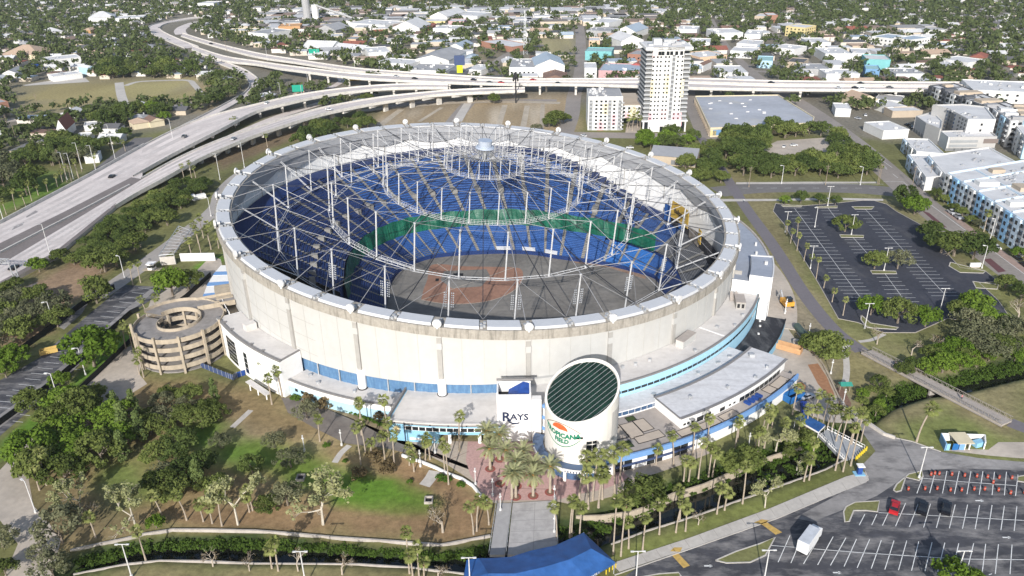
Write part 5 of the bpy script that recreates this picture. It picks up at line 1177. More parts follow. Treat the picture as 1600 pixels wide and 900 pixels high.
for(px,py,z,w,h,lab)in((492,92,4.5,10,5,'green highway sign panel beside the far road left of the overpass'),(468,162,9,8,5,'green highway sign panel standing on the left curving ramp')):
 g=np.array(G(px,py));S=thing('road_sign',lab,'sign',tuple(g),None);b=MB();b.box(g[0],g[1],z,w,0.3,h,rot=0.2);b.build('sign_panel',signg,S);b=MB()
 for s in(-1,1):b.tube((g[0]+s*w*0.3,g[1]+0.3,0),(g[0]+s*w*0.3,g[1]+0.3,z+h),0.2,5)
 b.build('post',steelg,S)
# ================================================================== BUILDINGS
wallm={}
def W_(key,c):
 if key not in wallm:wallm[key]=mat('wall_'+key,c,0.85,0.05,0.5,big=0.05)
 return wallm[key]
WHITE=W_('white',(0.70,0.69,0.665));CREAM=W_('cream',(0.62,0.54,0.38));GREYW=W_('grey',(0.36,0.36,0.36));ORANGE=W_('orange',(0.50,0.29,0.14));PINKW=W_('pink',(0.54,0.34,0.34));YEL=W_('pale_yellow',(0.62,0.52,0.26));TURQ=W_('turquoise',(0.18,0.44,0.45));BRICKW=W_('brick',(0.33,0.17,0.12));PEACH=W_('peach',(0.62,0.44,0.30));BLUEW=W_('blue',(0.16,0.30,0.48));TANW=W_('tan',(0.46,0.38,0.29));LBW=W_('light_blue',(0.42,0.60,0.72));DGW=W_('dark_grey',(0.10,0.105,0.115));REDW=W_('red',(0.38,0.10,0.09))
RW_=mat('roof_white',(0.58,0.575,0.57),0.8,0.05,0.4,big=0.10,bigscale=0.08);RG=mat('roof_grey',(0.34,0.34,0.345),0.85,0.06,0.4,big=0.10,bigscale=0.08);RBL=mat('roof_metal_blue',(0.36,0.42,0.48),0.5,0.05,0.4,big=0.06);RBR=mat('roof_brown',(0.20,0.125,0.095),0.9,0.08,0.6);RTN=mat('roof_tan',(0.45,0.33,0.24),0.9,0.08,0.6);RRD=mat('roof_red',(0.28,0.10,0.07),0.9,0.08,0.6);RDK=mat('roof_dark',(0.11,0.11,0.115),0.9,0.08,0.6);RSV=mat('roof_streaked',(0.38,0.395,0.43),0.8,0.06,0.3,big=0.15,bigscale=0.03,stain=(0.5,0.46,0.36),stain_amt=0.6,stain_scale=(0.02,0.03,0.1));RTQ=mat('roof_teal',(0.30,0.48,0.48),0.7,0.06,0.4)
winbox={}
def winmesh(w,h,m,th=0.16):
 k=(round(w,2),round(h,2),m.name)
 if k not in winbox:b=MB();b.box(0,0,-h/2,w,th,h);winbox[k]=b.mesh('window',m)
 return winbox[k]
def facade(t,p0,p1,zs,nx,w,h,m=None,name='window',skip=None,margin=0.5,xs=None):
 p0=np.array(p0[:2]);p1=np.array(p1[:2]);d=p1-p0;L=np.linalg.norm(d);ang=math.atan2(d[1],d[0]);base=worldloc(t);m=m or glass;me=winmesh(w,h,m)
 for z in zs:
  for k in range(nx)if xs is None else range(len(xs)):
   f=(k+margin)/(nx-1+2*margin)if xs is None else xs[k]
   if skip and skip(k,z):continue
   p=p0+d*f;inst(name,me,t,(p[0]-base.x,p[1]-base.y,z-base.z),(0,0,ang))
def rect(pL,pR,depth,z=0):
 a=np.array(G(*pL)[:2]);b=np.array(G(*pR)[:2]);d=(b-a)/np.linalg.norm(b-a);n=np.array([-d[1],d[0]])
 q=[tuple(a),tuple(b),tuple(b+n*depth),tuple(a+n*depth)];OCCP.append(q);return q
def bld(label,pL,pR,depth,h,wall=None,roof=None,kind='flat',name='commercial_building',cat='building',group=None,units=0,win=0,storeys=1,rise=None,para=0.6,seed=None,doors=0):
 wall=wall or WHITE;roof=roof or RW_;q=rect(pL,pR,depth);c=np.mean(q,0);t=thing(name,label,cat,(c[0],c[1],0),group);r=random.Random(seed if seed is not None else int(pL[0]*7+pL[1]*13))
 W=np.linalg.norm(np.array(q[1])-np.array(q[0]));ang=math.atan2(q[1][1]-q[0][1],q[1][0]-q[0][0])
 if kind=='flat':
  b=MB();b.prism(q,0,h);b.build('wall',wall,t)
  ins=[tuple(np.array(p)+(c-np.array(p))*0.02)for p in q];b=MB();b.prism(ins,h,h+0.12);b.build('roof',roof,t)
  b=MB()
  for i in range(4):
   A,B=np.array(q[i]),np.array(q[(i+1)%4]);d=(B-A);L=np.linalg.norm(d);m=(A+B)/2+(c-(A+B)/2)/np.linalg.norm(c-(A+B)/2)*0.1;b.box(m[0],m[1],h,L+(0.35 if i%2 else-0.36),0.35,para,rot=math.atan2(d[1],d[0]))
  b.build('parapet',wall,t)
 else:
  rise=rise or min(W,depth)*0.22;b=MB();b.prism(q,0,h);b.build('wall',wall,t);b=MB();Q=[np.array(p)for p in q];ov=[p+(p-c)/np.linalg.norm(p-c)*0.7 for p in Q]
  E=lambda p,z:(p[0],p[1],z)
  alongx=W>=depth
  if kind=='gable_front':alongx=False
  if alongx:r0,r1=(ov[0]+ov[3])/2,(ov[1]+ov[2])/2
  else:r0,r1=(ov[0]+ov[1])/2,(ov[3]+ov[2])/2
  if kind=='hip':
   dd=(r1-r0);L=np.linalg.norm(dd);s=min(0.42,min(W,depth)*0.5/L);r0,r1=r0+dd*s,r1-dd*s
  z1=h+rise;z0=h-0.1
  if alongx:b.face([E(ov[0],z0),E(ov[1],z0),E(r1,z1),E(r0,z1)]);b.face([E(ov[2],z0),E(ov[3],z0),E(r0,z1),E(r1,z1)]);e=[(ov[1],ov[2],r1),(ov[3],ov[0],r0)]
  else:b.face([E(ov[1],z0),E(ov[2],z0),E(r1,z1),E(r0,z1)]);b.face([E(ov[3],z0),E(ov[0],z0),E(r0,z1),E(r1,z1)]);e=[(ov[0],ov[1],r0),(ov[2],ov[3],r1)]
  for A,B,R in e:
   if kind=='hip':b.face([E(A,z0),E(B,z0),E(R,z1)])
  b.face([E(p,z0)for p in reversed(ov)]);b.build('roof',roof,t)
  if kind!='hip':
   b=MB()
   for A,B,R in e:f=0.985;b.face([E(c+(A-c)*f,z0),E(c+(B-c)*f,z0),E(c+(R-c)*f,z1-0.1)])
   b.build('gable',wall,t)
 if win:
  hh=(h-0.6)/storeys;wh=min(1.5,hh*0.5)
  o=-np.array([-(q[1][1]-q[0][1]),q[1][0]-q[0][0]])/W*0.02
  facade(t,np.array(q[0])+o,np.array(q[1])+o,[hh*(k+0.55)for k in range(storeys)],win,min(1.6,W/win*0.5),wh)
  facade(t,np.array(q[1]),np.array(q[2]),[hh*(k+0.55)for k in range(storeys)],max(2,int(win*depth/W)),min(1.6,W/win*0.5),wh)
 for k in range(units):
  u,v=r.uniform(0.12,0.88),r.uniform(0.15,0.85);p=np.array(q[0])*(1-u)*(1-v)+np.array(q[1])*u*(1-v)+np.array(q[2])*u*v+np.array(q[3])*(1-u)*v;s=r.uniform(1.2,3.0);b=MB();b.box(p[0],p[1],h+0.1,s,s*r.uniform(0.6,1.1),r.uniform(0.7,1.6),rot=ang);b.build('roof_unit',r.choice([steelg,RG,white]),t)
 for k in range(doors):
  f=(k+0.6)/(doors+0.2);p=np.array(q[0])*(1-f)+np.array(q[1])*f;b=MB();b.box(p[0],p[1],0,min(3.2,W/doors*0.5),0.2,min(3.4,h*0.6),rot=ang);b.build('door',RG,t)
 return t,q
# ---- white tower block
tq=rect((1003,206.5),(1071,205.5),26);TWc=np.mean(tq,0)
TW=thing('apartment_tower','tall white apartment tower with pink and yellow tinted bays, highest building in view','tower',(TWc[0],TWc[1],0))
TH=52.5;fh=2.72;A,B,Cc,Dd=[np.array(p)for p in tq];dx=(B-A)/np.linalg.norm(B-A);dy=(Dd-A)/np.linalg.norm(Dd-A);Wt=np.linalg.norm(B-A)
core=[A+dx*4.0,B-dx*4.6,B-dx*4.6+dy*26,A+dx*4.0+dy*26]
b=MB();b.prism([tuple(p)for p in core],3.5,TH);b.build('wall',WHITE,TW)
b=MB();b.prism([tuple(p)for p in(A-dx*0.6-dy*0.6,B+dx*0.8-dy*0.6,B+dx*0.8+dy*27,A-dx*0.6+dy*27)],6.6,7.4);b.build('podium_slab',WHITE,TW)
b=MB();b.prism([tuple(p)for p in(A+dx*1.5+dy*1.2,B-dx*1.5+dy*1.2,B-dx*1.5+dy*25,A+dx*1.5+dy*25)],0,6.6);b.build('lobby',glass,TW)
for k in range(9):
 p=A+dx*(0.6+(Wt-1.2)*k/8);b=MB();b.box(p[0],p[1],0,0.9,0.9,6.6);b.build('podium_column',WHITE,TW)
b=MB()
for f0,f1,z0,z1 in((0.13,0.27,3.4,6.6),(0.29,0.54,3.4,6.6),(0.56,0.9,3.6,6.6)):p,q=A+dx*Wt*f0+dy*0.4,A+dx*Wt*f1+dy*0.4;b.box((p[0]+q[0])/2,(p[1]+q[1])/2,z0,Wt*(f1-f0),0.6,z1-z0,rot=math.atan2(dx[1],dx[0]))
b.build('pink_panel',PINKW,TW)
b=MB();p=A+dx*Wt*0.27+dy*0.3;b.box(p[0],p[1],0.1,5.2,0.7,3.2,rot=math.atan2(dx[1],dx[0]));b.build('garage_door',WHITE,TW)
pinkt=W_('faded_pink',(0.72,0.46,0.48));yelt=W_('faded_yellow',(0.74,0.66,0.46));pinkl=W_('blush',(0.72,0.56,0.55))
def tint(f0,f1,z0,z1,m):
 p,q=A+dx*Wt*f0-dy*0.02,A+dx*Wt*f1-dy*0.02;b=MB();b.box((p[0]+q[0])/2,(p[1]+q[1])/2,z0,Wt*(f1-f0),0.06,z1-z0,rot=math.atan2(dx[1],dx[0]));b.build('tinted_panel',m,TW)
for a_ in((0.13,0.22,7.5,12.0,pinkt),(0.40,0.54,7.5,14.5,pinkl),(0.66,0.88,7.5,12.2,pinkt),(0.13,0.22,22.5,33,yelt),(0.45,0.54,24,36,yelt),(0.8,0.88,22,33,yelt),(0.13,0.25,46.5,49.5,pinkl)):tint(*a_)
facade(TW,A-dy*0.0,B,[8.7+fh*k for k in range(15)],0,1.05,1.1,xs=[0.165,0.25,0.325,0.43,0.505,0.70,0.80],skip=lambda k,z:False)
facade(TW,A,B,[49.0],0,1.9,2.3,xs=[0.29,0.36,0.47,0.55,0.66,0.77,0.86,0.90])
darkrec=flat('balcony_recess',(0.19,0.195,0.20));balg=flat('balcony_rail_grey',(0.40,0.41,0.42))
for s,fc in((0,A+dx*2.1),(1,B-dx*2.4)):
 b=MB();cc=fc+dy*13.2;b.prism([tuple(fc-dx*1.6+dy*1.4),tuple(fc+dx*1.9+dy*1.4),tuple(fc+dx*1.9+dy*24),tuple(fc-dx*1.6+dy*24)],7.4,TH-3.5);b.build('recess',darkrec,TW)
 for k in range(16):
  z=7.5+fh*k;b=MB();b.prism([tuple(fc-dx*2.3-dy*0.5),tuple(fc+dx*2.0-dy*0.5),tuple(fc+dx*2.0+dy*25),tuple(fc-dx*2.3+dy*25)],z+fh-0.45,z+fh-0.3);o=b.build('balcony',WHITE,TW)
  b=MB();p=fc-dx*0.15-dy*0.5;b.box(p[0],p[1],z+fh-0.3,4.3,0.1,0.9,rot=math.atan2(dx[1],dx[0]));sgn=-1 if s==0 else 1;pp=fc+dx*(2.25*sgn if s==0 else 2.0)+dy*12;b.box(pp[0],pp[1],z+fh-0.3,0.1,24.5,0.9,rot=math.atan2(dx[1],dx[0]));b.build('balcony_rail',balg,o)
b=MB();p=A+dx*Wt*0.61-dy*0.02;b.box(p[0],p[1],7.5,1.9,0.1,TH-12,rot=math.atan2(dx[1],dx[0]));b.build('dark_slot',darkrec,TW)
for k in range(15):b=MB();b.box(p[0]-dy[0]*0.3,p[1]-dy[1]*0.3,8.0+fh*k,1.9,0.5,0.9,rot=math.atan2(dx[1],dx[0]));b.build('balcony_rail',balg,TW)
b=MB();b.prism([tuple(A-dx*0.6),tuple(B+dx*0.6),tuple(B+dx*0.6+dy*26.4),tuple(A-dx*0.6+dy*26.4)],TH-1.6,TH);b.build('top_slab',WHITE,TW)
b=MB();b.prism([tuple(A+dx*0.6+dy*1),tuple(B-dx*0.6+dy*1),tuple(B-dx*0.6+dy*25),tuple(A+dx*0.6+dy*25)],TH,TH+0.15);b.build('roof',RW_,TW)
for u,v,s1,s2,hh in((0.3,0.5,5,6,3.4),(0.6,0.6,8,5,2.6),(0.45,0.3,3,3,1.6),(0.75,0.35,4,3,1.8),(0.12,0.3,3,4,1.2),(0.88,0.6,3,5,1.4),(0.62,0.25,2.4,2,1.3)):
 p=A+dx*Wt*u+dy*26*v;b=MB();b.box(p[0],p[1],TH+0.15,s1,s2,hh);b.build('roof_unit',random.choice([steelg,RW_,RG]),TW)
# ---- mid rise next to it
mq=rect((918,203.5),(971,203.5),30);A,B,Cc,Dd=[np.array(p)for p in mq];dx=(B-A)/np.linalg.norm(B-A);dy=(Dd-A)/np.linalg.norm(Dd-A);Wm=np.linalg.norm(B-A);c=np.mean(mq,0);an=math.atan2(dx[1],dx[0])
MR=thing('midrise_block','white eight storey block with pink and yellow bays left of the tall tower','building',(c[0],c[1],0));MH=21.0
b=MB();b.prism(mq,0,MH);b.build('wall',WHITE,MR);b=MB();b.prism([tuple(np.array(p)+(c-np.array(p))*0.03)for p in mq],MH,MH+0.1);b.build('roof',RG,MR)
b=MB();p=(A+B)/2;b.box(p[0],p[1],MH-1.6,Wm,0.3,2.4,rot=an);b.build('parapet',WHITE,MR)
facade(MR,A,B,[1.7+2.42*k for k in range(8)],0,1.5,1.2,xs=[0.24,0.38,0.51,0.76])
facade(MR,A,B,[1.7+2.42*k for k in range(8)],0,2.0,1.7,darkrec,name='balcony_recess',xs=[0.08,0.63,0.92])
for k in range(8):
 for f in(0.08,0.63,0.92,0.99):p=A+dx*Wm*f-dy*0.4;b=MB();b.box(p[0],p[1],0.6+2.42*k,2.4,0.7,0.75,rot=an);b.build('balcony',balg,MR)
for f0,f1,z0,z1,m in((0.28,0.47,0,5.2,pinkt),(0.70,0.84,3.4,10,pinkt),(0.42,0.58,10,17.5,yelt),(0.3,0.4,5,7,pinkl)):p=A+dx*Wm*(f0+f1)/2;b=MB();b.box(p[0],p[1],z0,Wm*(f1-f0),0.08,z1-z0,rot=an);b.build('tinted_panel',m,MR)
rr=random.Random(5)
for k in range(34):p=A+dx*Wm*rr.uniform(0.05,0.55)+dy*30*rr.uniform(0.1,0.9);b=MB();b.box(p[0],p[1],MH+0.1,rr.uniform(0.8,1.6),rr.uniform(0.8,1.6),rr.uniform(0.8,1.3),rot=an);b.build('roof_unit',rr.choice([steelg,RG,white]),MR)
bq=[tuple(B+dy*6),tuple(B+dx*13+dy*6),tuple(B+dx*13+dy*26),tuple(B+dy*26)];b=MB();b.prism(bq,6.5,14.6);b.build('link_wing',WHITE,MR)
facade(MR,B+dy*6,B+dx*13+dy*6,[8.2,10.6,13.0],4,1.5,1.3);p=B+dx*7.5+dy*5.96;b=MB();b.box(p[0],p[1],6.6,3.4,0.08,7.8,rot=an);b.build('tinted_panel',yelt,MR);p=B+dx*3.5+dy*5.96;b=MB();b.box(p[0],p[1],6.6,2.6,0.08,4,rot=an);b.build('tinted_panel',pinkt,MR)
b=MB();b.prism([tuple(np.array(p))for p in(B+dx*0.5+dy*7,B+dx*12.5+dy*7,B+dx*12.5+dy*44,B+dx*0.5+dy*44)],14.6,14.9);b.build('pool_deck',TANW,MR)
# ---- warehouse with pale blue roof, right of the tower
wq=[G(1086,151,5)[:2],G(1110,202,5)[:2],G(1268,194,5)[:2],G(1272,184,5)[:2],G(1216,149,5)[:2]];OCCP.append(wq);c=np.mean(wq,0)
WH=thing('warehouse','large flat blue grey roofed warehouse with cream mural wall right of the tower','warehouse',(c[0],c[1],0));b=MB();b.prism(wq,0,4.7);b.build('wall',CREAM,WH);b=MB();b.prism([tuple(np.array(p)+(c-np.array(p))*0.015)for p in wq],4.7,5.0);b.build('roof',RSV,WH)
b=MB()
for i in range(5):A2,B2=np.array(wq[i]),np.array(wq[(i+1)%5]);d=B2-A2;m=(A2+B2)/2;b.box(m[0],m[1],4.7,np.linalg.norm(d),0.6,0.9 if i!=1 else 1.4,rot=math.atan2(d[1],d[0]))
b.build('parapet',CREAM,WH)
a0,a1=np.array(wq[0]),np.array(wq[1]);d=(a1-a0);n_=np.array([d[1],-d[0]])/np.linalg.norm(d)
for k in range(16):p=a0+d*(k+0.5)/16+n_*0.2*(-1);b=MB();b.box(p[0],p[1],0,0.6,1.5,4.7,rot=math.atan2(d[1],d[0]));b.build('buttress',TANW,WH)
a0,a1=np.array(wq[1]),np.array(wq[2]);d=a1-a0;an=math.atan2(d[1],d[0])
for f,w,z0,h,m in((0.08,7,1,3.5,BLUEW),(0.15,4,1,3.4,YEL),(0.03,4,1,3,YEL),(0.22,4,1,2,BLUEW)):p=a0+d*f;b=MB();b.box(p[0],p[1],z0,w,0.15,h,rot=an);b.build('mural_panel',m,WH)
for k in range(14):u,v=rr.uniform(0.1,0.9),rr.uniform(0.15,0.85);p=np.array(wq[0])*(1-u)*(1-v)+np.array(wq[4])*u*(1-v)+np.array(wq[3])*u*v+np.array(wq[1])*(1-u)*v;b=MB();b.box(p[0],p[1],5.0,2.2,1.2,0.5);b.build('skylight',RW_,WH)
# ---- fire station style hall behind the dome
FSt,fq=bld('low tan hall with a grey gabled roof behind the right rim of the dome',(1016,256),(1086,262),20,5.2,TANW,mat('roof_slate',(0.27,0.275,0.29),0.8,0.05,0.5,big=0.06),'gable',name='gabled_hall',rise=3.0)
facade(FSt,np.array(fq[0])*0.55+np.array(fq[1])*0.45,fq[1],[1.9],5,2.2,2.6,darkrec,name='open_bay');
# ---- apartments on the right edge
def aptrow(label,roofpts,h,cols,group=None,fl=4,nx=(12,5),wallms=None,units=14,name='apartment_block',faces=(0,),winm=None):
 q=[G(x,y,h)[:2]for x,y in roofpts];OCCP.append(q);c=np.mean(q,0);t=thing(name,label,'apartment building',(c[0],c[1],0),group);b=MB();b.prism(q,0,h);b.build('wall',wallms[0],t)
 ins=[tuple(np.array(p)+(c-np.array(p))*0.025)for p in q];b=MB();b.prism(ins,h,h+0.15);b.build('roof',RW_,t)
 b=MB()
 for i in range(len(q)):A2,B2=np.array(q[i]),np.array(q[(i+1)%len(q)]);d=B2-A2;m=(A2+B2)/2;b.box(m[0],m[1],h,np.linalg.norm(d),0.4,0.8,rot=math.atan2(d[1],d[0]))
 b.build('parapet',wallms[0],t)
 for fi,nxx in zip(faces,nx):
  A2,B2=np.array(q[fi]),np.array(q[(fi+1)%len(q)]);d=B2-A2;L=np.linalg.norm(d);an=math.atan2(d[1],d[0]);n=np.array([d[1],-d[0]])/L
  if np.dot(n,c-(A2+B2)/2)>0:n=-n
  seg=max(1,nxx//2)
  for k in range(seg):
   f0,f1=k/seg,(k+0.55)/seg;p=A2+d*(f0+f1)/2+n*0.5;b=MB();b.box(p[0],p[1],0,L*(f1-f0),1.0,h+0.5,rot=an);b.build('facade_bay',wallms[1+k%(len(wallms)-1)],t)
   p2=A2+d*(f1+0.22/seg)+n*0.35
   for z in range(1,fl):b=MB();b.box(p2[0],p2[1],h/fl*z-0.1,L*0.4/seg,1.2,1.0,rot=an);b.build('balcony',balg,t)
  hh=h/fl;facade(t,A2+n*1.0,B2+n*1.0,[hh*(k+0.55)for k in range(fl)],nxx,min(1.7,L/nxx*0.42),hh*0.5,winm or glass)
 if units>12:
  U_=lambda u,v:np.array(q[0])*(1-u)*(1-v)+np.array(q[1])*u*(1-v)+np.array(q[2])*u*v+np.array(q[3])*(1-u)*v
  for(u0,v0),(u1,v1)in[((k/6,0.02),(k/6,0.98))for k in range(1,6)]+[((0.02,0.33),(0.98,0.33)),((0.34,0.66),(0.98,0.66))]:
   A2,B2=U_(u0,v0),U_(u1,v1);d=B2-A2;m=(A2+B2)/2;b=MB();b.box(m[0],m[1],h+0.15,np.linalg.norm(d),0.35,0.85 if v0==0.02 else 0.75,rot=math.atan2(d[1],d[0]));b.build('roof_divider',wallms[0],t)
  for u,v,w_,l_ in((0.25,0.2,5,9),(0.58,0.15,4,7),(0.75,0.5,8,14),(0.42,0.55,7,16),(0.1,0.5,4,6),(0.9,0.2,4,8)):
   p=U_(u,v);b=MB();b.box(p[0],p[1],h+0.15,w_,l_,1.8,rot=math.atan2(q[1][1]-q[0][1],q[1][0]-q[0][0]));b.build('roof_house',[RG,TANW,wallms[1]][int(u*10)%3],t)
 r2=random.Random(len(label))
 for k in range(units):
  u,v=r2.uniform(0.1,0.9),r2.uniform(0.15,0.85);p=np.array(q[0])*(1-u)*(1-v)+np.array(q[1])*u*(1-v)+np.array(q[2])*u*v+np.array(q[3])*(1-u)*v;b=MB();b.box(p[0],p[1],h+0.15,1.0,1.0,0.8,rot=r2.random());b.build('roof_unit',r2.choice([RG,steelg]),t)
 return t,q
SKY=W_('sky_blue',(0.30,0.52,0.74));PB=W_('pale_grey_blue',(0.58,0.68,0.76))
aptrow('long white and sky blue apartment block along the diagonal avenue, right edge',[(1481,272),(1640,372),(1800,345),(1600,252)],12.5,None,wallms=[PB,WHITE,SKY,PB],nx=(22,),units=90)
aptrow('white three storey townhouse row just above the blue apartment block',[(1452,245),(1480,278),(1600,262),(1545,232)],9.0,None,wallms=[WHITE,PB,WHITE],nx=(5,10),fl=3,faces=(0,1),units=10)
aptrow('white low row house with flat roof at the avenue corner',[(1421,243),(1447,279),(1480,276),(1451,243)],6.5,None,wallms=[WHITE,PB,WHITE],nx=(5,),fl=2,units=6)
aptrow('white row house with rooftop vents behind the avenue trees',[(1413,218),(1432,238),(1475,242),(1450,219)],6.5,None,wallms=[WHITE,PB,WHITE],nx=(5,),fl=2,units=8)
aptrow('dark grey and white apartment block beside the overpass, upper right',[(1453,135),(1552,172),(1590,168),(1490,131)],13,None,wallms=[DGW,DGW,WHITE],nx=(16,3),faces=(0,1),units=24)
aptrow('grey and white balcony block at the right edge below the overpass',[(1554,172),(1578,190),(1660,185),(1620,160)],15,None,wallms=[GREYW,WHITE,LBW],nx=(4,8),fl=5,faces=(0,1),units=14)
aptrow('white and blue apartment block cut by the right edge, below the garage',[(1582,190),(1602,215),(1700,215),(1660,188)],12,None,wallms=[WHITE,LBW,WHITE],nx=(4,6),fl=4,faces=(0,1),units=8)
bld('long white parking deck between the dark apartments and the right edge',(1515,166),(1640,172),40,11,WHITE,RW_,units=10,name='parking_garage',win=8,storeys=3)
# hotel
def hblock(name,label,pts,h,cols,roofm=None,units=10):
 q=[G(x,y,h)[:2]for x,y in pts];OCCP.append(q);c=np.mean(q,0);t=thing(name,label,'hotel',(c[0],c[1],0));n=len(q)
 for i in range(n):
  A2,B2=np.array(q[i]),np.array(q[(i+1)%n]);d=B2-A2;m=(A2+B2)/2;m=m+(c-m)/np.linalg.norm(c-m)*0.3;b=MB();b.box(m[0],m[1],0.002*i,np.linalg.norm(d)-(0.65 if i%2 else 0),0.6,h+0.7,rot=math.atan2(d[1],d[0]));b.build('wall',cols[i%len(cols)],t)
 b=MB();b.prism([tuple(np.array(p)+(c-np.array(p))*0.02)for p in q],0.5,h);b.build('roof',roofm or RW_,t);r2=random.Random(h)
 for k in range(units):
  u,v=r2.uniform(0.12,0.88),r2.uniform(0.15,0.85);p=np.array(q[0])*(1-u)*(1-v)+np.array(q[1])*u*(1-v)+np.array(q[2])*u*v+np.array(q[3])*(1-u)*v;b=MB();b.box(p[0],p[1],h,1.5,1.2,0.9,rot=r2.random());b.build('roof_unit',r2.choice([RG,steelg,RW_]),t)
 return t,q
def fwin(t,q,i,f0,f1,zs,n,w,h,m=None,name='window'):
 A2,B2=np.array(q[i]),np.array(q[(i+1)%len(q)]);c=np.mean(q,0);m0=(A2+B2)/2;o=(m0-c)/np.linalg.norm(m0-c)*0.08;facade(t,A2+(B2-A2)*f0+o,A2+(B2-A2)*f1+o,zs,n,w,h,m,name)
HG=W_('hotel_grey',(0.44,0.43,0.415));HW=W_('hotel_white',(0.66,0.65,0.63));HD=W_('hotel_dark',(0.17,0.175,0.18))
t,q=hblock('hotel','tall light grey hotel block with a dark gridded recess, right of the grove',[(1457,165),(1479,170),(1513,188),(1556,188),(1540,168),(1505,164)],15.0,[HG,HG,HW,HW,HG,HG])
fwin(t,q,1,0.0,0.55,[8.0],1,9.0,13,HD,'dark_recess');fwin(t,q,1,0.02,0.5,[2.5+2.3*k for k in range(6)],4,1.5,1.3,glassb);fwin(t,q,1,0.58,0.98,[2.5+2.3*k for k in range(6)],3,1.4,1.2);fwin(t,q,2,0.45,0.6,[9.0,12.5],1,1.3,1.4);fwin(t,q,0,0.2,0.95,[2.5+2.3*k for k in range(6)],3,1.3,1.2,glassb)
t,q=hblock('hotel_wing','lower hotel wing with a brown end panel, front of the tall hotel block',[(1469,206),(1482,216),(1558,215),(1545,204)],7.6,[HW,HG,HG,HG],units=5)
fwin(t,q,1,0.05,0.62,[3.0,5.6],8,2.0,1.5,W_('hotel_pane',(0.30,0.31,0.32)));fwin(t,q,1,0.78,1.0,[5.6],1,8.5,2.6,W_('hotel_brown',(0.20,0.165,0.15)),'brown_panel');fwin(t,q,1,0.0,1.0,[0.9],12,3.4,1.5,darkrec,'open_bay')
t,q=hblock('hotel_wing','grey hotel wing on open parking bays, left of the tall hotel block',[(1431,183),(1447,194),(1470,203),(1472,190),(1457,176)],9.0,[HG,HG,HG,HW,HG],units=4)
fwin(t,q,0,0.0,1.0,[1.4],4,3.2,2.0,darkrec,'open_bay');fwin(t,q,1,0.0,1.0,[1.4],5,3.2,2.0,darkrec,'open_bay');fwin(t,q,1,0.1,0.9,[5.0,7.2],4,1.2,1.0,glassb)
Gg=thing('parking_garage','open garage with a reddish tiled top deck below the hotel','garage',(*G(1540,255)[:2],0));gq=[G(x,y,6)[:2]for x,y in((1508,241),(1543,264),(1600,262),(1556,238))]
b=MB();b.prism(gq,0,5.4);b.build('wall',TANW,Gg);b=MB();c=np.mean(gq,0);b.prism([tuple(np.array(p)+(c-np.array(p))*0.12)for p in gq],5.4,5.5);b.build('top_deck',mat('reddish_deck',(0.38,0.22,0.2),0.9,0.1,0.6,stain=(0.5,0.48,0.46),stain_amt=0.8,stain_scale=(0.05,0.4,0.1)),Gg)
b=MB()
for i in range(4):A2,B2=np.array(gq[i]),np.array(gq[(i+1)%4]);d=B2-A2;m=(A2+B2)/2;b.box(m[0],m[1],5.4,np.linalg.norm(d),0.5,1.0,rot=math.atan2(d[1],d[0]))
b.build('parapet',WHITE,Gg)
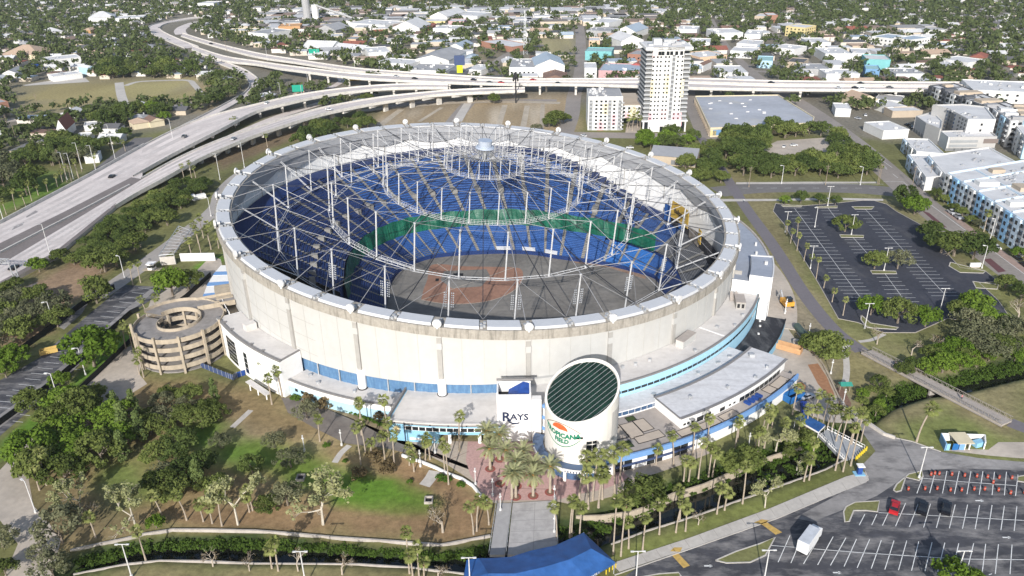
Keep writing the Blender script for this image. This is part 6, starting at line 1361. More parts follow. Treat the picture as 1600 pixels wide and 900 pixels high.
# ---- notable buildings of the town behind
TOWNB=[
 ('white warehouse at the foot of the orange building, upper left centre',(419,65),(457,58),30,8,WHITE,RG,'flat',dict(units=3,win=5)),
 ('orange building behind a white warehouse, upper left centre',(436,53),(470,52),24,8,ORANGE,ORANGE,'flat',dict(units=2)),
 ('grey low block beside the orange building',(443,45),(470,44),22,7,GREYW,RG,'flat',dict(units=2)),
 ('first of a row of white gabled sheds, leftmost',(518,82),(537,76),34,4,WHITE,RW_,'gable_front',{}),
 ('white gabled shed second in the row from the left',(543,82),(556,79),36,4,WHITE,RW_,'gable_front',{}),
 ('white gabled shed third in the row from the left',(552,83),(568,80),38,4,WHITE,RW_,'gable_front',{}),
 ('white gabled shed at the right end of the shed row',(566,86),(584,82),38,4.5,WHITE,RW_,'gable_front',{}),
 ('white shop with two tall doors right of the shed row',(577,95),(611,93),36,7,WHITE,RW_,'flat',dict(units=4,doors=3)),
 ('cream workshop pair left of the gabled sheds',(513,67),(537,66),26,6,CREAM,RW_,'flat',dict(units=2)),
 ('peach workshop between cream shop and trees',(541,71),(557,71),24,6,PEACH,RG,'flat',{}),
 ('wide grey metal roofed warehouse just beyond the overpass',(650,106),(702,108),50,8,WHITE,RG,'gable',dict(rise=4)),
 ('low white annex in front of the grey metal warehouse',(637,119),(697,121),34,5,WHITE,RG,'flat',dict(units=6)),
 ('small white store beside the grey metal warehouse',(588,108),(640,112),24,6,WHITE,RW_,'flat',dict(units=2)),
 ('big white hall in the far industrial quarter, left half',(672,38),(699,39),60,10,WHITE,RW_,'gable_front',{}),
 ('big white hall in the far industrial quarter, right half',(700,34),(746,36),46,8,WHITE,RW_,'flat',dict(units=3)),
 ('pale yellow long shed in front of the far white halls',(662,43),(696,43),30,7,YEL,RW_,'flat',{}),
 ('pink block beside the far white halls',(701,43),(725,43),24,7,PINKW,RW_,'flat',{}),
 ('white warehouse below the pink block',(677,56),(711,57),30,8,WHITE,RW_,'flat',dict(units=2)),
 ('red roofed shop below the yellow shed',(660,50),(676,50),26,6,REDW,RRD,'flat',{}),
 ('white gabled depot left of the red roofed shop',(614,54),(656,55),40,8,WHITE,RW_,'gable_front',{}),
 ('white depot with long pale roof in the left industrial quarter',(545,44),(602,48),40,6,WHITE,RW_,'flat',dict(units=4)),
 ('grey roofed works at the foot of the silos',(495,56),(525,57),34,7,GREYW,RG,'gable',{}),
 ('low brown roofed school block with pale roof edge, upper centre',(752,73),(800,82),26,5,BRICKW,RW_,'flat',{}),
 ('grey house shop with metal roof behind the overpass',(700,83),(724,84),30,6,WHITE,RBL,'gable',{}),
 ('small pale blue roofed house near the yellow pylon',(726,98),(744,98),20,4,PINKW,RBL,'hip',{}),
 ('white low store with grey roof right of the yellow pylon',(726,116),(752,118),26,4,WHITE,RW_,'flat',dict(units=2)),
 ('white hall with slanted grey roof and a small mural, left of the turquoise block',(836,121),(882,120),40,10,WHITE,RBL,'gable',dict(rise=5)),
 ('white flat roofed wing with rooftop units next to the slanted hall',(796,121),(836,121),44,8,WHITE,RG,'flat',dict(units=10,win=6)),
 ('bright turquoise building behind the overpass',(914,94),(955,95),24,8,TURQ,RTQ,'flat',{}),
 ('peach shop above the turquoise building',(920,75),(937,75),24,7,PEACH,RW_,'flat',{}),
 ('white warehouse at the end of the town street',(920,47),(951,49),40,9,WHITE,RW_,'flat',dict(units=2)),
 ('grey roofed warehouse in front of the street end warehouse',(916,58),(954,60),30,7,GREYW,RG,'flat',dict(units=3)),
 ('white gabled hall right of the town street, upper row',(961,58),(993,60),40,7,WHITE,RBL,'gable_front',{}),
 ('white gabled hall right of the town street, lower row',(970,77),(1005,75),36,8,WHITE,RW_,'gable',{}),
 ('dark blue shed beside the lower white gabled hall',(948,70),(966,70),22,5,BLUEW,RG,'flat',{}),
 ('brick garage with flat grey roof below the white hall',(980,95),(1008,97),26,6,BRICKW,RG,'flat',dict(win=4)),
 ('red arched hall between mural building and tower',(981,112),(1006,114),30,5,REDW,RRD,'gable_front',{}),
 ('long low mural building with grey roof hugging the overpass',(935,122),(998,124),36,6,PINKW,RBL,'flat',dict(units=3)),
 ('plain white cube shop beside the mural building',(913,124),(932,124),26,9,WHITE,RW_,'flat',dict(win=2)),
 ('white long roofed store right of the tower, upper row',(1057,56),(1088,57),30,7,WHITE,RW_,'flat',dict(units=2)),
 ('white long store with blue flash right of the tower',(1076,76),(1108,77),30,6,WHITE,RW_,'flat',dict(units=3)),
 ('orange and white shop row right of the tower',(1093,101),(1135,97),30,6,PEACH,RW_,'flat',dict(units=4)),
 ('white mission style house right of the tower',(1124,124),(1168,124),34,5,WHITE,RW_,'flat',dict(units=3,win=5)),
 ('brown gabled house against the tower, right',(1087,112),(1098,113),22,6,WHITE,RBR,'gable',{}),
 ('pale blue shop with a teal roof right of the mission house',(1182,106),(1206,107),26,6,LBW,RTQ,'flat',{}),
 ('white flat store in the upper right town, left',(1118,63),(1160,62),36,7,WHITE,RW_,'flat',dict(units=4)),
 ('white flat store in the upper right town, right',(1162,66),(1187,67),36,8,WHITE,RW_,'flat',dict(units=2)),
 ('white store below the upper right pair',(1150,78),(1182,80),30,6,WHITE,RW_,'flat',dict(units=2)),
 ('white corner store above the orange shop row',(1140,90),(1178,92),26,6,WHITE,RW_,'flat',dict(win=4)),
 ('pale yellow hotel with arched windows, upper right',(1226,56),(1256,59),26,10,YEL,RW_,'flat',dict(win=5,storeys=3)),
 ('white flat store row right of the yellow hotel',(1263,77),(1297,77),34,6,WHITE,RW_,'flat',dict(units=2)),
 ('long white flat store in the right town, lower left',(1288,97),(1330,97),36,7,WHITE,RW_,'flat',dict(units=4)),
 ('white store wing right of the long white flat store',(1330,94),(1359,95),30,6,WHITE,RW_,'flat',dict(units=2)),
 ('white three storey school with blue roof, left half',(1360,70),(1392,74),30,8,WHITE,RBL,'flat',dict(win=5,storeys=2)),
 ('white three storey school with blue roof, right half',(1394,72),(1421,76),30,8,WHITE,RBL,'flat',dict(win=5,storeys=2)),
 ('turquoise lettered store in the right town',(1352,108),(1389,109),26,8,TURQ,RW_,'flat',dict()),
 ('blue and turquoise corner shop below the turquoise store',(1350,124),(1372,125),20,8,BLUEW,RTQ,'flat',{}),
 ('white store with grey roof along the overpass, far right town',(1398,128),(1443,128),26,6,WHITE,RG,'flat',dict(units=5)),
 ('grey store row along the overpass right of the warehouse, left',(1252,118),(1296,118),26,5,GREYW,RG,'flat',dict(units=3)),
 ('low white store row along the overpass, right of the grey row',(1290,126),(1342,126),22,5,WHITE,RW_,'flat',dict(units=4)),
 ('dark roofed bar left of the grey store row',(1228,106),(1254,108),24,5,TANW,RDK,'flat',{}),
 ('white low store with a green board',(1205,84),(1240,88),26,6,WHITE,RW_,'flat',dict(units=2)),
 ('white L shaped church hall among the right hand trees',(1466,103),(1510,110),26,6,WHITE,RW_,'flat',{}),
 ('red roofed hall behind the L shaped church hall',(1513,98),(1538,100),24,5,TANW,RRD,'hip',{}),
 ('cream gabled house below the overpass on the right',(1341,170),(1369,168),20,6,CREAM,RTN,'gable',{}),
 ('white house with flat roof left of the cream gabled house',(1304,182),(1328,183),18,5,WHITE,RW_,'flat',{}),
 ('white low shop under the right hand overpass',(1385,178),(1415,176),22,4,WHITE,RW_,'flat',dict(units=2)),
 ('long tan roofed shop row below the right overpass',(1365,164),(1405,168),20,4,WHITE,RG,'flat',{}),
 ('covered car port with pale roof left of the hotel',(1393,184),(1440,183),12,4,TANW,RW_,'flat',{}),
 ('white and tan low office left of the hotel wing',(1378,218),(1418,216),22,5,WHITE,RW_,'flat',dict(units=2)),
 ('tan roofed church with hipped roofs at the left edge',(2,94),(62,93),34,5,CREAM,RTN,'hip',{}),
 ('grey roofed shed left of the blue tarp house',(5,122),(28,121),22,4,WHITE,RG,'gable',{}),
 ('small house under a bright blue tarp roof',(53,112),(70,110),16,4,WHITE,bluetarp,'hip',{}),
 ('long pale roofed school left of the track park',(70,104),(128,98),24,5,WHITE,RW_,'flat',dict(units=3)),
 ('white flat depot along the left field',(85,128),(130,122),16,4,WHITE,RW_,'flat',dict(units=4)),
 ('pale teal house at the end of the left depot',(139,117),(151,115),16,6,LBW,RW_,'gable',{}),
 ('white houses cluster with pale roof above the left town',(140,38),(180,36),30,8,WHITE,RW_,'hip',{}),
 ('long white school at the upper left',(182,38),(226,36),30,7,WHITE,RW_,'flat',{}),
 ('pale church house with a steep white gable and maroon roof',(91,216),(106,215),22,5,WHITE,RRD,'gable_front',dict(rise=7)),
 ('cream hipped house with tan roof below the track park',(210,203),(236,199),12,4,CREAM,RTN,'hip',{}),
 ('cream hipped house with brown roof below the track park',(236,200),(258,196),12,4,CREAM,RBR,'gable',{}),
 ('white flat garage beside the maroon roofed house',(133,206),(164,203),12,3.5,WHITE,RW_,'flat',{}),
 ('white flat shed row below the maroon roofed house',(118,222),(140,221),10,3,WHITE,RW_,'flat',{}),
 ('cream house with dark hip roof at the left edge',(18,248),(48,250),14,5,CREAM,RDK,'hip',{}),
 ('white truck shed with blue apron left of the highway',(134,256),(156,254),10,4,WHITE,RW_,'flat',{}),
 ('pink house right of the track park',(266,112),(286,111),16,4,PINKW,RTN,'hip',{}),
 ('white house right of the pink house',(272,118),(292,117),12,4,WHITE,RW_,'hip',{}),
 ('brown brick block at the left edge beside the field',(-8,176),(16,172),24,6,BRICKW,RG,'flat',{}),
 ('white long roofed hall upper left, near the S bend',(355,56),(400,55),22,5,CREAM,RW_,'flat',{}),
 ('white hall beside the far S bend',(310,14),(335,14),30,8,WHITE,RW_,'flat',{}),
 ('orange roofed house in the upper left town',(131,55),(143,55),18,6,ORANGE,RTN,'hip',{}),
 ('white low hall in the upper left town',(80,58),(100,56),26,6,WHITE,RW_,'hip',{}),
 ('brick block at the top right of the tower',(1198,36),(1214,36),26,9,BRICKW,RW_,'flat',{}),
 ('tan brick hall at the upper right of the tower',(1178,36),(1200,37),30,8,TANW,RW_,'flat',{}),
 ]
for i,(lab,pL,pR,dep,h,wm_,rm_,kd,kw)in enumerate(TOWNB):
 cat='house' if 'house' in lab and 'warehouse' not in lab else 'building'
 bld(lab,pL,pR,dep,h,wm_,rm_,kd,name='house' if cat=='house' else 'town_building',cat=cat,seed=i,**kw)
# silos of the concrete works
S=thing('concrete_works','pale concrete works with two tall silos and a sloping conveyor','plant',(*G(482,34)[:2],0));g=np.array(G(481,35));b=MB();b.tube(g,g+[0,0,32],5,12);b.build('silo',GREYW,S);b=MB();b.tube(g+[11,2,0],g+[11,2,22],4.5,12);b.build('silo',WHITE,S);b=MB();b.tube(g+[11,0,22],g+[70,-10,3],1.5,5);b.build('conveyor',GREYW,S)
# yellow lattice sign, radio mast, billboard
S=thing('sign_pylon','yellow panelled sign pylon topped by a dark blue board','sign',G(719,122));g=np.array(G(719,122));b=MB();b.box(g[0],g[1],0,5,2.5,11);b.build('pylon',flat('lime_yellow',(0.55,0.60,0.02)),S);b=MB();b.box(g[0],g[1],11,9,1.5,8);b.build('board',navyb,S)
b=MB();b.box(g[0]-17,g[1]-2,0,12,6,4);b.build('yellow_base',MATS['lime_yellow'],S)
S=thing('radio_mast','thin lattice radio mast above the town left of the tower','mast',G(820,85));g=np.array(G(820,85));b=MB()
for k in range(3):
 t=k*2.09;b.tube(g+[2.5*math.cos(t),2.5*math.sin(t),0],g+[0.5*math.cos(t),0.5*math.sin(t),42],0.3,4)
b.build('mast_leg',steelg,S);b=MB()
for k in range(12):
 z=k*3.5;r0=2.5-2.0*k/12
 for q in range(3):b.tube(g+[r0*math.cos(q*2.09),r0*math.sin(q*2.09),z],g+[(r0-.17)*math.cos(q*2.09+2.09),(r0-.17)*math.sin(q*2.09+2.09),z+3.5],0.18,4)
b.build('mast_lattice',steelg,S)
S=thing('monopole','black antenna pole in front of the overpass behind the dome','antenna',G(806,161));g=np.array(G(806,161));b=MB();b.tube(g,g+[0,0,20],0.5,6);b.build('pole',black,S);b=MB()
for k in range(6):b.box(g[0]+1.6*math.cos(k),g[1]+1.6*math.sin(k),16+k%3*1.5,1.2,1.2,3)
b.build('antenna_panel',black,S)
# ---- shared meshes for the many ordinary houses
def housemesh(kind,seed):
 r=random.Random(seed);w,d,h=r.uniform(11,17),r.uniform(9,12),r.uniform(3.0,4.2);b=MB();rr_=MB();b.box(0,0,0,w,d,h)
 if r.random()<0.6:b.box(w*0.3,-d*0.5,0,w*0.35,d*0.5,h*0.92)
 rise=2.2 if kind!='flat' else 0.25;o=0.6
 x,y=w/2+o,d/2+o
 if kind=='hip':i=min(x,y)*0.95;rr_.add([(-x,-y,h),(x,-y,h),(x,y,h),(-x,y,h),(-x+i,0,h+rise),(x-i,0,h+rise)],[(0,1,5,4),(1,2,5),(2,3,4,5),(3,0,4)])
 elif kind=='gable':rr_.add([(-x,-y,h),(x,-y,h),(x,y,h),(-x,y,h),(-x,0,h+rise),(x,0,h+rise)],[(0,1,5,4),(1,2,5),(2,3,4,5),(3,0,4)])
 else:rr_.box(0,0,h,w,d,0.4)
 if kind!='flat':rr_.box(w*0.2,d*0.2,h+rise*0.3,0.8,0.8,rise*0.9)
 return b,rr_
hw=mat('house_wall_mix',(0.72,0.70,0.66),0.85,0.03,0.5,objvar=0.3,col2=(0.52,0.44,0.34))
def rampmat(name,cols):
 m=mat(name,cols[0],0.85,0.05,0.4);nt=m.node_tree;N=nt.nodes;L=nt.links;oi=N.new('ShaderNodeObjectInfo');cr=N.new('ShaderNodeValToRGB');cr.color_ramp.interpolation='CONSTANT'
 el=cr.color_ramp.elements
 while len(el)<len(cols):el.new(0.5)
 for i,c in enumerate(cols):el[i].position=i/len(cols);el[i].color=(*c,1)
 L.new(oi.outputs['Random'],cr.inputs[0]);L.new(cr.outputs[0],N['Principled BSDF'].inputs['Base Color']);return m
hr=rampmat('house_roof_mix',[(0.62,0.61,0.60),(0.40,0.39,0.38),(0.66,0.65,0.64),(0.24,0.20,0.17),(0.50,0.49,0.48),(0.66,0.655,0.65),(0.33,0.22,0.16),(0.45,0.44,0.44),(0.62,0.6,0.57),(0.20,0.19,0.19)])
HOUSES=[]
for s,kd in enumerate(['hip','gable','flat','hip','gable','flat']):
 wb,rb=housemesh(kd,40+s);HOUSES.append((wb.mesh('wall',hw),rb.mesh('roof',hr),wb,rb))
# ================================================================== PLANTS
OX0,OY0,OST=-900.0,100.0,2.0;ONX,ONY=950,1500
_ox,_oy=np.meshgrid(OX0+OST*np.arange(ONX),OY0+OST*np.arange(ONY));OCC=np.zeros(_ox.shape,bool)
def occ_add(poly,mg=2.0):
 xs=[p[0]for p in poly];ys=[p[1]for p in poly]
 i0,i1=int((min(xs)-mg-OX0)/OST),int((max(xs)+mg-OX0)/OST)+2;j0,j1=int((min(ys)-mg-OY0)/OST),int((max(ys)+mg-OY0)/OST)+2
 i0,i1,j0,j1=max(i0,0),min(i1,ONX),max(j0,0),min(j1,ONY)
 if i0>=i1 or j0>=j1:return
 X,Y=_ox[j0:j1,i0:i1],_oy[j0:j1,i0:i1];m=inpoly_np(X,Y,poly)
 if mg>0:m|=segdist_np(X,Y,poly)<mg
 OCC[j0:j1,i0:i1]|=m
for p in OCCP:occ_add(p)
occ_add([pol(a,108)[:2]for a in range(0,360,10)],0)
for px in([(8,140),(60,128),(183,124),(320,126),(322,160),(192,165),(100,170),(20,180)],[(838,62),(905,62),(905,82),(850,90)],[(725,77),(768,73),(768,86),(728,86)],[(575,172),(700,160),(860,150),(860,200),(620,200)],[(150,275),(225,215),(240,215),(180,280)],[(232,62),(236,38),(300,24),(318,36),(300,50),(335,64),(420,82),(560,106),(600,118),(540,135),(470,150),(420,120),(360,112),(300,92),(260,74)],[(308,84),(330,84),(405,118),(405,145),(370,176),(300,212),(240,245),(228,225),(300,185),(370,150),(384,135),(370,120)],[(400,205),(300,250),(260,270),(250,262),(320,215),(420,175),(500,150),(560,138),(570,150),(480,176)],[(600,118),(800,136),(915,136),(915,146),(800,146),(600,132)],[(1080,138),(1460,143),(1460,152),(1080,150)]):occ_add(GP(px),0)
def occ(x,y):
 i,j=int((x-OX0)/OST),int((y-OY0)/OST);return 0<=i<ONX and 0<=j<ONY and OCC[j,i]
def leafcloud(cent,rad,n,size,r,up=0.35,squash=0.75,elong=1.5):
 """n leaf-sized quads on and inside clumps"""
 k=r.integers(0,len(cent),n);d=r.normal(size=(n,3));d/=np.linalg.norm(d,axis=1)[:,None]
 rr=(0.55+0.5*r.random(n)**0.6)[:,None];c=cent[k]+d*rr*rad[k][:,None]*np.array([1,1,squash])
 nr=d+r.normal(size=(n,3))*0.55+np.array([0,0,up]);nr/=np.linalg.norm(nr,axis=1)[:,None]
 a=np.cross(nr,r.normal(size=(n,3)));a/=np.linalg.norm(a,axis=1)[:,None]+1e-9;b_=np.cross(nr,a)
 s=(size*(0.6+0.8*r.random(n)))[:,None];a=a*s*elong*0.5;b_=b_*s*0.5
 v=np.stack([c-a,c-b_,c+a,c+b_],1).reshape(-1,3);f=np.arange(4*n).reshape(-1,4);return v,f
def crown_clumps(r,n,R,H,z0,flat=0.8,gap=0.25):
 t=r.random(n)*2*math.pi;u=r.random(n);rad=R*np.sqrt(u)*(1-0.15*r.random(n));hz=z0+H*(0.15+0.85*(1-(rad/R)**2)**0.5*(0.35+0.65*r.random(n)))
 ok=r.random(n)>gap*0.4
 return np.stack([rad*np.cos(t),rad*np.sin(t),hz],1)[ok]
def limbs(b,r,p,d,L,rad,depth,spread=0.6,kids=3,thin=0.62):
 q=p+d*L;b.tube(p,q,rad,5 if depth>1 else 4,r2=rad*thin,cap=False)
 if depth==0:return
 for k in range(kids):
  v=d+r.normal(size=3)*spread+np.array([0,0,0.12]);v/=np.linalg.norm(v);limbs(b,r,p+d*L*(0.7+0.3*r.random()),v,L*(0.6+0.2*r.random()),rad*thin*0.8,depth-1,spread,kids,thin)
def make_tree(kind,seed):
 r=np.random.default_rng(seed);b=MB()
 if kind in('oak','oakd','bright','grey'):
  R=5.0*(0.9+0.2*r.random());H=(5.2 if kind!='oak' else 4.6)*(0.85+0.3*r.random());z0=2.4
  limbs(b,r,np.array([0,0,0.0]),np.array([0.03,0.02,1.0]),2.6,0.36,2,0.75,4)
  c=crown_clumps(r,44 if kind!='grey' else 34,R,H,z0);rad=0.85+0.75*r.random(len(c))
  n,sz={'oak':(2600,0.46),'oakd':(2800,0.46),'bright':(2500,0.50),'grey':(1500,0.42)}[kind]
  v,f=leafcloud(c,rad,n,sz,r);lm={'oak':L_oak,'oakd':L_oakd,'bright':L_bright,'grey':L_grey}[kind];bk=bark
 elif kind=='sycamore':
  limbs(b,r,np.array([0,0,0.0]),np.array([0.05,0.0,1.0]),3.6,0.21,4,0.55,3,0.66);tips=np.array([p for p in b.v if p[2]>3.2]);tips=tips[r.integers(0,len(tips),340)]
  v,f=leafcloud(tips,0.35+0.35*r.random(len(tips)),1900,0.30,r);lm,bk=L_pale,barkp
 elif kind=='bare':
  limbs(b,r,np.array([0,0,0.0]),np.array([0.04,0.0,1.0]),2.7,0.26,4,0.55,3,0.62);tips=np.array([p for p in b.v if p[2]>3.5]);tips=tips[r.integers(0,len(tips),60)]
  v,f=leafcloud(tips,0.3+0.3*r.random(len(tips)),150,0.22,r);lm,bk=L_brown,mat('pale_bare_bark',(0.42,0.36,0.29),0.9,0.12,1.5)
 elif kind=='pine':
  b.tube((0,0,0),(0,0,11),0.28,6,r2=0.05);c=[]
  for k in range(60):z=1.6+9.8*r.random();a=r.random()*6.28;q=(11.9-z)/10*2.6*(0.4+0.6*r.random());c.append((q*math.cos(a),q*math.sin(a),z))
  c=np.array(c);v,f=leafcloud(c,0.55+0.4*r.random(len(c)),2200,0.38,r,squash=1.0);lm,bk=L_pine,bark
 elif kind=='shrub':
  b.tube((0,0,0),(0,0,0.8),0.12,5);c=crown_clumps(r,16,1.5,1.9,0.2,gap=0);v,f=leafcloud(c,0.5+0.3*r.random(len(c)),520,0.32,r);lm,bk=L_hedge,bark
 elif kind=='brownshrub':
  b.tube((0,0,0),(0,0,0.8),0.12,5);c=crown_clumps(r,20,1.8,2.4,0.3,gap=0);v,f=leafcloud(c,0.5+0.3*r.random(len(c)),560,0.34,r);lm,bk=L_brown,bark
 cm=npmesh('crown',v,f,[lm]);tm=b.mesh('trunk',bk)
 t=bpy.data.objects.new(kind,None);inst('trunk',tm,t);inst('crown',cm,t);return t
TKIND={'oak':'oak_tree','oakd':'evergreen_tree','bright':'broadleaf_tree','grey':'grey_leaved_tree','sycamore':'sycamore_tree','bare':'bare_tree','pine':'conifer_tree','shrub':'shrub','brownshrub':'brown_shrub'}
NVAR={'oak':5,'oakd':5,'bright':3,'grey':3,'sycamore':4,'bare':4,'pine':3,'shrub':3,'brownshrub':2}
PROT={}
def treeproto(kind,i):
 k=(kind,i%NVAR[kind])
 if k not in PROT:PROT[k]=make_tree(kind,100+17*k[1]+len(kind)*5)
 return PROT[k]
PLANTS=[] # (kind, x, y, scale, label pattern)
def addtree(kind,px,py,wpx,desc,z=0.0):
 g=G(px,py);w=wpx*mpp(px,py);PLANTS.append([kind,g[0],g[1],w/10.0,desc,z])
def scatter(kinds,poly,spacing,smin,smax,desc,n=999,chk=True,seed=1):
 r=random.Random(seed+int(poly[0][0]*3));xs=[p[0]for p in poly];ys=[p[1]for p in poly];got=[];tries=0
 while len(got)<n and tries<1500:
  tries+=1;x,y=r.uniform(min(xs),max(xs)),r.uniform(min(ys),max(ys))
  if not inpoly(x,y,poly):continue
  g=G(x,y)
  if chk and occ(g[0],g[1]):continue
  if any((g[0]-q[0])**2+(g[1]-q[1])**2<spacing**2 for q in got):continue
  got.append(g);PLANTS.append([r.choice(kinds),g[0],g[1],r.uniform(smin,smax)/10.0,desc,0.0])
T=addtree
# belt between highway and service road
scatter(['oakd','oakd','oak','oakd'],[(92,410),(120,394),(180,354),(250,308),(290,292),(325,290),(318,305),(280,328),(235,358),(190,392),(150,414),(98,418)],3.8,6.0,8.5,'dark tree in the belt between highway and service road, {} from the left',62,chk=False)
for x,y,w,k in((165,425,52,'oak'),(182,416,44,'oak'),(262,352,40,'oak'),(212,392,44,'oak')):T(k,x,y,w,'large oak leaning out of the highway belt, {} from the left')
# left strip by the car park
for x,y,w,k,in((148,572,88,'bright'),(52,640,54,'oak'),(96,605,30,'bright'),(80,628,26,'bright'),(10,590,42,'bright'),(25,572,46,'bright')):T(k,x,y,w,'green tree in the strip beside the left car park, {} from the left')
scatter(['grey','oak','grey','oak'],[(-10,545),(-10,475),(30,462),(92,492),(100,508),(55,535),(15,552)],6.5,8.5,12.5,'grey green oak in the left hand grove above the car park, {} from the left',14,chk=False)
for x,y,w,k in((152,474,52,'oak'),(270,462,58,'bright'),(296,452,46,'oak'),(62,425,30,'bright'),(24,452,30,'oak'),(5,462,30,'oak')):T(k,x,y,w,'round tree near the gate house and left car park, {} from the left')
# wood at the bottom left
scatter(['bright','oak','bright','oak'],[(48,740),(60,685),(100,650),(150,630),(185,660),(190,700),(150,740),(90,770)],6.0,9,13,'dense tree in the wood left of the park lawn, {} from the left',14,chk=False)
for x,y,w,k in((200,690,60,'pine'),(222,690,55,'pine'),(195,720,55,'pine'),(185,650,40,'pine'),(212,650,42,'pine')):T(k,x,y,w,'feathery tall conifer at the edge of the left wood, {} from the left')
scatter(['oak','oak','pine','grey'],[(228,660),(245,628),(290,618),(340,628),(345,655),(310,676),(250,684),(232,678)],4.6,5.5,8.5,'tree in the copse below the spiral ramp, {} from the left',16,chk=False)
scatter(['oak','grey','oakd','pine'],[(215,760),(235,715),(290,700),(335,735),(345,770),(300,790),(240,790)],5.0,6.5,9.5,'dusky tree in the shaded thicket left of the lawn, {} from the left',10,chk=False)
for x,y,w in((213,825,95),(372,820,100),(128,800,70)):T('sycamore',x,y,w,'tall pale budding sycamore on the lower bank, {} from the left')
T('sycamore',505,820,108,'wide round pale green sycamore beside the bright lawn')
for x,y,w,k in((98,848,78,'grey'),(85,905,60,'grey'),(5,855,50,'grey'),(10,900,40,'oak'),(65,872,36,'grey')):T(k,x,y,w,'grey green tree beside the drive at bottom left, {} from the left')
for x,y,w in((692,832,78),(140,815,60),(265,890,0),(333,885,52),(390,892,48),(466,892,66),(535,898,60),(685,905,60)):
 if w:T('bare',x,y,w,'leafless tree along the creek and lower verge, {} from the left')
for x,y,w,k in((245,825,30,'bright'),(450,790,52,'grey'),(420,800,40,'oak'),(455,730,46,'grey'),(395,740,40,'oakd'),(345,700,36,'grey'),(560,745,44,'brownshrub'),(585,720,44,'brownshrub'),(605,738,50,'brownshrub'),(430,700,36,'grey'),(480,655,42,'grey')):T(k,x,y,w*(1.5 if k=='brownshrub' else 1),'small tree or thicket on the park slope, {} from the left')
for x,y,w in((688,750,16),(700,752,14),(720,760,13),(511,698,12),(540,722,10),(640,755,10)):T('shrub',x,y,w*3.0,'clipped green bush on the park slope near the plaza, {} from the left')
for x,y,w in((462,625,24),(484,630,34),(508,640,36),(596,652,34),(606,655,28)):T('brownshrub' if x>470 else 'shrub',x,y,w*2.0,'russet shrub against the low blue building, {} from the left')
for i in range(14):x=525+i*6.2;T('shrub',x,636+i*2.55,8*3,'hedge plant in the low row under the blue wall, {} from the left')
# right of the dome
for x,y,w,k in((1292,560,66,'oak'),(1272,552,44,'oak')):T(k,x,y,w,'spreading olive green tree by the service apron, {} from the left')
for x,y,w in((1370,538,44),(1424,555,44),(1456,553,52),(1590,500,60)):T('bare',x,y,w,'leafless pale tree beside the right car park, {} from the left')
for x,y,w,k in((1360,492,46,'bright'),(1402,505,52,'oak'),(1445,510,46,'bright'),(1520,492,46,'bright'),(1495,500,40,'oak')):T(k,x,y,w,'round dark tree along the lower car park edge, {} from the left')
scatter(['oak','bright','grey','sycamore'],[(1480,540),(1500,505),(1560,500),(1610,520),(1610,560),(1550,560),(1490,575)],5.5,8,12,'leafy tree in the grove below the right car park, {} from the left',12,chk=False)
scatter(['oak','bright','bright','oakd'],[(1410,585),(1430,570),(1470,558),(1530,555),(1600,548),(1600,562),(1520,578),(1440,590)],4.0,4.5,8.0,'bushy tree on the right creek bank, {} from the left',26,chk=False)
scatter(['oak','bright','oakd'],[(1340,632),(1352,600),(1375,600),(1395,625),(1375,650),(1350,655)],4.0,3.5,5,'bushy tree under the footbridge, {} from the left',9,chk=False)
scatter(['bright','grey','oak'],[(1225,712),(1236,690),(1262,692),(1270,705),(1240,722)],3.5,4,6,'small leafy tree near the blue gate canopy, {} from the left',5,chk=False)
for x,y,w,k in((1005,790,60,'oak'),(1020,775,46,'oak'),(1148,738,52,'oak'),(1168,728,44,'oak')):T(k,x,y,w*1.05,'broad dark green tree in the bed before the terrace building, {} from the left')
for x,y,w in((1195,793,60),(1212,705,66),(1245,735,46)):T('sycamore',x,y,w,'pale thin crowned tree along the right creek, {} from the left')
for x,y,w in((1091,820,40),(1228,700,46)):T('bare',x,y,w,'pruned leafless tree on the right verge, {} from the left')
T('bright',1490,925,70,'round green tree standing in the lower right car park')
for x,y,w,k in((1320,362,38,'oak'),(1366,420,38,'oak'),(1402,420,40,'grey')):T(k,x,y,w,'round tree on an island of the right car park, {} from the left')
for x,y,w,k in((1226,320,18,'bright'),(1251,318,26,'oakd'),(1280,320,22,'oakd'),(1305,320,20,'oakd')):T(k,x,y,w,'small tree in the row at the car park top, {} from the left')
for x,y,w,k in((1412,325,42,'oakd'),(1428,335,42,'bright'),(1470,395,52,'oakd'),(1490,400,62,'oak'),(1520,405,54,'oakd'),(1450,375,40,'oakd')):T(k,x,y,w,'big dark oak between right car park and avenue, {} from the left')
for x,y,w,k in((1462,310,20,'oak'),(1475,318,20,'oak'),(1490,330,20,'oak'),(1503,338,22,'oak'),(1518,350,22,'oak'),(1530,357,18,'grey'),(1590,402,26,'bright'),(1570,450,34,'oak'),(1595,470,34,'oakd'),(1585,455,28,'oakd')):T(k,x,y,w,'street tree along the blue apartments, {} from the left')
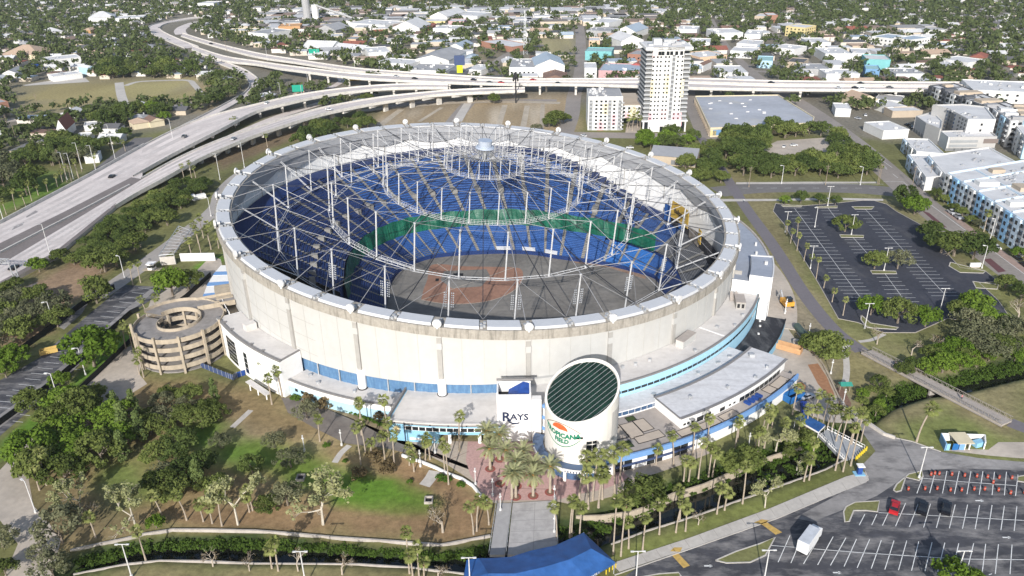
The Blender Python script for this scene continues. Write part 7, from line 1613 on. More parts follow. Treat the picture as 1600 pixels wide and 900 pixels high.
# grove behind the dome on the right
occ_add(GP([(1185,262),(1192,232),(1240,216),(1300,220),(1312,246),(1262,262)]),0)
scatter(['oakd','oak','oakd','oak'],[(1130,225),(1140,205),(1190,208),(1260,207),(1320,222),(1375,262),(1372,282),(1290,278),(1225,283),(1160,283),(1135,255)],7.0,10.5,15,'large oak in the grove behind the right rim, {} from the left',46)
scatter(['oakd','oak'],[(1070,250),(1100,225),(1120,240),(1140,290),(1115,305),(1090,285),(1070,270)],6.0,9,13,'dark tree between gabled hall and dome, {} from the left',9,chk=False)
scatter(['oakd','bright'],[(985,222),(1010,215),(1070,216),(1095,222),(1085,235),(1010,235)],7.0,9,12,'tree between tower and gabled hall, {} from the left',9)
for x,y,w,k in((868,198,36,'oak'),(880,192,24,'oak'),(858,200,24,'oak'),(745,158,18,'oakd'),(772,162,20,'oak'),(838,205,18,'grey')):T(k,x,y,w,'tree on the bare lot behind the dome, {} from the left')
scatter(['oak','oakd','oakd'],[(455,235),(490,205),(520,190),(560,190),(590,200),(520,210),(470,232),(400,262),(390,262)],6.0,8,12,'tree along the elevated ramp left of the dome, {} from the left',18)
scatter(['oak','oakd','grey'],[(500,160),(540,150),(610,145),(615,152),(560,162),(500,176)],6.0,7,10,'tree between the two curving ramps, {} from the left',9,chk=False)
# left of the highway
scatter(['oak','oakd','grey'],[(-20,320),(-20,262),(50,262),(70,290),(40,310)],8.0,13,18,'large oak left of the highway at the left edge, {} from the left',9)
scatter(['oak','grey','oakd'],[(40,240),(90,225),(150,232),(130,262),(80,262)],8.0,10,14,'tree in the yards left of the highway, {} from the left',12)
scatter(['oakd','oak'],[(130,200),(150,185),(200,175),(205,195),(170,205)],7.0,12,17,'huge oak below the track park, {} from the left',5,chk=False)
scatter(['oakd'],[(20,212),(60,196),(120,182),(150,174),(152,180),(100,194),(40,212)],6.0,6,9,'tree of the dark line along the left street, {} from the left',18,chk=False)
scatter(['oakd','oak','bright'],[(208,190),(225,165),(250,168),(270,178),(265,195),(240,192)],6.0,9,13,'tree clump right of the huge oak below the track, {} from the left',7,chk=False)
scatter(['oak','oakd','grey'],[(300,140),(330,118),(368,128),(382,140),(350,165),(320,178),(300,172)],8.0,8,14,'tree on the dry slope inside the ramp bend, {} from the left',14)
scatter(['oakd','oak','oakd','oak'],[(150,128),(165,108),(200,100),(260,105),(300,108),(310,122),(250,122),(190,124)],8.0,12,18,'tree of the wood above the track park, {} from the left',22)
# ---- palms
def frond_fan(r,L,droop):
 b=MB();stalk=L*0.5;pts=[]
 n=7;c=np.array([stalk,0,stalk*0.25-droop*stalk*0.3]);b.quad((0,-0.04,0),(stalk,-0.03,c[2]),(stalk,0.03,c[2]),(0,0.04,0))
 for k in range(n):
  a=(k-(n-1)/2)*0.34;l=L*0.60*(1-0.16*abs(k-(n-1)/2)/3);d=np.array([math.cos(a),math.sin(a),-0.25*droop-0.12*abs(a)]);s=np.array([-math.sin(a),math.cos(a),0])*l*0.12
  tip=c+d*l+np.array([0,0,-0.35*droop*l]);mid=c+d*l*0.6;b.add([c,mid-s+[0,0,-0.05],tip,mid+s+[0,0,0.03]],[(0,1,2,3)])
 return b
def rotm(yaw,pitch):
 cy,sy,cp,sp_=math.cos(yaw),math.sin(yaw),math.cos(pitch),math.sin(pitch)
 return np.array([[cy*cp,-sy,-cy*sp_],[sy*cp,cy,-sy*sp_],[sp_,0,cp]])
def make_sabal(seed,h=8.0,R=1.5):
 r=np.random.default_rng(seed);t=bpy.data.objects.new('palm',None);b=MB();lean=r.normal(size=2)*0.45;n=5
 for k in range(n):f0,f1=k/n,(k+1)/n;b.tube((lean[0]*f0**2,lean[1]*f0**2,h*f0),(lean[0]*f1**2,lean[1]*f1**2,h*f1),0.19-0.05*f0+(0.07 if k==0 else 0),7,r2=0.19-0.05*f1,cap=(k==n-1))
 inst('trunk',b.mesh('trunk',barkpalm),t);top=np.array([lean[0],lean[1],h]);cr=MB()
 for k in range(24):
  yaw=k*2.4+r.normal()*0.2;f=k/23;pitch=1.2-2.1*f+r.normal()*0.15;fr=frond_fan(r,R*(0.95+0.4*r.random()),0.6+0.5*f);M_=rotm(yaw,pitch);v=[M_@np.array(p)+top for p in fr.v];cr.add(v,fr.f)
 inst('crown',cr.mesh('crown',L_palm),t);sk_=MB()
 for k in range(10):a=k*0.63;sk_.face([top+[0,0,-0.2],top+[0.45*math.cos(a),0.45*math.sin(a),-1.0-0.4*r.random()],top+[0.42*math.cos(a+0.5),0.42*math.sin(a+0.5),-0.9]])
 inst('dead_skirt',sk_.mesh('dead_skirt',L_dead),t);return t
def pinnate(r,L):
 b=MB();n=13;P_=[]
 for k in range(n+1):f=k/n;P_.append(np.array([L*f*(1-0.12*f*f),0,L*(0.10*f-0.42*f*f)]))
 for k in range(n):
  f=k/n;p,q=P_[k],P_[k+1];ll=L*0.20*math.sin(math.pi*(0.12+0.86*f))**0.7;d=(q-p)/np.linalg.norm(q-p)
  for s in(-1,1):
   tip=p+d*ll*0.75+np.array([0,s*ll*0.8,0.12*ll-0.05]);b.add([p,p+d*0.26*L/n*3+[0,s*0.02,0],tip],[(0,1,2)]);tip2=tip+d*L/n*0.5;b.add([p+d*L/n*0.5,p+d*L/n*0.85,tip2],[(0,1,2)])
 for k in range(0,n,2):b.tube(P_[k],P_[min(k+2,n)],0.045,3,cap=False)
 return b
dfm=[pinnate(np.random.default_rng(s),L).mesh('frond',L_date)for s,L in((1,3.3),(2,3.0),(3,3.6))]
def make_date(seed,h):
 r=np.random.default_rng(seed);t=bpy.data.objects.new('date_palm',None);b=MB()
 for k in range(6):b.tube((0,0,h*k/6),(0,0,h*(k+1)/6),0.36-0.02*k+(0.08 if k%2 else 0),8,r2=0.33-0.02*k,cap=(k==5))
 inst('trunk',b.mesh('trunk',barkpalm),t);b=MB();b.tube((0,0,h-0.6),(0,0,h+0.35),0.55,8,r2=0.35)
 for k in range(14):a=k*0.9;b.tube((0.3*math.cos(a),0.3*math.sin(a),h),(0.95*math.cos(a),0.95*math.sin(a),h+0.25-0.4*(k%3)),0.06,4)
 inst('fruit_stalks',b.mesh('fruit_stalks',fruit),t)
 for k in range(32):f=k/31;inst('frond',dfm[k%3],t,(0,0,h+0.1),(0,-(1.2-1.75*f)+r.normal()*0.1,k*2.4+r.normal()*0.15))
 return t
SAB=[make_sabal(60+i,h,R)for i,(h,R)in enumerate([(7.8,1.28),(6.2,1.4),(9.4,1.3),(8.4,1.42),(5.2,1.3),(7.0,1.35),(10.2,1.22)])]
TALL=[make_sabal(80+i,h,1.35)for i,h in enumerate([14.5,16.0])]
PALMS=[]
def palm(x,y,desc,sc=1.0,tall=False):g=G(x,y);PALMS.append([g[0],g[1],sc,desc,tall])
for k,(x,y)in enumerate(DATE_BASES):
 g=G(x,y);pr=make_date(30+k,7.2+0.9*math.sin(k*2.2))
 pr.name='date_palm';COL.objects.link(pr)
 for ch in pr.children:
  if ch.name not in COL.objects:COL.objects.link(ch)
 pr.location=g;pr['category']='palm tree';pr['group']='date palms on the pink plaza';DATE_BASES[k]=(x,y,pr)
for k,(x,y,o)in enumerate(sorted(DATE_BASES)):o['label']='feathery date palm in a red brick ring on the plaza, %s from the left'%ordw(k)
D='fan palm on the slope beside the gate plaza, {} from the left'
for x,y in((564,725),(571,706),(581,716),(602,724),(617,735),(647,737),(665,720),(701,757),(640,727),(500,690),(608,690),(565,680),(672,718),(695,738)):palm(x,y,D)
for x,y in((441,620),(414,600),(425,632)):palm(x,y,'fan palm before the white stair building, {} from the left',1.1)
for x,y in((605,675),(566,668),(718,706)):palm(x,y,'tall fan palm casting its shadow on the blue buildings, {} from the left',1.15)
D='fan palm along the foot of the park bank, {} from the left'
for x,y in((255,812),(292,813),(332,818),(347,822),(390,800),(395,798),(228,876),(740,835),(764,820),(745,830),(425,888),(435,892),(645,900),(663,905),(655,902),(62,766),(73,758),(318,815),(150,840),(640,896)):palm(x,y,D)
D='tall slender fan palm in front of the rotunda, {} from the left'
for x,y in((905,778),(919,795),(926,782),(935,793),(941,780),(960,779),(968,760)):palm(x,y,D,1.35)
D='fan palm along the terrace building front, {} from the left'
for x,y in((1025,725),(1052,727),(1082,714),(1104,702),(1068,752),(1076,752),(1091,748),(1107,745),(1113,745),(1148,706),(1152,690),(1190,680),(1206,668),(1180,700),(1183,715),(1194,700),(1245,690),(1220,690),(1260,668),(1268,662),(1276,668),(1284,672),(1293,668),(1299,675),(1238,648)):palm(x,y,D)
D='fan palm on the lower verge of the creek, {} from the left'
for x,y in((982,857),(1004,860),(1062,812),(1071,830),(1056,832),(1120,803),(1132,797),(1160,787),(1256,752),(1264,750),(890,840),(893,838),(870,840),(1306,690),(1330,695),(1345,690),(1030,835),(905,850)):palm(x,y,D)
for x,y in((958,866),(970,869)):palm(x,y,'very tall leaning fan palm beside the blue canopy, {} from the left',1.0,True)
for x,y in((1305,735),(1317,737),(1329,728)):palm(x,y,'very tall thin palm by the entrance bridge, {} from the left',1.0,True)
palm(1432,690,'lone tall fan palm on the grass by the footbridge',1.35)
D='fan palm in the row beside the trail and car park, {} from the left'
for x,y in((1235,380),(1245,392),(1256,408),(1266,418),(1275,436),(1287,450),(1300,472),(1317,493),(1229,367),(1245,370)):palm(x,y,D,0.85)
D='palm beside the blue apartments and avenue, {} from the left'
for x,y in((1580,378),(1560,372),(1600,392),(1537,362),(1640,420)):palm(x,y,D,1.1)
D='palm in the courtyard of the white midrise, {} from the left'
for x,y in((983,200),(988,204),(996,200),(1000,205),(980,206)):palm(x,y,D,1.3)
D='feathery palm in the lawn by the left wall of the dome, {} from the left'
for x,y in((300,403),(315,400),(330,390),(342,388),(318,372),(310,380),(326,375)):palm(x,y,D,1.15)
D='fan palm near the left car park and ramp, {} from the left'
for x,y in((208,445),(220,442),(208,548),(197,545),(232,500),(225,590),(218,585),(245,500),(60,305),(40,322),(150,262),(98,285),(122,276)):palm(x,y,D)
D='palm along the highway bank and ramps, {} from the left'
for x,y in((123,278),(105,285),(90,292),(50,314),(25,328),(363,200),(368,200),(306,278),(289,285),(300,280),(196,236),(418,230),(10,335),(75,300)):palm(x,y,D,0.95)
# hedge like columns before the tower
for x in(862,870,905,912):pass
# ---- ordinary houses and the rest of the town's trees
r=random.Random(11);HP=[]
def townzone(px,py):
 if 400<px<1030 and 15<py<135:return 'industry'
 if 1030<=px<1460 and 45<py<135:return 'industry'
 return 'home'
px_rows=[]
cand=[]
for _ in range(40000):
 d=math.sqrt(r.uniform(430**2,2700**2));a=r.uniform(-0.74,0.74);x,y=d*math.sin(a),d*math.cos(a);cand.append((x,y))
cell={}
def free(x,y,s):
 i,j=int(x//20),int(y//20)
 for u in(i-1,i,i+1):
  for v in(j-1,j,j+1):
   for q in cell.get((u,v),()):
    if(q[0]-x)**2+(q[1]-y)**2<s*s:return False
 return True
d_=math.hypot
for x,y in cand:
 if occ(x,y)or occ(x+8,y)or occ(x-8,y)or occ(x,y+7)or occ(x,y-7):continue
 px,py=P(x,y,0)
 if not(-60<px<1660 and py>-30):continue
 if px>1100 and py>135 or(py>165 and px>380)or py>250:continue
 zn=townzone(px,py)
 if zn=='home' and r.random()<(0.32 if d_(x,y)<1000 else 0.5):continue
 if not free(x,y,20 if zn=='home' else 23):continue
 cell.setdefault((int(x//20),int(y//20)),[]).append((x,y));HP.append((math.hypot(x,y),x,y,zn,px,py))
HP.sort();HNEAR=HP[:230];HFAR=HP[230:]
ROOFC=[('white',RW_),('grey',RG),('brown',RBR),('white',RW_),('tan',RTN),('pale blue',RBL),('dark',RDK),('white',RW_),('red',RRD)];KN=['hip roofed','gabled','flat roofed','hip roofed','gabled','flat roofed'];hl={}
def zone_name(px,py,zn):
 if zn!='home':return 'workshop quarter' if px<1000 else 'right store blocks'
 if py>130:return 'yards left of the highway'
 return 'upper left town' if px<240 else 'top middle tree cover' if px<1030 else 'upper right town'
for i,(d,x,y,zn,px,py)in enumerate(HNEAR):
 k=(i*5+1)%6 if zn=='home' else(2,5,2,1)[i%4];wm_,rm_,_,_=HOUSES[k];rn_,rmt=ROOFC[(i*7+3)%9]
 sc=r.uniform(0.85,1.15)if zn=='home' else r.uniform(1.1,1.9);rz=r.choice([0,math.pi/2,math.pi])+0.03*r.gauss(0,1);t=thing('house' if zn=='home' else 'small_store',None,'house' if zn=='home' else 'store',(x,y,0));t.rotation_euler=(0,0,rz);t.scale=(sc,sc,1.0 if zn=='home' else 1.25)
 inst('wall',wm_,t);o=inst('roof',rm_,t);o.material_slots[0].link='OBJECT';o.material_slots[0].material=rmt;occ_add([(x-7*sc,y-6*sc),(x+7*sc,y-6*sc),(x+7*sc,y+6*sc),(x-7*sc,y+6*sc)],0)
 hl.setdefault((rn_,KN[k],zone_name(px,py,zn),'house' if zn=='home' else 'store'),[]).append((px,t))
for(c_,kn,zo,w_),its in hl.items():
 its.sort(key=lambda q:q[0])
 for j,(px,t)in enumerate(its):
  t['label']='%s %s %s in the %s, %s from the left'%(c_,kn,w_,zo,ordw(j));t['group']='ordinary %ss of the town'%w_
# far houses: too many to count, one mesh
rnp=np.random.default_rng(3);wv,wf,rv,rf=[],[],[],[]
def addmesh(V,F,b,x,y,rz,sc,hs):
 c,s=math.cos(rz),math.sin(rz);o=len(V);a=np.array(b.v)
 for p in a:V.append((x+(p[0]*c-p[1]*s)*sc,y+(p[0]*s+p[1]*c)*sc,p[2]*hs))
 for f in b.f:F.append(tuple(o+k for k in f))
for i,(d,x,y,zn,px,py)in enumerate(HFAR):
 k=int(rnp.integers(0,6))if zn=='home' else(2,5)[i%2];sc=rnp.uniform(0.9,1.3)if zn=='home' else rnp.uniform(1.3,3.0);rz=rnp.choice([0,math.pi/2]);addmesh(wv,wf,HOUSES[k][2],x,y,rz,sc,1.0 if zn=='home' else 1.5);addmesh(rv,rf,HOUSES[k][3],x,y,rz,sc,1.0 if zn=='home' else 1.5);occ_add([(x-7*sc,y-6*sc),(x+7*sc,y-6*sc),(x+7*sc,y+6*sc),(x-7*sc,y+6*sc)],0)
def islandmat(name,cols):
 m=mat(name,cols[0],0.85,0.0,0.4);nt=m.node_tree;N=nt.nodes;L=nt.links;oi=N.new('ShaderNodeNewGeometry');cr=N.new('ShaderNodeValToRGB');cr.color_ramp.interpolation='CONSTANT';el=cr.color_ramp.elements
 while len(el)<len(cols):el.new(0.5)
 for i,c in enumerate(cols):el[i].position=i/len(cols);el[i].color=(*c,1)
 L.new(oi.outputs['Random Per Island'],cr.inputs[0]);L.new(cr.outputs[0],N['Principled BSDF'].inputs['Base Color']);return m
hfm=islandmat('far_roof_mix',[(0.56,0.55,0.54),(0.40,0.39,0.38),(0.6,0.59,0.58),(0.22,0.19,0.165),(0.42,0.41,0.40),(0.54,0.535,0.53),(0.28,0.20,0.155),(0.3,0.29,0.28),(0.18,0.17,0.165)]);wfm=islandmat('far_wall_mix',[(0.70,0.68,0.64),(0.55,0.47,0.36),(0.66,0.65,0.62),(0.5,0.45,0.42)])
me=bpy.data.meshes.new('distant_houses');nv=len(wv);me.from_pydata(wv+rv,[],wf+[tuple(k+nv for k in f)for f in rf]);me.materials.append(wfm);me.materials.append(hfm)
me.polygons.foreach_set('material_index',np.array([0]*len(wf)+[1]*len(rf),np.int32));o=bpy.data.objects.new('distant_houses',me);COL.objects.link(o)
prop(o,'countless small pale roofs scattered through the far tree cover','houses',kind='stuff')
# remaining tree cover of the town
r=random.Random(23);ft=[];cell={}
for _ in range(120000):
 d=math.sqrt(r.uniform(400**2,3300**2));a=r.uniform(-0.76,0.76);x,y=d*math.sin(a),d*math.cos(a)
 if occ(x,y):continue
 px,py=P(x,y,0)
 if not(-80<px<1680 and py>-70):continue
 if py>135 and 555<px<1130 or(px>1100 and py>205)or(py>175 and px>205)or py>262:continue
 zn=townzone(px,py);keep=0.30 if zn=='industry' else 0.92
 if zn=='industry':keep=0.95 if 330<px<640 and 40<py<112 and py>40+(px-330)*0.13 else 0.52
 keep*=0.55+0.9*vnoise(np.array([x]),np.array([y]),90.0,44)[0]
 if r.random()>keep:continue
 if not free(x,y,7.5 if d<1400 else 10.5):continue
 cell.setdefault((int(x//20),int(y//20)),[]).append((x,y));ft.append((d,x,y))
 if len(ft)>21000:break
ft.sort();rn=np.random.default_rng(8)
near=[q for q in ft if q[0]<560][:60];rest=ft[len(near):]
for d,x,y in near:PLANTS.append([r.choice(['oak','oakd','oakd']),x,y,r.uniform(0.85,1.4),'town tree just beyond the overpass and ramps, {} from the left',0.0])
V,F=[],[];off=0
for d,x,y in rest:
 R=r.uniform(4.2,7.2);n=64 if d<800 else(36 if d<1300 else 20);H=R*r.uniform(0.9,1.3);z0=r.uniform(1.2,3.0)
 c=crown_clumps(rn,9,R*0.8,H,z0,gap=0);v,f=leafcloud(c,np.full(len(c),R*0.42),n,R*(0.30 if d<800 else 0.38 if d<1300 else 0.52),rn,up=0.5);V.append(v+np.array([x,y,0]));F.append(f+off);off+=len(v)
me=npmesh('distant_tree_cover',np.concatenate(V),np.concatenate(F),[L_far]);o=bpy.data.objects.new('distant_tree_cover',me);COL.objects.link(o)
prop(o,'unbroken dark green tree cover of the town reaching to the horizon','tree cover',kind='stuff')
print('houses',len(HNEAR),len(HFAR),'far trees',len(rest),'plants',len(PLANTS),'palms',len(PALMS))
# ---- place the individual trees, labelled by their row
def labelled(items,key):
 by={}
 for it in items:by.setdefault(it[key],[]).append(it)
 return by
for desc,its in labelled(PLANTS,4).items():
 its.sort(key=lambda q:P(q[1],q[2],0)[0])
 for i,(kind,x,y,sc,_,z)in enumerate(its):
  pr=treeproto(kind,int(abs(x*3+y*7)))
  if not pr.users_collection:COL.objects.link(pr)
  t=place(pr,(x,y,z),random.uniform(0,6.28),(sc*random.uniform(0.94,1.06),sc*random.uniform(0.94,1.06),sc*random.uniform(0.85,1.1)),desc.format(ordw(i)),desc.split(',')[0].replace('{}','').strip())
  t.name=TKIND[kind];t['category']='shrub' if 'shrub' in kind else 'tree'
by=labelled(PALMS,3)
for desc,its in by.items():
 its.sort(key=lambda q:P(q[0],q[1],0)[0])
 for i,(x,y,sc,_,tall)in enumerate(its):
  pr=(TALL if tall else SAB)[int(abs(x*5+y*3))%(2 if tall else 7)]
  if not pr.users_collection:COL.objects.link(pr)
  t=place(pr,(x,y,0),random.uniform(0,6.28),(sc,sc,sc*random.uniform(0.9,1.12)),desc.format(ordw(i)),desc.split(',')[0])
  t.name='fan_palm';t['category']='palm tree'
# ---- creek bank growth (nobody could count it)
V,F=[],[];off=0;rn=np.random.default_rng(77)
for px,n,smax in(([(110,866),(230,842),(400,836),(520,846),(690,858),(765,848),(760,860),(690,865),(520,855),(400,848),(250,850),(130,876)],400,1.4),([(110,885),(250,868),(300,872),(300,876),(250,876),(120,894)],60,1.0),([(868,818),(905,812),(980,780),(1100,728),(1200,696),(1290,674),(1290,690),(1200,720),(1100,757),(1000,800),(905,845),(880,860)],300,1.4),([(870,850),(900,835),(930,845),(905,880),(870,895)],60,1.5),([(1345,640),(1385,606),(1420,592),(1480,586),(1600,550),(1600,575),(1520,592),(1450,606),(1400,630),(1352,662)],330,2.0),([(1180,705),(1290,672),(1320,700),(1280,730),(1190,760)],120,1.2),([(1210,668),(1300,650),(1320,668),(1260,690),(1180,720)],60,1.2)):
 poly=GP(px);xs=[p[0]for p in poly];ys=[p[1]for p in poly];k=0
 while k<n:
  x,y=rn.uniform(min(xs),max(xs)),rn.uniform(min(ys),max(ys))
  if not inpoly(x,y,poly):continue
  k+=1;R=0.5+(smax-0.5)*rn.random()**2.2;c=crown_clumps(rn,6,R,R*1.2,0.1,gap=0)+np.array([x,y,-2.0]);v,f=leafcloud(c,np.full(len(c),R*0.5),70,0.34,rn,up=0.5);V.append(v);F.append(f+off);off+=len(v)
me=npmesh('creek_bank_growth',np.concatenate(V),np.concatenate(F),[leafmat('creek_leaves',(0.03,0.055,0.012),(0.10,0.16,0.03),scale=0.2)]);o=bpy.data.objects.new('creek_bank_growth',me);COL.objects.link(o);prop(o,'tangled green growth filling the creek banks','undergrowth',kind='stuff')
# ================================================================== VEHICLES, POLES, WALLS, SMALL THINGS
def carmesh():
 body=[(-2.2,0.35),(2.2,0.35),(2.25,0.75),(2.1,0.92),(1.05,1.0),(-1.75,1.02),(-2.2,0.9)]
 cab=[(1.0,0.98),(0.35,1.46),(-1.1,1.48),(-1.75,1.0)]
 def extr(p,w0,w1,b,mi=0):
  n=len(p);L_=[(x,-w0,z)for x,z in p];R2=[(x,w0,z)for x,z in p]
  if w1 is not None:zs=max(z for _,z in p);L_=[(x,-(w1 if z>1.2 else w0),z)for x,z in p];R2=[(x,(w1 if z>1.2 else w0),z)for x,z in p]
  b.add(L_+R2,[(i,n+i,n+(i+1)%n,(i+1)%n)for i in range(n)],mi);b.add(L_,[tuple(range(n))],mi);b.add(R2,[tuple(reversed(range(n)))],mi)
 return body,cab,extr
_body,_cab,_ex=carmesh()
whm=MB();whm.tube((0,-0.11,0),(0,0.11,0),0.33,12);whm.tube((0,-0.12,0),(0,0.12,0),0.18,8);whm=whm.mesh('wheel',rubber)
carw=mat('car_window',(0.015,0.018,0.022),0.08,0.0,1,spec=0.7)
_cm={}
def carproto(col,key):
 if key in _cm:return _cm[key]
 m=mat('car_paint_'+key,col,0.25,0.02,1.0,spec=0.6,metal=0.1);t=bpy.data.objects.new('car',None)
 b=MB();_ex(_body,0.88,None,b);inst('body',b.mesh('body',m),t);b=MB();_ex([(x*0.97,z*0.985)for x,z in _cab],0.82,0.62,b);inst('windows',b.mesh('windows',carw),t)
 b=MB();b.add([(0.33,-0.6,1.475),(0.33,0.6,1.475),(-1.08,0.6,1.49),(-1.08,-0.6,1.49)],[(0,1,2,3)]);b.box(-0.37,0,1.44,1.40,1.22,0.04);inst('roof',b.mesh('roof',m),t)
 for x in(-1.35,1.4):
  for y in(-0.82,0.82):inst('wheel',whm,t,(x,y,0.33))
 b=MB()
 hl=MB();hl.box(2.17,0,0.62,0.08,0.34,0.14);hlm=hl.mesh('headlight',polew)
 for y in(-0.6,0.6):inst('headlight',hlm,t,(0,y,0))
 _cm[key]=t;return t
def car(x,y,heading,key,col,label,z=0.05,group=None,sc=1.0,cat='car'):
 pr=carproto(col,key)
 if not pr.users_collection:COL.objects.link(pr)
 g=G(x,y,z);t=place(pr,(g[0],g[1],z),heading,sc,label,group);t.name='car';t['category']=cat;return t
RED,BLK,SIL,WHT,BLU,GRY=(0.48,0.02,0.025),(0.012,0.012,0.015),(0.45,0.46,0.48),(0.72,0.72,0.72),(0.02,0.05,0.35),(0.12,0.125,0.13)
st=math.atan2(G(1395,790+12)[1]-G(1400,780)[1],G(1395,802)[0]-G(1400,780)[0])
car(1397,796,st+math.pi,'red',RED,'bright red car parked in the lower right car park',sc=1.12);car(1441,797,st+math.pi,'black',BLK,'left of two black cars parked in the lower right car park',sc=1.12);car(1477.5,797,st+math.pi,'black',BLK,'right of two black cars parked in the lower right car park',sc=1.12)
car(1257,640,1.3,'blue',BLU,'dark blue van parked by the small blue canopy',sc=1.25);car(1261,622,0.4,'silver',SIL,'silver car parked above the dark blue van')
# box truck
g=np.array(G(1253,866));TK=thing('box_truck','white box truck parked alone in the lower right car park','truck',tuple(g));h=math.atan2(G(1272,840)[1]-G(1253,866)[1],G(1272,840)[0]-G(1253,866)[0])
TK.location=(0,0,0)
def loc_part(nm,fn,m):b=MB();fn(b);inst(nm,b.mesh(nm,m),TK)
wtruck=mat('truck_white',(0.74,0.74,0.735),0.5,0.03,1.0)
loc_part('cargo_box',lambda b:b.box(0.4,0,0.9,6.4,2.5,2.9),wtruck);loc_part('box_roof',lambda b:b.box(0.4,0,3.8,6.3,2.4,0.06),mat('truck_roof',(0.5,0.52,0.55),0.6));loc_part('cab',lambda b:(b.box(4.75,0,0.6,1.9,2.2,1.9),b.box(4.5,0,2.5,1.2,2.1,0.4)),wtruck);loc_part('windshield',lambda b:b.box(5.6,0,1.6,0.25,1.9,0.8),carw);loc_part('chassis',lambda b:b.box(1.2,0,0.5,8.0,1.0,0.35),black);loc_part('rear_door',lambda b:b.box(-2.83,0,1.0,0.06,2.3,2.7),wtruck)
for x in(-1.6,4.4):
 for y in(-1.0,1.0):o=inst('wheel',whm,TK,(x,y,0.45),sc=(1.35,1.8,1.35))
TK.location=(g[0]+2.2*math.cos(h),g[1]+2.2*math.sin(h),0.05);TK.rotation_euler=(0,0,h)
# highway traffic
HWC=[(175,277,1.5,BLK,'black','lone dark car on the left carriageway of the wide highway'),(22,420,1.5,BLK,'black','dark car under the sign gantry at the left edge'),(288,214,4,GRY,'grey','dark car on the left ramp deck'),(365,218,6.3,SIL,'silver','silver car on the right ramp deck near the dome'),(514,172,8,WHT,'white','white car on the curving right ramp'),(417,162,6.7,WHT,'white','white car on the left ramp deck, upper bend'),(833,126,8.5,RED,'red','red car on the overpass left of the tower'),(872,131,8.5,BLK,'black','dark car on the nearer overpass left of the tower'),(591,118,8,BLK,'black','dark car on the far overpass, left part'),(619,120.5,8.3,SIL,'silver','silver car on the nearer overpass, left part'),(648,123.5,8.4,BLK,'black','second dark car on the nearer overpass, left part'),(740,125.5,8.5,BLK,'black','dark car on the overpass middle'),(765,129.5,8.5,GRY,'grey','grey car on the nearer overpass middle'),(783,130,8.5,RED,'red','red car on the nearer overpass middle'),(1205,130,8.5,BLK,'black','dark car on the far overpass right of the warehouse'),(1345,131,8.5,BLK,'black','dark car on the far overpass, right part'),(1336,138,8.5,BLK,'black','dark car on the nearer overpass, right part'),(1347,139.5,8.5,WHT,'white','white car on the nearer overpass, right part'),(1310,138.5,8.5,SIL,'silver','silver car on the nearer overpass, right part'),(1390,137.5,8.5,GRY,'grey','grey car on the nearer overpass near the dark apartments'),(250,44,0.4,GRY,'grey','grey car at the tip of the far S bend'),(262,62,0.4,WHT,'white','white car below the far S bend'),(330,69,0.8,BLK,'black','dark car past the far S bend')]
for x,y,z,c,k,lab in HWC:
 g=G(x,y,z);b0=G(x+6,y-(4 if x<500 and y>150 else-0.6),z);car(x,y,math.atan2(b0[1]-g[1],b0[0]-g[0]),k,c,lab,z=z+0.03,group='cars on the elevated roads',sc=1.1)
AV=[(1487,334,WHT,'white','white van at the kerb of the avenue',1.3),(1497,341,SIL,'silver','silver van behind the white van on the avenue',1.3),(1557,388,WHT,'white','white car on the avenue right of the vans',1),(1590,405,BLK,'black','dark car parked under the avenue trees',1),(1600,415,BLK,'black','second dark car parked under the avenue trees',1)]
for x,y,c,k,lab,s_ in AV:g=G(x,y);b0=G(x+8,y+6);car(x,y,math.atan2(b0[1]-g[1],b0[0]-g[0]),k,c,lab,sc=s_)
for i,(x,y,c,k)in enumerate([(1418,196,BLK,'black'),(1424,199,GRY,'grey'),(1430,201,WHT,'white'),(1436,204,BLK,'black'),(1352,181,WHT,'white'),(1340,186,SIL,'silver'),(1240,228,WHT,'white'),(1225,230,WHT,'white'),(912,213,WHT,'white'),(984,232,WHT,'white'),(1210,93,BLK,'black'),(1225,104,WHT,'white'),(1262,102,BLK,'black')]):
 car(x,y,0.4+i,k,c,['small %s car parked in the town, %s from the left'%(k,'X')][0],group='cars parked in the town')
tc=sorted([o for o in COL.objects if o.get('group')=='cars parked in the town'],key=lambda o:P(o.location.x,o.location.y,0)[0])
for i,o in enumerate(tc):o['label']='small car parked between the town buildings, %s from the left'%ordw(i)
# traffic barrels in the car park
bar=bpy.data.objects.new('traffic_barrel',None);b=MB();b.tube((0,0,0.08),(0,0,1.05),0.30,10,r2=0.24);inst('drum',b.mesh('drum',flat('safety_orange',(0.40,0.065,0.04))),bar);b=MB();b.box(0,0,0,0.75,0.75,0.1);inst('base',b.mesh('base',rubber),bar);b=MB();b.tube((0,0,0.55),(0,0,0.75),0.285,10,r2=0.275);inst('band',b.mesh('band',flat('faded_band',(0.42,0.24,0.2))),bar);COL.objects.link(bar)
rows={'far':[(1017,268),(1040,262),(1068,265),(1147,268),(1227,275),(1303,279),(1370,284),(1443,288),(1522,290),(1405,318)],'near':[(875,360),(979,358),(1055,357),(1138,366),(1208,366),(1286,360),(1352,360),(1438,366),(1514,384),(1600,380)]}
for rn_,pts in rows.items():
 for i,(X,Y)in enumerate(sorted(pts)):x,y=z8(X,Y);g=G(x,y+1);t=place(bar,(g[0],g[1],0.06),i,0.95,'orange traffic barrel in the %s row of stalls, %s from the left'%(rn_,ordw(i)),'orange traffic barrels');t['category']='barrel'
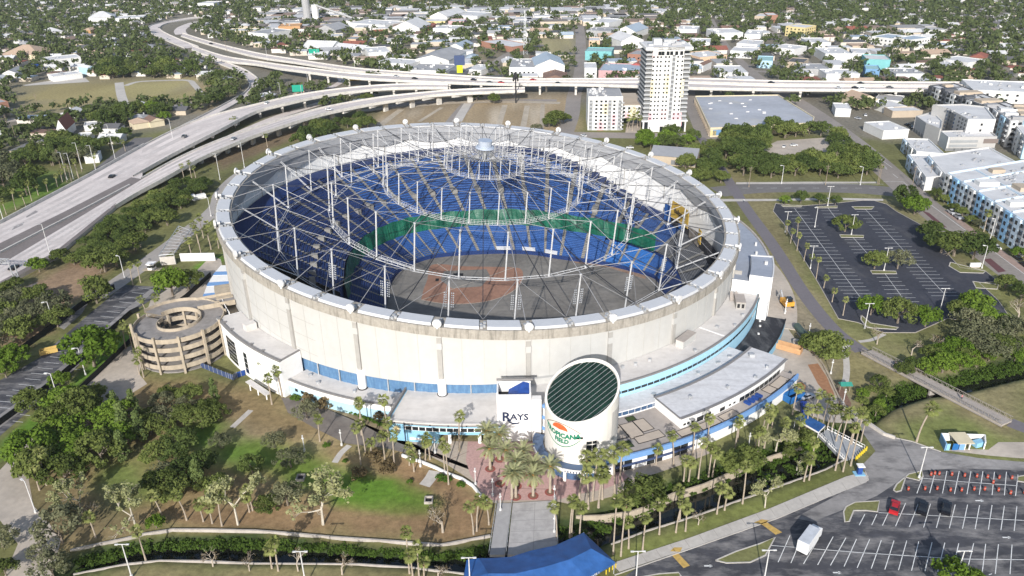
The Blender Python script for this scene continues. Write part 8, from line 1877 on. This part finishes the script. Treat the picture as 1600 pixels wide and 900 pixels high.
# ---- lamp posts
def lampproto(kind):
 t=bpy.data.objects.new('lamp_post',None);h={'double':9.6,'single':9.6,'tall':15.0,'short':4.8,'wood':11.0}[kind];b=MB();b.tube((0,0,0),(0,0,h),0.17 if kind!='short' else 0.12,7,r2=0.10)
 b.tube((0,0,0),(0,0,0.7),0.32,8);inst('pole',b.mesh('pole',woodp if kind=='wood' else polew),t);b=MB()
 if kind=='double':b.box(0,0,h-0.1,2.7,0.14,0.14);inst('arm',b.mesh('arm',polew),t);b=MB();b.box(0,0,h-0.13,0.7,0.32,0.18);lm_=b.mesh('lamp_head',polew);[inst('lamp_head',lm_,t,(s*1.2,0,0))for s in(-1,1)]
 elif kind=='single':b.tube((0,0,h),(-1.1,0,h+0.2),0.08,5);inst('arm',b.mesh('arm',polew),t);b=MB();b.box(-1.3,0,h,0.9,0.45,0.25);inst('lamp_head',b.mesh('lamp_head',polew),t)
 elif kind=='short':b.box(0,0,h-0.8,0.6,0.2,0.4);b.tube((0,0,h),(0,0,h+0.4),0.17,8);inst('lamp_head',b.mesh('lamp_head',polew),t)
 elif kind=='tall':b.box(-0.9,0,h-0.1,2.0,0.2,0.16);inst('lamp_head',b.mesh('lamp_head',steelg),t)
 else:b.box(0,0,h-1.0,2.4,0.12,0.14);b.box(0,0,h-2.0,1.8,0.12,0.14);inst('cross_arm',b.mesh('cross_arm',woodp),t)
 COL.objects.link(t);return t
LP={k:lampproto(k)for k in('double','single','tall','short','wood')}
LAMPS=[('double','white double headed lamp post of the lower right car park, {} from the left',[(1435.75,746.75),(1193,912),(993,915),(1490,915)]),('double','white double headed lamp post of the verge along the bottom, {} from the left',[(206,902),(478,915),(735,925)]),('single','white single headed lamp post beside the left drive, {} from the left',[(56,801),(195,435),(330,338),(85,510),(92,627),(170,551),(134,586)]),
 ('double','white double headed lamp post of the right car park, {} from the left',[(1227,363),(1266,420),(1293,322),(1330,367),(1381,423),(1468,488),(1351,513)]),('single','white single headed lamp post by the avenue, {} from the left',[(1534,419),(1547,374),(1273,355),(1221,287),(1344,289)]),
 ('tall','tall grey lamp mast along the highway and ramps, {} from the left',[(5,343),(150,268),(181,252),(80,402),(271,222),(382,262),(344,281),(440,160),(483,145),(418,95),(555,113),(176,233),(640,128),(105,281),(115,280),(128,264)]),('wood','utility pole beside the streets right of the dome, {} from the left',[(1289.5,289),(1373,288),(1371,287),(1425,292),(1450,290),(1170,292),(1303,268)]),
 ('short','short white plaza lamp around the stadium front, {} from the left',[(534,696),(657,729),(743,758),(770,775),(782,798),(866,786),(867,800),(866,832),(1169,702),(1298,584),(1317,632),(1226,491),(1227,488),(1263,527),(476,705),(680,708)]),('wood','wooden utility pole in the left town, {} from the left',[(95,262),(113,288),(128,268),(8,300),(60,170),(26,222),(14,205),(395,28),(354,80),(335,70)])]
for kind,desc,pts in LAMPS:
 for i,(x,y)in enumerate(sorted(pts)):
  g=G(x,y);rz=(0 if kind=='double' else random.uniform(-0.6,0.6));t=place(LP[kind],(g[0],g[1],0),rz,random.uniform(0.97,1.03),desc.format(ordw(i)),desc.split(',')[0]);t['category']='utility pole' if kind=='wood' else 'lamp post'
  if kind=='wood':t.name='utility_pole'
# ---- creek walls
def wall3(label,px,z0,z1,w=0.4,m=walk,name='retaining_wall',seg=None):
 wp=GP(px);c=wp[len(wp)//2];t=thing(name,label,'wall',(c[0],c[1],0));Lp,Rp_=ribbon_pts(wp,w,True)
 for i in range(len(wp)-1):
  b=MB();A,B,D,E=Rp_[i],Rp_[i+1],Lp[i+1],Lp[i];b.add([(*A,z0),(*B,z0),(*D,z0),(*E,z0),(*A,z1),(*B,z1),(*D,z1),(*E,z1)],[(3,2,1,0),(4,5,6,7),(0,1,5,4),(1,2,6,5),(2,3,7,6),(3,0,4,7)]);b.build('wall_segment',m,t)
 return t
wall3('pale low retaining wall along the park side of the creek, left of the bridge',[(110,861),(160,850),(195,843),(225,835.5),(270,828.5),(330,829),(400,830.5),(460,835),(520,840.5),(600,846),(690,852.5),(730,845),(766,838)],-2.5,0.45,0.4,concrete)
wall3('thin concrete edge along the lower side of the creek, left of the tent',[(115,898),(160,889),(200,881.5),(250,876.5),(320,877),(400,881),(480,881.5),(560,882),(640,887),(725,897)],-2.5,0.25,0.3,concrete)
wall3('thin concrete edge along the lower side of the creek, right of the tent',[(955,851),(1010,830),(1060,815),(1100,802),(1150,784),(1190,770),(1240,752),(1290,734),(1325,716)],-2.5,0.25,0.3,concrete)
wall3('curving tan concrete edge on the rotunda side of the creek',[(900,807),(940,806),(985,800),(1010,792),(1050,772),(1100,757),(1150,735),(1200,715),(1240,702),(1262,692),(1272,676)],-2.5,0.2,0.4,rampc)
wall3('curving tan concrete kerb wall around the service apron',[(1256,541),(1272,553),(1285,570),(1294,588),(1303,607),(1313,628),(1318,640)],0,0.6,0.4,rampc)
wall3('pale ramp wall along the drive behind the entrance bridge',[(1318,640),(1330,648),(1345,657),(1360,667),(1380,680),(1398,686)],-2.5,0.9,0.5)
wall3('low white wall between slope and gate plaza',[(628,713),(655,722),(680,732),(700,742),(722,750),(738,760),(750,775),(760,783)],0,0.7,0.5,white)
wall3('dark screened fence along the left car park and drive',[(-10,672),(45,632),(95,592),(135,556),(165,527),(205,492),(218,486)],0,2.0,0.12,flat('dark_fence_screen',(0.015,0.018,0.02)),'fence')
wall3('dark screened fence along the concrete drive',[(40,690),(70,662),(110,626),(150,588),(200,540),(212,528)],0,1.8,0.12,MATS['dark_fence_screen'],'fence')
wall3('dark screened fence between service road and left car park',[(20,560),(75,520),(125,482),(145,468),(180,452)],0,2.2,0.12,MATS['dark_fence_screen'],'fence')
wall3('dark screened fence beside the grass strip at the ramp',[(255,492),(290,468),(310,450),(330,432)],0,2.0,0.12,MATS['dark_fence_screen'],'fence')
wall3('long white wall at the loading yard left of the dome',[(283,408),(337,407)],0,3.4,0.4,white,'yard_wall')
for px,lab in(([(470,745),(526,722),(536,708),(540,700)],'upper'),([(526,722),(522,724)],None),([(363,668),(390,642)],'x')):
 if lab=='upper':road('footpath',[(523,723),(533,708),(546,696)],1.7,0.04,walk)
 elif lab=='x':road('footpath',[(363,668),(378,654),(392,641)],1.7,0.04,walk)
road('footpath',[(663,759),(672,748),(679,736)],3.0,0.04,walk)
# drain boxes in the lawn
for x,y,lab in((670,783,'concrete drain box on the bright lawn near the plaza'),(470,748,'concrete drain box at the left end of the lawn'),(1006,0,None)):
 if not lab:continue
 g=np.array(G(x,y));t=thing('drain_box',lab,'drain',tuple(g));b=MB()
 for dx_,dy_,sx,sy in((-0.9,0,0.25,2.2),(0.9,0,0.25,2.2),(0,-1.0,1.54,0.25),(0,1.0,1.54,0.25)):b.box(g[0]+dx_,g[1]+dy_,0,sx,sy,0.7)
 b.build('rim',concrete,t);b=MB();b.box(g[0],g[1],0.0,1.5,1.7,0.15);b.build('grate',black,t)
# ---- walkway bridge to the gate plaza
Wb=thing('walkway_bridge','wide grey paved walkway bridge from the pink plaza over the creek','bridge',(*G(830,820)[:2],0));BZ=0.25
q1=GP([(801,787),(868,783),(871,868),(793,868)]);q2=GP([(777,787),(799,787),(789,868),(765,868)])
b=MB();b.prism(q1,-0.5,BZ);b.build('deck',greypav,Wb);b=MB();b.prism(q2,-0.5,BZ-0.05);b.build('side_deck',mat('grey_concrete_walk',(0.36,0.35,0.345),0.9,0.08,0.8),Wb)
lines('deck_joint',[((803,800),(868,797)),((800,815),(869,812)),((798,832),(870,829)),((836,786),(833,866)),((796,850),(870,846))],0.10,BZ+0.02,mat('joint_grey',(0.26,0.25,0.24)),Wb)
for px in([(776,787),(764,869)],[(800,786),(791,869)],[(868.5,783),(872,868)]):
 a,c2=np.array([*GP(px)[0],BZ]),np.array([*GP(px)[1],BZ]);b=MB();b.tube(a+[0,0,1.0],c2+[0,0,1.0],0.06,5);b.tube(a+[0,0,0.5],c2+[0,0,0.5],0.04,4);n=12
 for k in range(n+1):p=a+(c2-a)*k/n;b.tube(p,p+[0,0,1.0],0.05,4)
 b.build('railing',steelg,Wb)
# ---- blue canopy tent at the bottom
Tt=thing('entrance_canopy','large bright blue pitched canopy roof at the bottom edge, lettered GATE 1','canopy',(*G(845,890)[:2],0));ZE,ZR=3.4,5.6
e=lambda x,y,z:np.array(G(x,y,z))
ev=[e(729,875,ZE),e(748,872,ZE),e(764,872,ZE),e(798,870,ZE),e(830,860,ZE),e(868,852,ZE),e(912,832,ZE)]
rd=[e(749,873,ZE+0.6),e(763,896,ZR),e(806,896,ZR),e(850,886,ZR),e(890,874,ZR),e(924,857,ZR)]
fr=[e(730,905,ZE),e(760,935,ZE),e(812,930,ZE),e(862,922,ZE),e(918,903,ZE),e(961,878,ZE)]
b=MB();b.face([ev[2],ev[3],rd[2],rd[1]]);b.face([ev[3],ev[4],rd[3],rd[2]]);b.face([ev[4],ev[5],rd[4],rd[3]]);b.face([ev[5],ev[6],rd[5],rd[4]])
b.build('back_slope',tentm,Tt);b=MB();b.face([rd[1],rd[2],fr[2],fr[1]]);b.face([rd[2],rd[3],fr[3],fr[2]]);b.face([rd[3],rd[4],fr[4],fr[3]]);b.face([rd[4],rd[5],fr[5],fr[4]]);b.build('front_slope',tentm,Tt)
b=MB();b.face([ev[6],fr[5],rd[5]]);b.build('end_slope',tentm,Tt);b=MB();b.face([ev[2],rd[1],fr[1],fr[0],ev[1]]);b.build('end_slope',tentm,Tt);b=MB();b.face([ev[0],ev[1],fr[0],e(724,905,ZE)]);b.build('side_panel',tentm,Tt)
b=MB()
for a,c2 in((fr[5],fr[4]),(fr[4],fr[3]),(fr[5],ev[6])):b.quad(a,c2,c2-[0,0,0.6],a-[0,0,0.6])
b.build('valance',tentm,Tt)
m_=(fr[4]*0.75+fr[5]*0.25);dr=(fr[5]-fr[4]);text_obj('lettering','GATE 1',tuple(m_+np.array([0.06,-0.10,-0.25])),tuple(dr),(0,0,1),0.8,polew,Tt,bold=True)
for p in(fr[5]*0.97+rd[5]*0.03,fr[4],ev[6],ev[4],ev[3]):b=MB();b.tube((p[0],p[1],0),(p[0],p[1],ZE),0.10,6);b.build('post',steelg,Tt)
for i,(x,y)in enumerate(((952,893),(957,890),(962,887),(947,897))):
 g=G(x,y);b=MB();b.tube((g[0],g[1],0),(g[0],g[1],1.2),0.13,8);single(b,'bollard',flat('bollard_yellow',(0.6,0.45,0.03)),'yellow bollard by the blue canopy, %s from the left'%ordw(sorted([952,957,962,947]).index(x)),'bollard','yellow bollards by the canopy')
# ---- entrance bridge on the right with its small canopy
Eb=thing('vehicle_bridge','short grey bridge deck over the creek beside three very tall palms','bridge',(*G(1310,695)[:2],0));q=GP([(1279,680),(1292,672),(1350,703),(1340,716),(1322,720),(1316,718)]);b=MB();b.prism(q,-0.6,0.2);b.build('deck',mat('blue_grey_deck',(0.33,0.345,0.36),0.9,0.06,0.8),Eb)
for px in([(1279,681),(1318,719)],[(1292,672),(1350,702)]):
 a,c2=np.array([*GP(px)[0],0.2]),np.array([*GP(px)[1],0.2]);b=MB();b.tube(a+[0,0,1.1],c2+[0,0,1.1],0.07,5);b.tube(a+[0,0,0.25],c2+[0,0,0.25],0.16,5)
 for k in range(15):p=a+(c2-a)*k/14;b.tube(p,p+[0,0,1.1],0.05,4)
 b.build('railing',white,Eb)
Cb=thing('gate_canopy','small plain blue rectangular canopy by the service gate','canopy',(*G(1268,668)[:2],0));q=[G(x,y,3.0)for x,y in((1243,654),(1255,646),(1290,664),(1279,675))];b=MB();b.face(q);b.quad(q[0],q[1],(*q[1][:2],2.7),(*q[0][:2],2.7));b.build('roof',tentm,Cb);b=MB();b.quad(q[2],q[3],(*q[3][:2],2.5),(*q[2][:2],2.5));b.quad(q[3],q[0],(*q[0][:2],2.5),(*q[3][:2],2.5));b.build('valance',white,Cb)
for p in q:b=MB();b.tube((p[0],p[1],0),(p[0],p[1],3.0),0.08,5);b.build('post',white,Cb)
for i in range(7):
 x,y=1337+i*2.7,719-i*2.5;g=G(x,y);b=MB();b.tube((g[0],g[1],0),(g[0],g[1],1.3),0.2,8);single(b,'bollard',MATS['bollard_yellow'],'yellow bollard in the row at the entrance bridge, %s from the left'%ordw(i),'bollard','yellow bollards at the entrance bridge')
Ks=thing('ticket_kiosk','small blue and white kiosk at the end of the lower sidewalk','kiosk',G(1342,741));g=G(1342,741);b=MB();b.box(g[0],g[1],0,2.6,1.8,0.3);b.build('base',lblue,Ks);b=MB();b.box(g[0],g[1],0.3,1.1,0.9,2.3);b.build('body',bluetarp,Ks);b=MB();b.box(g[0],g[1],2.6,1.7,1.5,0.25);b.build('roof',white,Ks)
# ---- footbridge with truss rails on the right
Fb=thing('footbridge','long straight footbridge with lattice rails crossing the creek on the right','bridge',(*G(1460,605)[:2],0));ZB=0.9
L0,L1,R0,R1=[np.array(G(x,y,ZB))for x,y in((1363,547),(1581,657),(1346,550),(1566,664))]
b=MB();b.prism([tuple(R0[:2]),tuple(R1[:2]),tuple(L1[:2]),tuple(L0[:2])],ZB-0.5,ZB);b.build('deck',mat('brown_grey_boards',(0.36,0.32,0.285),0.9,0.12,1.0),Fb)
for a,c2 in((L0,L1),(R0,R1)):
 b=MB();n=26;b.tube(a+[0,0,1.25],c2+[0,0,1.25],0.09,5);b.tube(a+[0,0,0.1],c2+[0,0,0.1],0.12,5);b.tube(a+[0,0,-0.6],c2+[0,0,-0.6],0.22,6)
 for k in range(n):p,q=a+(c2-a)*k/n,a+(c2-a)*(k+1)/n;b.tube(p,p+[0,0,1.25],0.06,4);b.tube(p,(p+q)/2+[0,0,1.25],0.045,4);b.tube((p+q)/2+[0,0,1.25],q,0.045,4)
 b.build('lattice_rail',mat('weathered_rail',(0.26,0.235,0.21),0.8,0.1,1.0),Fb)
for f in(0.03,0.2,0.36,0.52,0.68,0.84,0.97):
 p=(L0+(L1-L0)*f+R0+(R1-R0)*f)/2;b=MB();b.box(p[0],p[1],-2.6,2.6,0.6,ZB+2.1,rot=math.atan2((L0-R0)[1],(L0-R0)[0]));b.build('pier',concrete,Fb)
# people on the footbridge and trail
def person(x,y,z,shirt,trousers,lab,ride=False,h=0.0):
 g=G(x,y,z);t=thing('person',lab,'person',(g[0],g[1],z));me=bpy.data.meshes.new('body');bm=bmesh.new()
 J={'pel':(0,0,0.92),'che':(0.02,0,1.28),'nec':(0.03,0,1.48),'hea':(0.05,0,1.66),'ls':(0.02,0.2,1.4),'le':(0.0,0.27,1.12),'lh':(0.12,0.27,0.9),'rs':(0.02,-0.2,1.4),'re':(-0.02,-0.27,1.12),'rh':(0.08,-0.27,0.9),'lk':(0.16,0.1,0.5),'lf':(0.02,0.1,0.06),'lt':(0.18,0.1,0.03),'rk':(-0.02,-0.1,0.5),'rf':(-0.25,-0.1,0.1),'rt':(-0.1,-0.1,0.03)}
 if ride:J={k:(v[0]*1.0+(0.18*(v[2]-0.9)if v[2]>0.9 else 0),v[1],v[2]+0.12)for k,v in J.items()};J['lh']=(0.5,0.2,1.15);J['rh']=(0.5,-0.2,1.15)
 RDS={'pel':0.15,'che':0.17,'nec':0.06,'hea':0.11,'ls':0.07,'le':0.05,'lh':0.04,'rs':0.07,'re':0.05,'rh':0.04,'lk':0.075,'lf':0.05,'lt':0.045,'rk':0.075,'rf':0.05,'rt':0.045}
 vs={k:bm.verts.new(v)for k,v in J.items()}
 for a,c2 in(('pel','che'),('che','nec'),('nec','hea'),('nec','ls'),('ls','le'),('le','lh'),('nec','rs'),('rs','re'),('re','rh'),('pel','lk'),('lk','lf'),('lf','lt'),('pel','rk'),('rk','rf'),('rf','rt')):bm.edges.new((vs[a],vs[c2]))
 bm.to_mesh(me);order=list(J);bm.free();o=bpy.data.objects.new('body',me);COL.objects.link(o);md=o.modifiers.new('skin','SKIN')
 for i,k in enumerate(order):me.skin_vertices[0].data[i].radius=(RDS[k],RDS[k])
 me.skin_vertices[0].data[0].use_root=True;o.modifiers.new('sub','SUBSURF').levels=1
 dg=bpy.context.evaluated_depsgraph_get();m2=bpy.data.meshes.new_from_object(o.evaluated_get(dg));bpy.data.objects.remove(o)
 for m in(flat('skin_tone',(0.35,0.2,0.14)),shirt,trousers):m2.materials.append(m)
 for p in m2.polygons:
  zc=p.center.z-(0.12 if ride else 0);p.material_index=0 if zc>1.5 else(1 if zc>0.9 else 2)
  p.use_smooth=True
 inst('body',m2,t);b=MB();hz=J['hea'];b.tube((hz[0]-0.02,0,hz[2]+0.02),(hz[0]-0.02,0,hz[2]+0.13),0.115,8,r2=0.07);inst('hair',b.mesh('hair',black),t);t.rotation_euler=(0,0,h);return t
hb=math.atan2((L1-L0)[1],(L1-L0)[0]);shd,shr,jn=flat('dark_shirt',(0.03,0.03,0.035)),flat('pink_shirt',(0.5,0.2,0.2)),flat('dark_trousers',(0.03,0.035,0.05))
def bike(x,y,z,h,lab):
 g=G(x,y,z);t=thing('bicycle',lab,'bicycle',(g[0],g[1],z));b=MB()
 for xx in(-0.52,0.52):b.path([(xx+0.33*math.cos(a),0,0.34+0.33*math.sin(a))for a in np.linspace(0,2*math.pi,14)],0.025,4)
 inst('wheels',b.mesh('wheels',rubber),t);b=MB();b.path([(-0.52,0,0.34),(-0.15,0,0.85),(0.4,0,0.85),(0.0,0,0.36),(-0.15,0,0.85)],0.025,4);b.path([(0.52,0,0.34),(0.42,0,0.98)],0.025,4);b.tube((0.42,-0.25,1.0),(0.42,0.25,1.0),0.02,4);b.box(-0.17,0,0.9,0.22,0.12,0.06);inst('frame',b.mesh('frame',steelg),t);t.rotation_euler=(0,0,h)
person(1397,573,ZB,shd,jn,'cyclist in dark clothes riding on the footbridge, left one',True,hb);bike(1397,573,ZB,hb,'bicycle under the left dark cyclist on the footbridge');person(1401,577,ZB,shd,jn,'cyclist in dark clothes riding on the footbridge, right one',True,hb+3.14);bike(1401,577,ZB,hb+3.14,'bicycle under the right dark cyclist on the footbridge')
person(1502,624,ZB,shr,jn,'person in a pink top walking on the footbridge, right half',False,hb);person(769,728,0.1,shd,jn,'person in dark clothes standing on the pink plaza',False,1.0);person(1162,316,0.05,flat('white_shirt',(0.6,0.6,0.6)),jn,'person in a white top walking along the trail',False,-1.0)
# ---- service apron clutter
def bin_(lab,x,y,L,W2,h,rz,m,open_=True,name='skip_container'):
 g=np.array(G(x,y));t=thing(name,lab,'container',tuple(g));b=MB();c,s=math.cos(rz),math.sin(rz)
 for dx_,dy_,sx,sy in((0,W2/2,L,0.12),(0,-W2/2,L,0.12),(L/2-0.06,0,0.12,W2-0.13),(-L/2+0.06,0,0.12,W2-0.13)):b.box(g[0]+dx_*c-dy_*s,g[1]+dx_*s+dy_*c,0.15,sx,sy,h,rot=rz)
 b.build('side',m,t);b=MB();b.box(g[0],g[1],0.1,L-0.2,W2-0.2,0.2,rot=rz);b.build('floor',black,t);b=MB();b.box(g[0],g[1],0,L*0.9,0.3,0.1,rot=rz);b.build('skid',black,t)
tanm=mat('tan_skip_steel',(0.52,0.30,0.15),0.7);bls=mat('blue_skip_steel',(0.02,0.13,0.36),0.6)
bin_('open tan skip container on the service apron',1231,547,8.5,2.6,1.9,-0.62,tanm);bin_('open bright blue skip container at the terrace end',1239,624,6.0,3.0,2.2,0.55,bls);bin_('small orange skip behind the blue container',1247,607,3.4,2.0,1.2,0.2,tanm)
bin_('yellow and blue skip in the left car park',77,551,5.2,2.2,1.4,0.5,mat('yellow_skip',(0.55,0.38,0.12),0.7))
Ex=thing('excavator','orange yellow tracked loader parked beside the trail','excavator',G(1229,478));g=G(1229,478);b=MB();b.box(g[0],g[1],0.9,3.4,4.6,1.6,rot=0.1);b.build('body',mat('machine_orange',(0.60,0.30,0.04),0.5),Ex);b=MB();b.box(g[0]+0.2,g[1]-1.2,2.5,1.6,1.9,1.5,rot=0.1);b.build('cab',carw,Ex)
for s in(-1,1):b=MB();b.box(g[0]+s*1.3,g[1],0,0.7,4.6,0.95,rot=0.1);b.build('track',rubber,Ex)
b=MB();b.path([(g[0]-1,g[1]+2,2.4),(g[0]-1.2,g[1]+4.2,4.3),(g[0]-1.4,g[1]+6.0,1.2)],0.28,6);b.build('boom',steelg,Ex)
Tkk=thing('storage_tank','long dark green tank trailer on the service apron','tank',G(1252,530));g=np.array(G(1244,515));g2=np.array(G(1262,536));b=MB();b.tube(g+[0,0,1.5],g2+[0,0,1.5],1.15,10);b.build('tank',mat('dark_green_tank',(0.07,0.10,0.085),0.6),Tkk);b=MB();b.box(*(g2[:2]),0,3.2,3.0,1.8,rot=0.6);b.build('engine_housing',black,Tkk);b=MB();m0=(g+g2)/2;b.box(m0[0],m0[1],0,5.0,1.4,0.5,rot=math.atan2((g2-g)[1],(g2-g)[0]));b.build('cradle',steelg,Tkk)
g=G(1243,538);b=MB();b.tube((g[0],g[1],0.02),(g[0],g[1],1.6),1.1,14,r2=1.0);single(b,'cable_drum',concrete,'round pale drum standing between skip and tank','drum')
Sg=thing('trail_kiosk','small green roofed sign shelter beside the footpath','shelter',G(1319,612));g=G(1319,612);b=MB();b.add([(g[0]-1.8,g[1]-1.2,2.6),(g[0]+1.8,g[1]-1.2,2.6),(g[0]+1.8,g[1]+1.2,2.6),(g[0]-1.8,g[1]+1.2,2.6),(g[0]-1.6,g[1],3.4),(g[0]+1.6,g[1],3.4)],[(0,1,5,4),(1,2,5),(2,3,4,5),(3,0,4)]);b.build('roof',flat('teal_roof',(0.03,0.22,0.17)),Sg)
for s in(-1.4,1.4):b=MB();b.box(g[0]+s,g[1],0,0.2,0.2,2.6);b.build('post',woodp,Sg)
# blue bin enclosure on the right
En=thing('bin_enclosure','roofless enclosure with bright blue gates and white inner walls beside the drive','enclosure',G(1505,700));gA=[np.array(G(x,y))for x,y in((1476,704),(1537,702),(1536,690),(1468,688))]
segs_=[(gA[3],gA[0],BLUEW),(gA[3],gA[2],white),(gA[2],gA[1],white)]
for a,c2,m in segs_:d=c2-a;b=MB();b.box((a+c2)[0]/2,(a+c2)[1]/2,0,np.linalg.norm(d),0.25,2.3,rot=math.atan2(d[1],d[0]));b.build('wall',m,En)
for f0,f1,m in((0.02,0.11,lblue),(0.18,0.33,bls),(0.35,0.49,mblue)):a,c2=gA[0]+(gA[1]-gA[0])*f0,gA[0]+(gA[1]-gA[0])*f1;d=c2-a;b=MB();b.box((a+c2)[0]/2,(a+c2)[1]/2,0.1,np.linalg.norm(d),0.15,2.0,rot=math.atan2(d[1],d[0]));b.build('gate',m,En)
for f in(0.5,0.62):a,c2=gA[0]+(gA[1]-gA[0])*f,gA[3]+(gA[2]-gA[3])*f;d=c2-a;b=MB();b.box((a+c2)[0]/2,(a+c2)[1]/2,0,np.linalg.norm(d),0.25,2.25,rot=math.atan2(d[1],d[0]));b.build('partition',white,En)
p=(gA[0]+(gA[1]-gA[0])*0.42+gA[3]+(gA[2]-gA[3])*0.42)/2;b=MB();b.box(p[0],p[1],2.3,4.4,5.0,0.15);b.build('roof',CREAM,En)
p=gA[0]+(gA[1]-gA[0])*0.92+[0,1.5,0];b=MB();b.box(p[0],p[1],0.1,2.6,1.6,1.5,rot=0.3);single(b,'wheeled_bin',lblue,'light blue bin inside the enclosure, right end','bin');p=gA[0]+(gA[1]-gA[0])*0.75+[0,2,0]
for i in range(3):q=p+[i*0.9-0.6,0.3*i,0];b=MB();b.box(q[0],q[1],0.05,0.7,0.7,1.1);single(b,'wheeled_bin',black,'black wheeled bin in the enclosure, %s from the left'%ordw(i),'bin','black bins in the enclosure')
# gate house and loading frames left of the dome
Gh=thing('gate_booth','small white gate booth on the yard left of the dome','booth',G(238,422));g=G(238,421);b=MB();b.box(g[0],g[1],0.1,2.6,2.2,2.6);b.build('wall',white,Gh);b=MB();b.box(g[0],g[1],2.7,3.4,3.0,0.2);b.build('roof',white,Gh);b=MB();b.box(g[0],g[1],1.2,2.7,2.3,0.9);b.build('window',glass,Gh);b=MB();b.box(g[0],g[1],0.0,7,2.6,0.15);b.build('island',rampc,Gh)
Lf=thing('steel_rack','grey steel lattice frame over stacked panels in the left yard','frame',G(262,412));q=[np.array(G(x,y))for x,y in((252,415),(275,413),(300,375),(282,368))];b=MB()
for p in q:b.tube(p,p+[0,0,4.6],0.14,5)
for i in range(4):b.tube(q[i]+[0,0,4.6],q[(i+1)%4]+[0,0,4.6],0.14,5)
for k in range(1,9):f=k/9;b.tube(q[0]*(1-f)+q[3]*f+[0,0,4.6],q[1]*(1-f)+q[2]*f+[0,0,4.6],0.10,4);
b.build('frame',steelg,Lf);rr=random.Random(2);b=MB()
for k in range(26):u,v=rr.random(),rr.random();p=q[0]*(1-u)*(1-v)+q[1]*u*(1-v)+q[2]*u*v+q[3]*(1-u)*v;b.box(p[0],p[1],rr.uniform(3.2,4.5),rr.uniform(1.5,3.5),rr.uniform(0.3,0.9),0.12,rot=rr.uniform(0.4,1.2))
b.build('stacked_steel',rooftan,Lf,kind='stuff');b=MB();d=q[1]-q[0];m0=(q[0]+q[1])/2;b.box(m0[0],m0[1],0.1,np.linalg.norm(d),0.3,3.6,rot=math.atan2(d[1],d[0]));b.build('panel_wall',walk,Lf)
b=MB();g=G(313,311);b.box(g[0],g[1],0.8,5.5,2.4,1.6,rot=0.7);b.box(g[0]-2.8,g[1]-2.0,0.6,2.2,2.3,2.4,rot=0.7);b.box(g[0]-0.4,g[1],0.1,6.5,2.0,0.7,rot=0.7);single(b,'utility_truck',white,'white service truck half hidden at the end of the highway belt','truck')
# white tent cabins by the far track etc. are left to the town; monument sign by the car park
Ms=thing('monument_sign','low white monument sign at the right car park entrance','sign',G(1523,418));g=G(1523,418);b=MB();b.box(g[0],g[1],0.5,4.2,0.5,1.5);b.build('panel',white,Ms);b=MB();b.box(g[0],g[1],0,3.4,0.8,0.5);b.build('plinth',concrete,Ms)
Fl=thing('banner_flag','red and white banner on a pole by the blue apartments','flag',G(1562,374));g=G(1562,374);b=MB();b.tube(g,(g[0],g[1],9),0.08,5);b.build('pole',polew,Fl);b=MB();b.box(g[0]+0.7,g[1],5.5,1.2,0.06,2.8);b.build('banner',flat('banner_red',(0.6,0.2,0.18)),Fl)
# white crossing gates on the highway bank: orange road machine under the far overpass
g=G(558,126);b=MB();b.box(g[0],g[1],0.6,9,4,3.5);b.box(g[0]-5,g[1],0.3,3,3.5,2.2);single(b,'yellow_truck',mat('site_yellow',(0.6,0.35,0.02),0.6),'yellow truck parked below the far overpass','truck')
# ---- tidy: drop prototypes that were never placed
for o in list(bpy.data.objects):
 if o.parent is not None and not o.parent.users_collection:bpy.data.objects.remove(o)
# ================================================================== the air
hz=bpy.data.materials.new('haze');hz.use_nodes=True;n=hz.node_tree.nodes;n.clear();o_=n.new('ShaderNodeOutputMaterial');v_=n.new('ShaderNodeVolumePrincipled');v_.inputs['Color'].default_value=(0.93,0.96,1.0,1);v_.inputs['Density'].default_value=0.000062;v_.inputs['Anisotropy'].default_value=0.2
hz.node_tree.links.new(v_.outputs[0],o_.inputs['Volume'])
b=MB();b.box(0,4000,-4.0,14600,11000,140.0);h=b.build('haze',hz,kind='stuff');h['label']='thin pale haze lying over the whole scene'
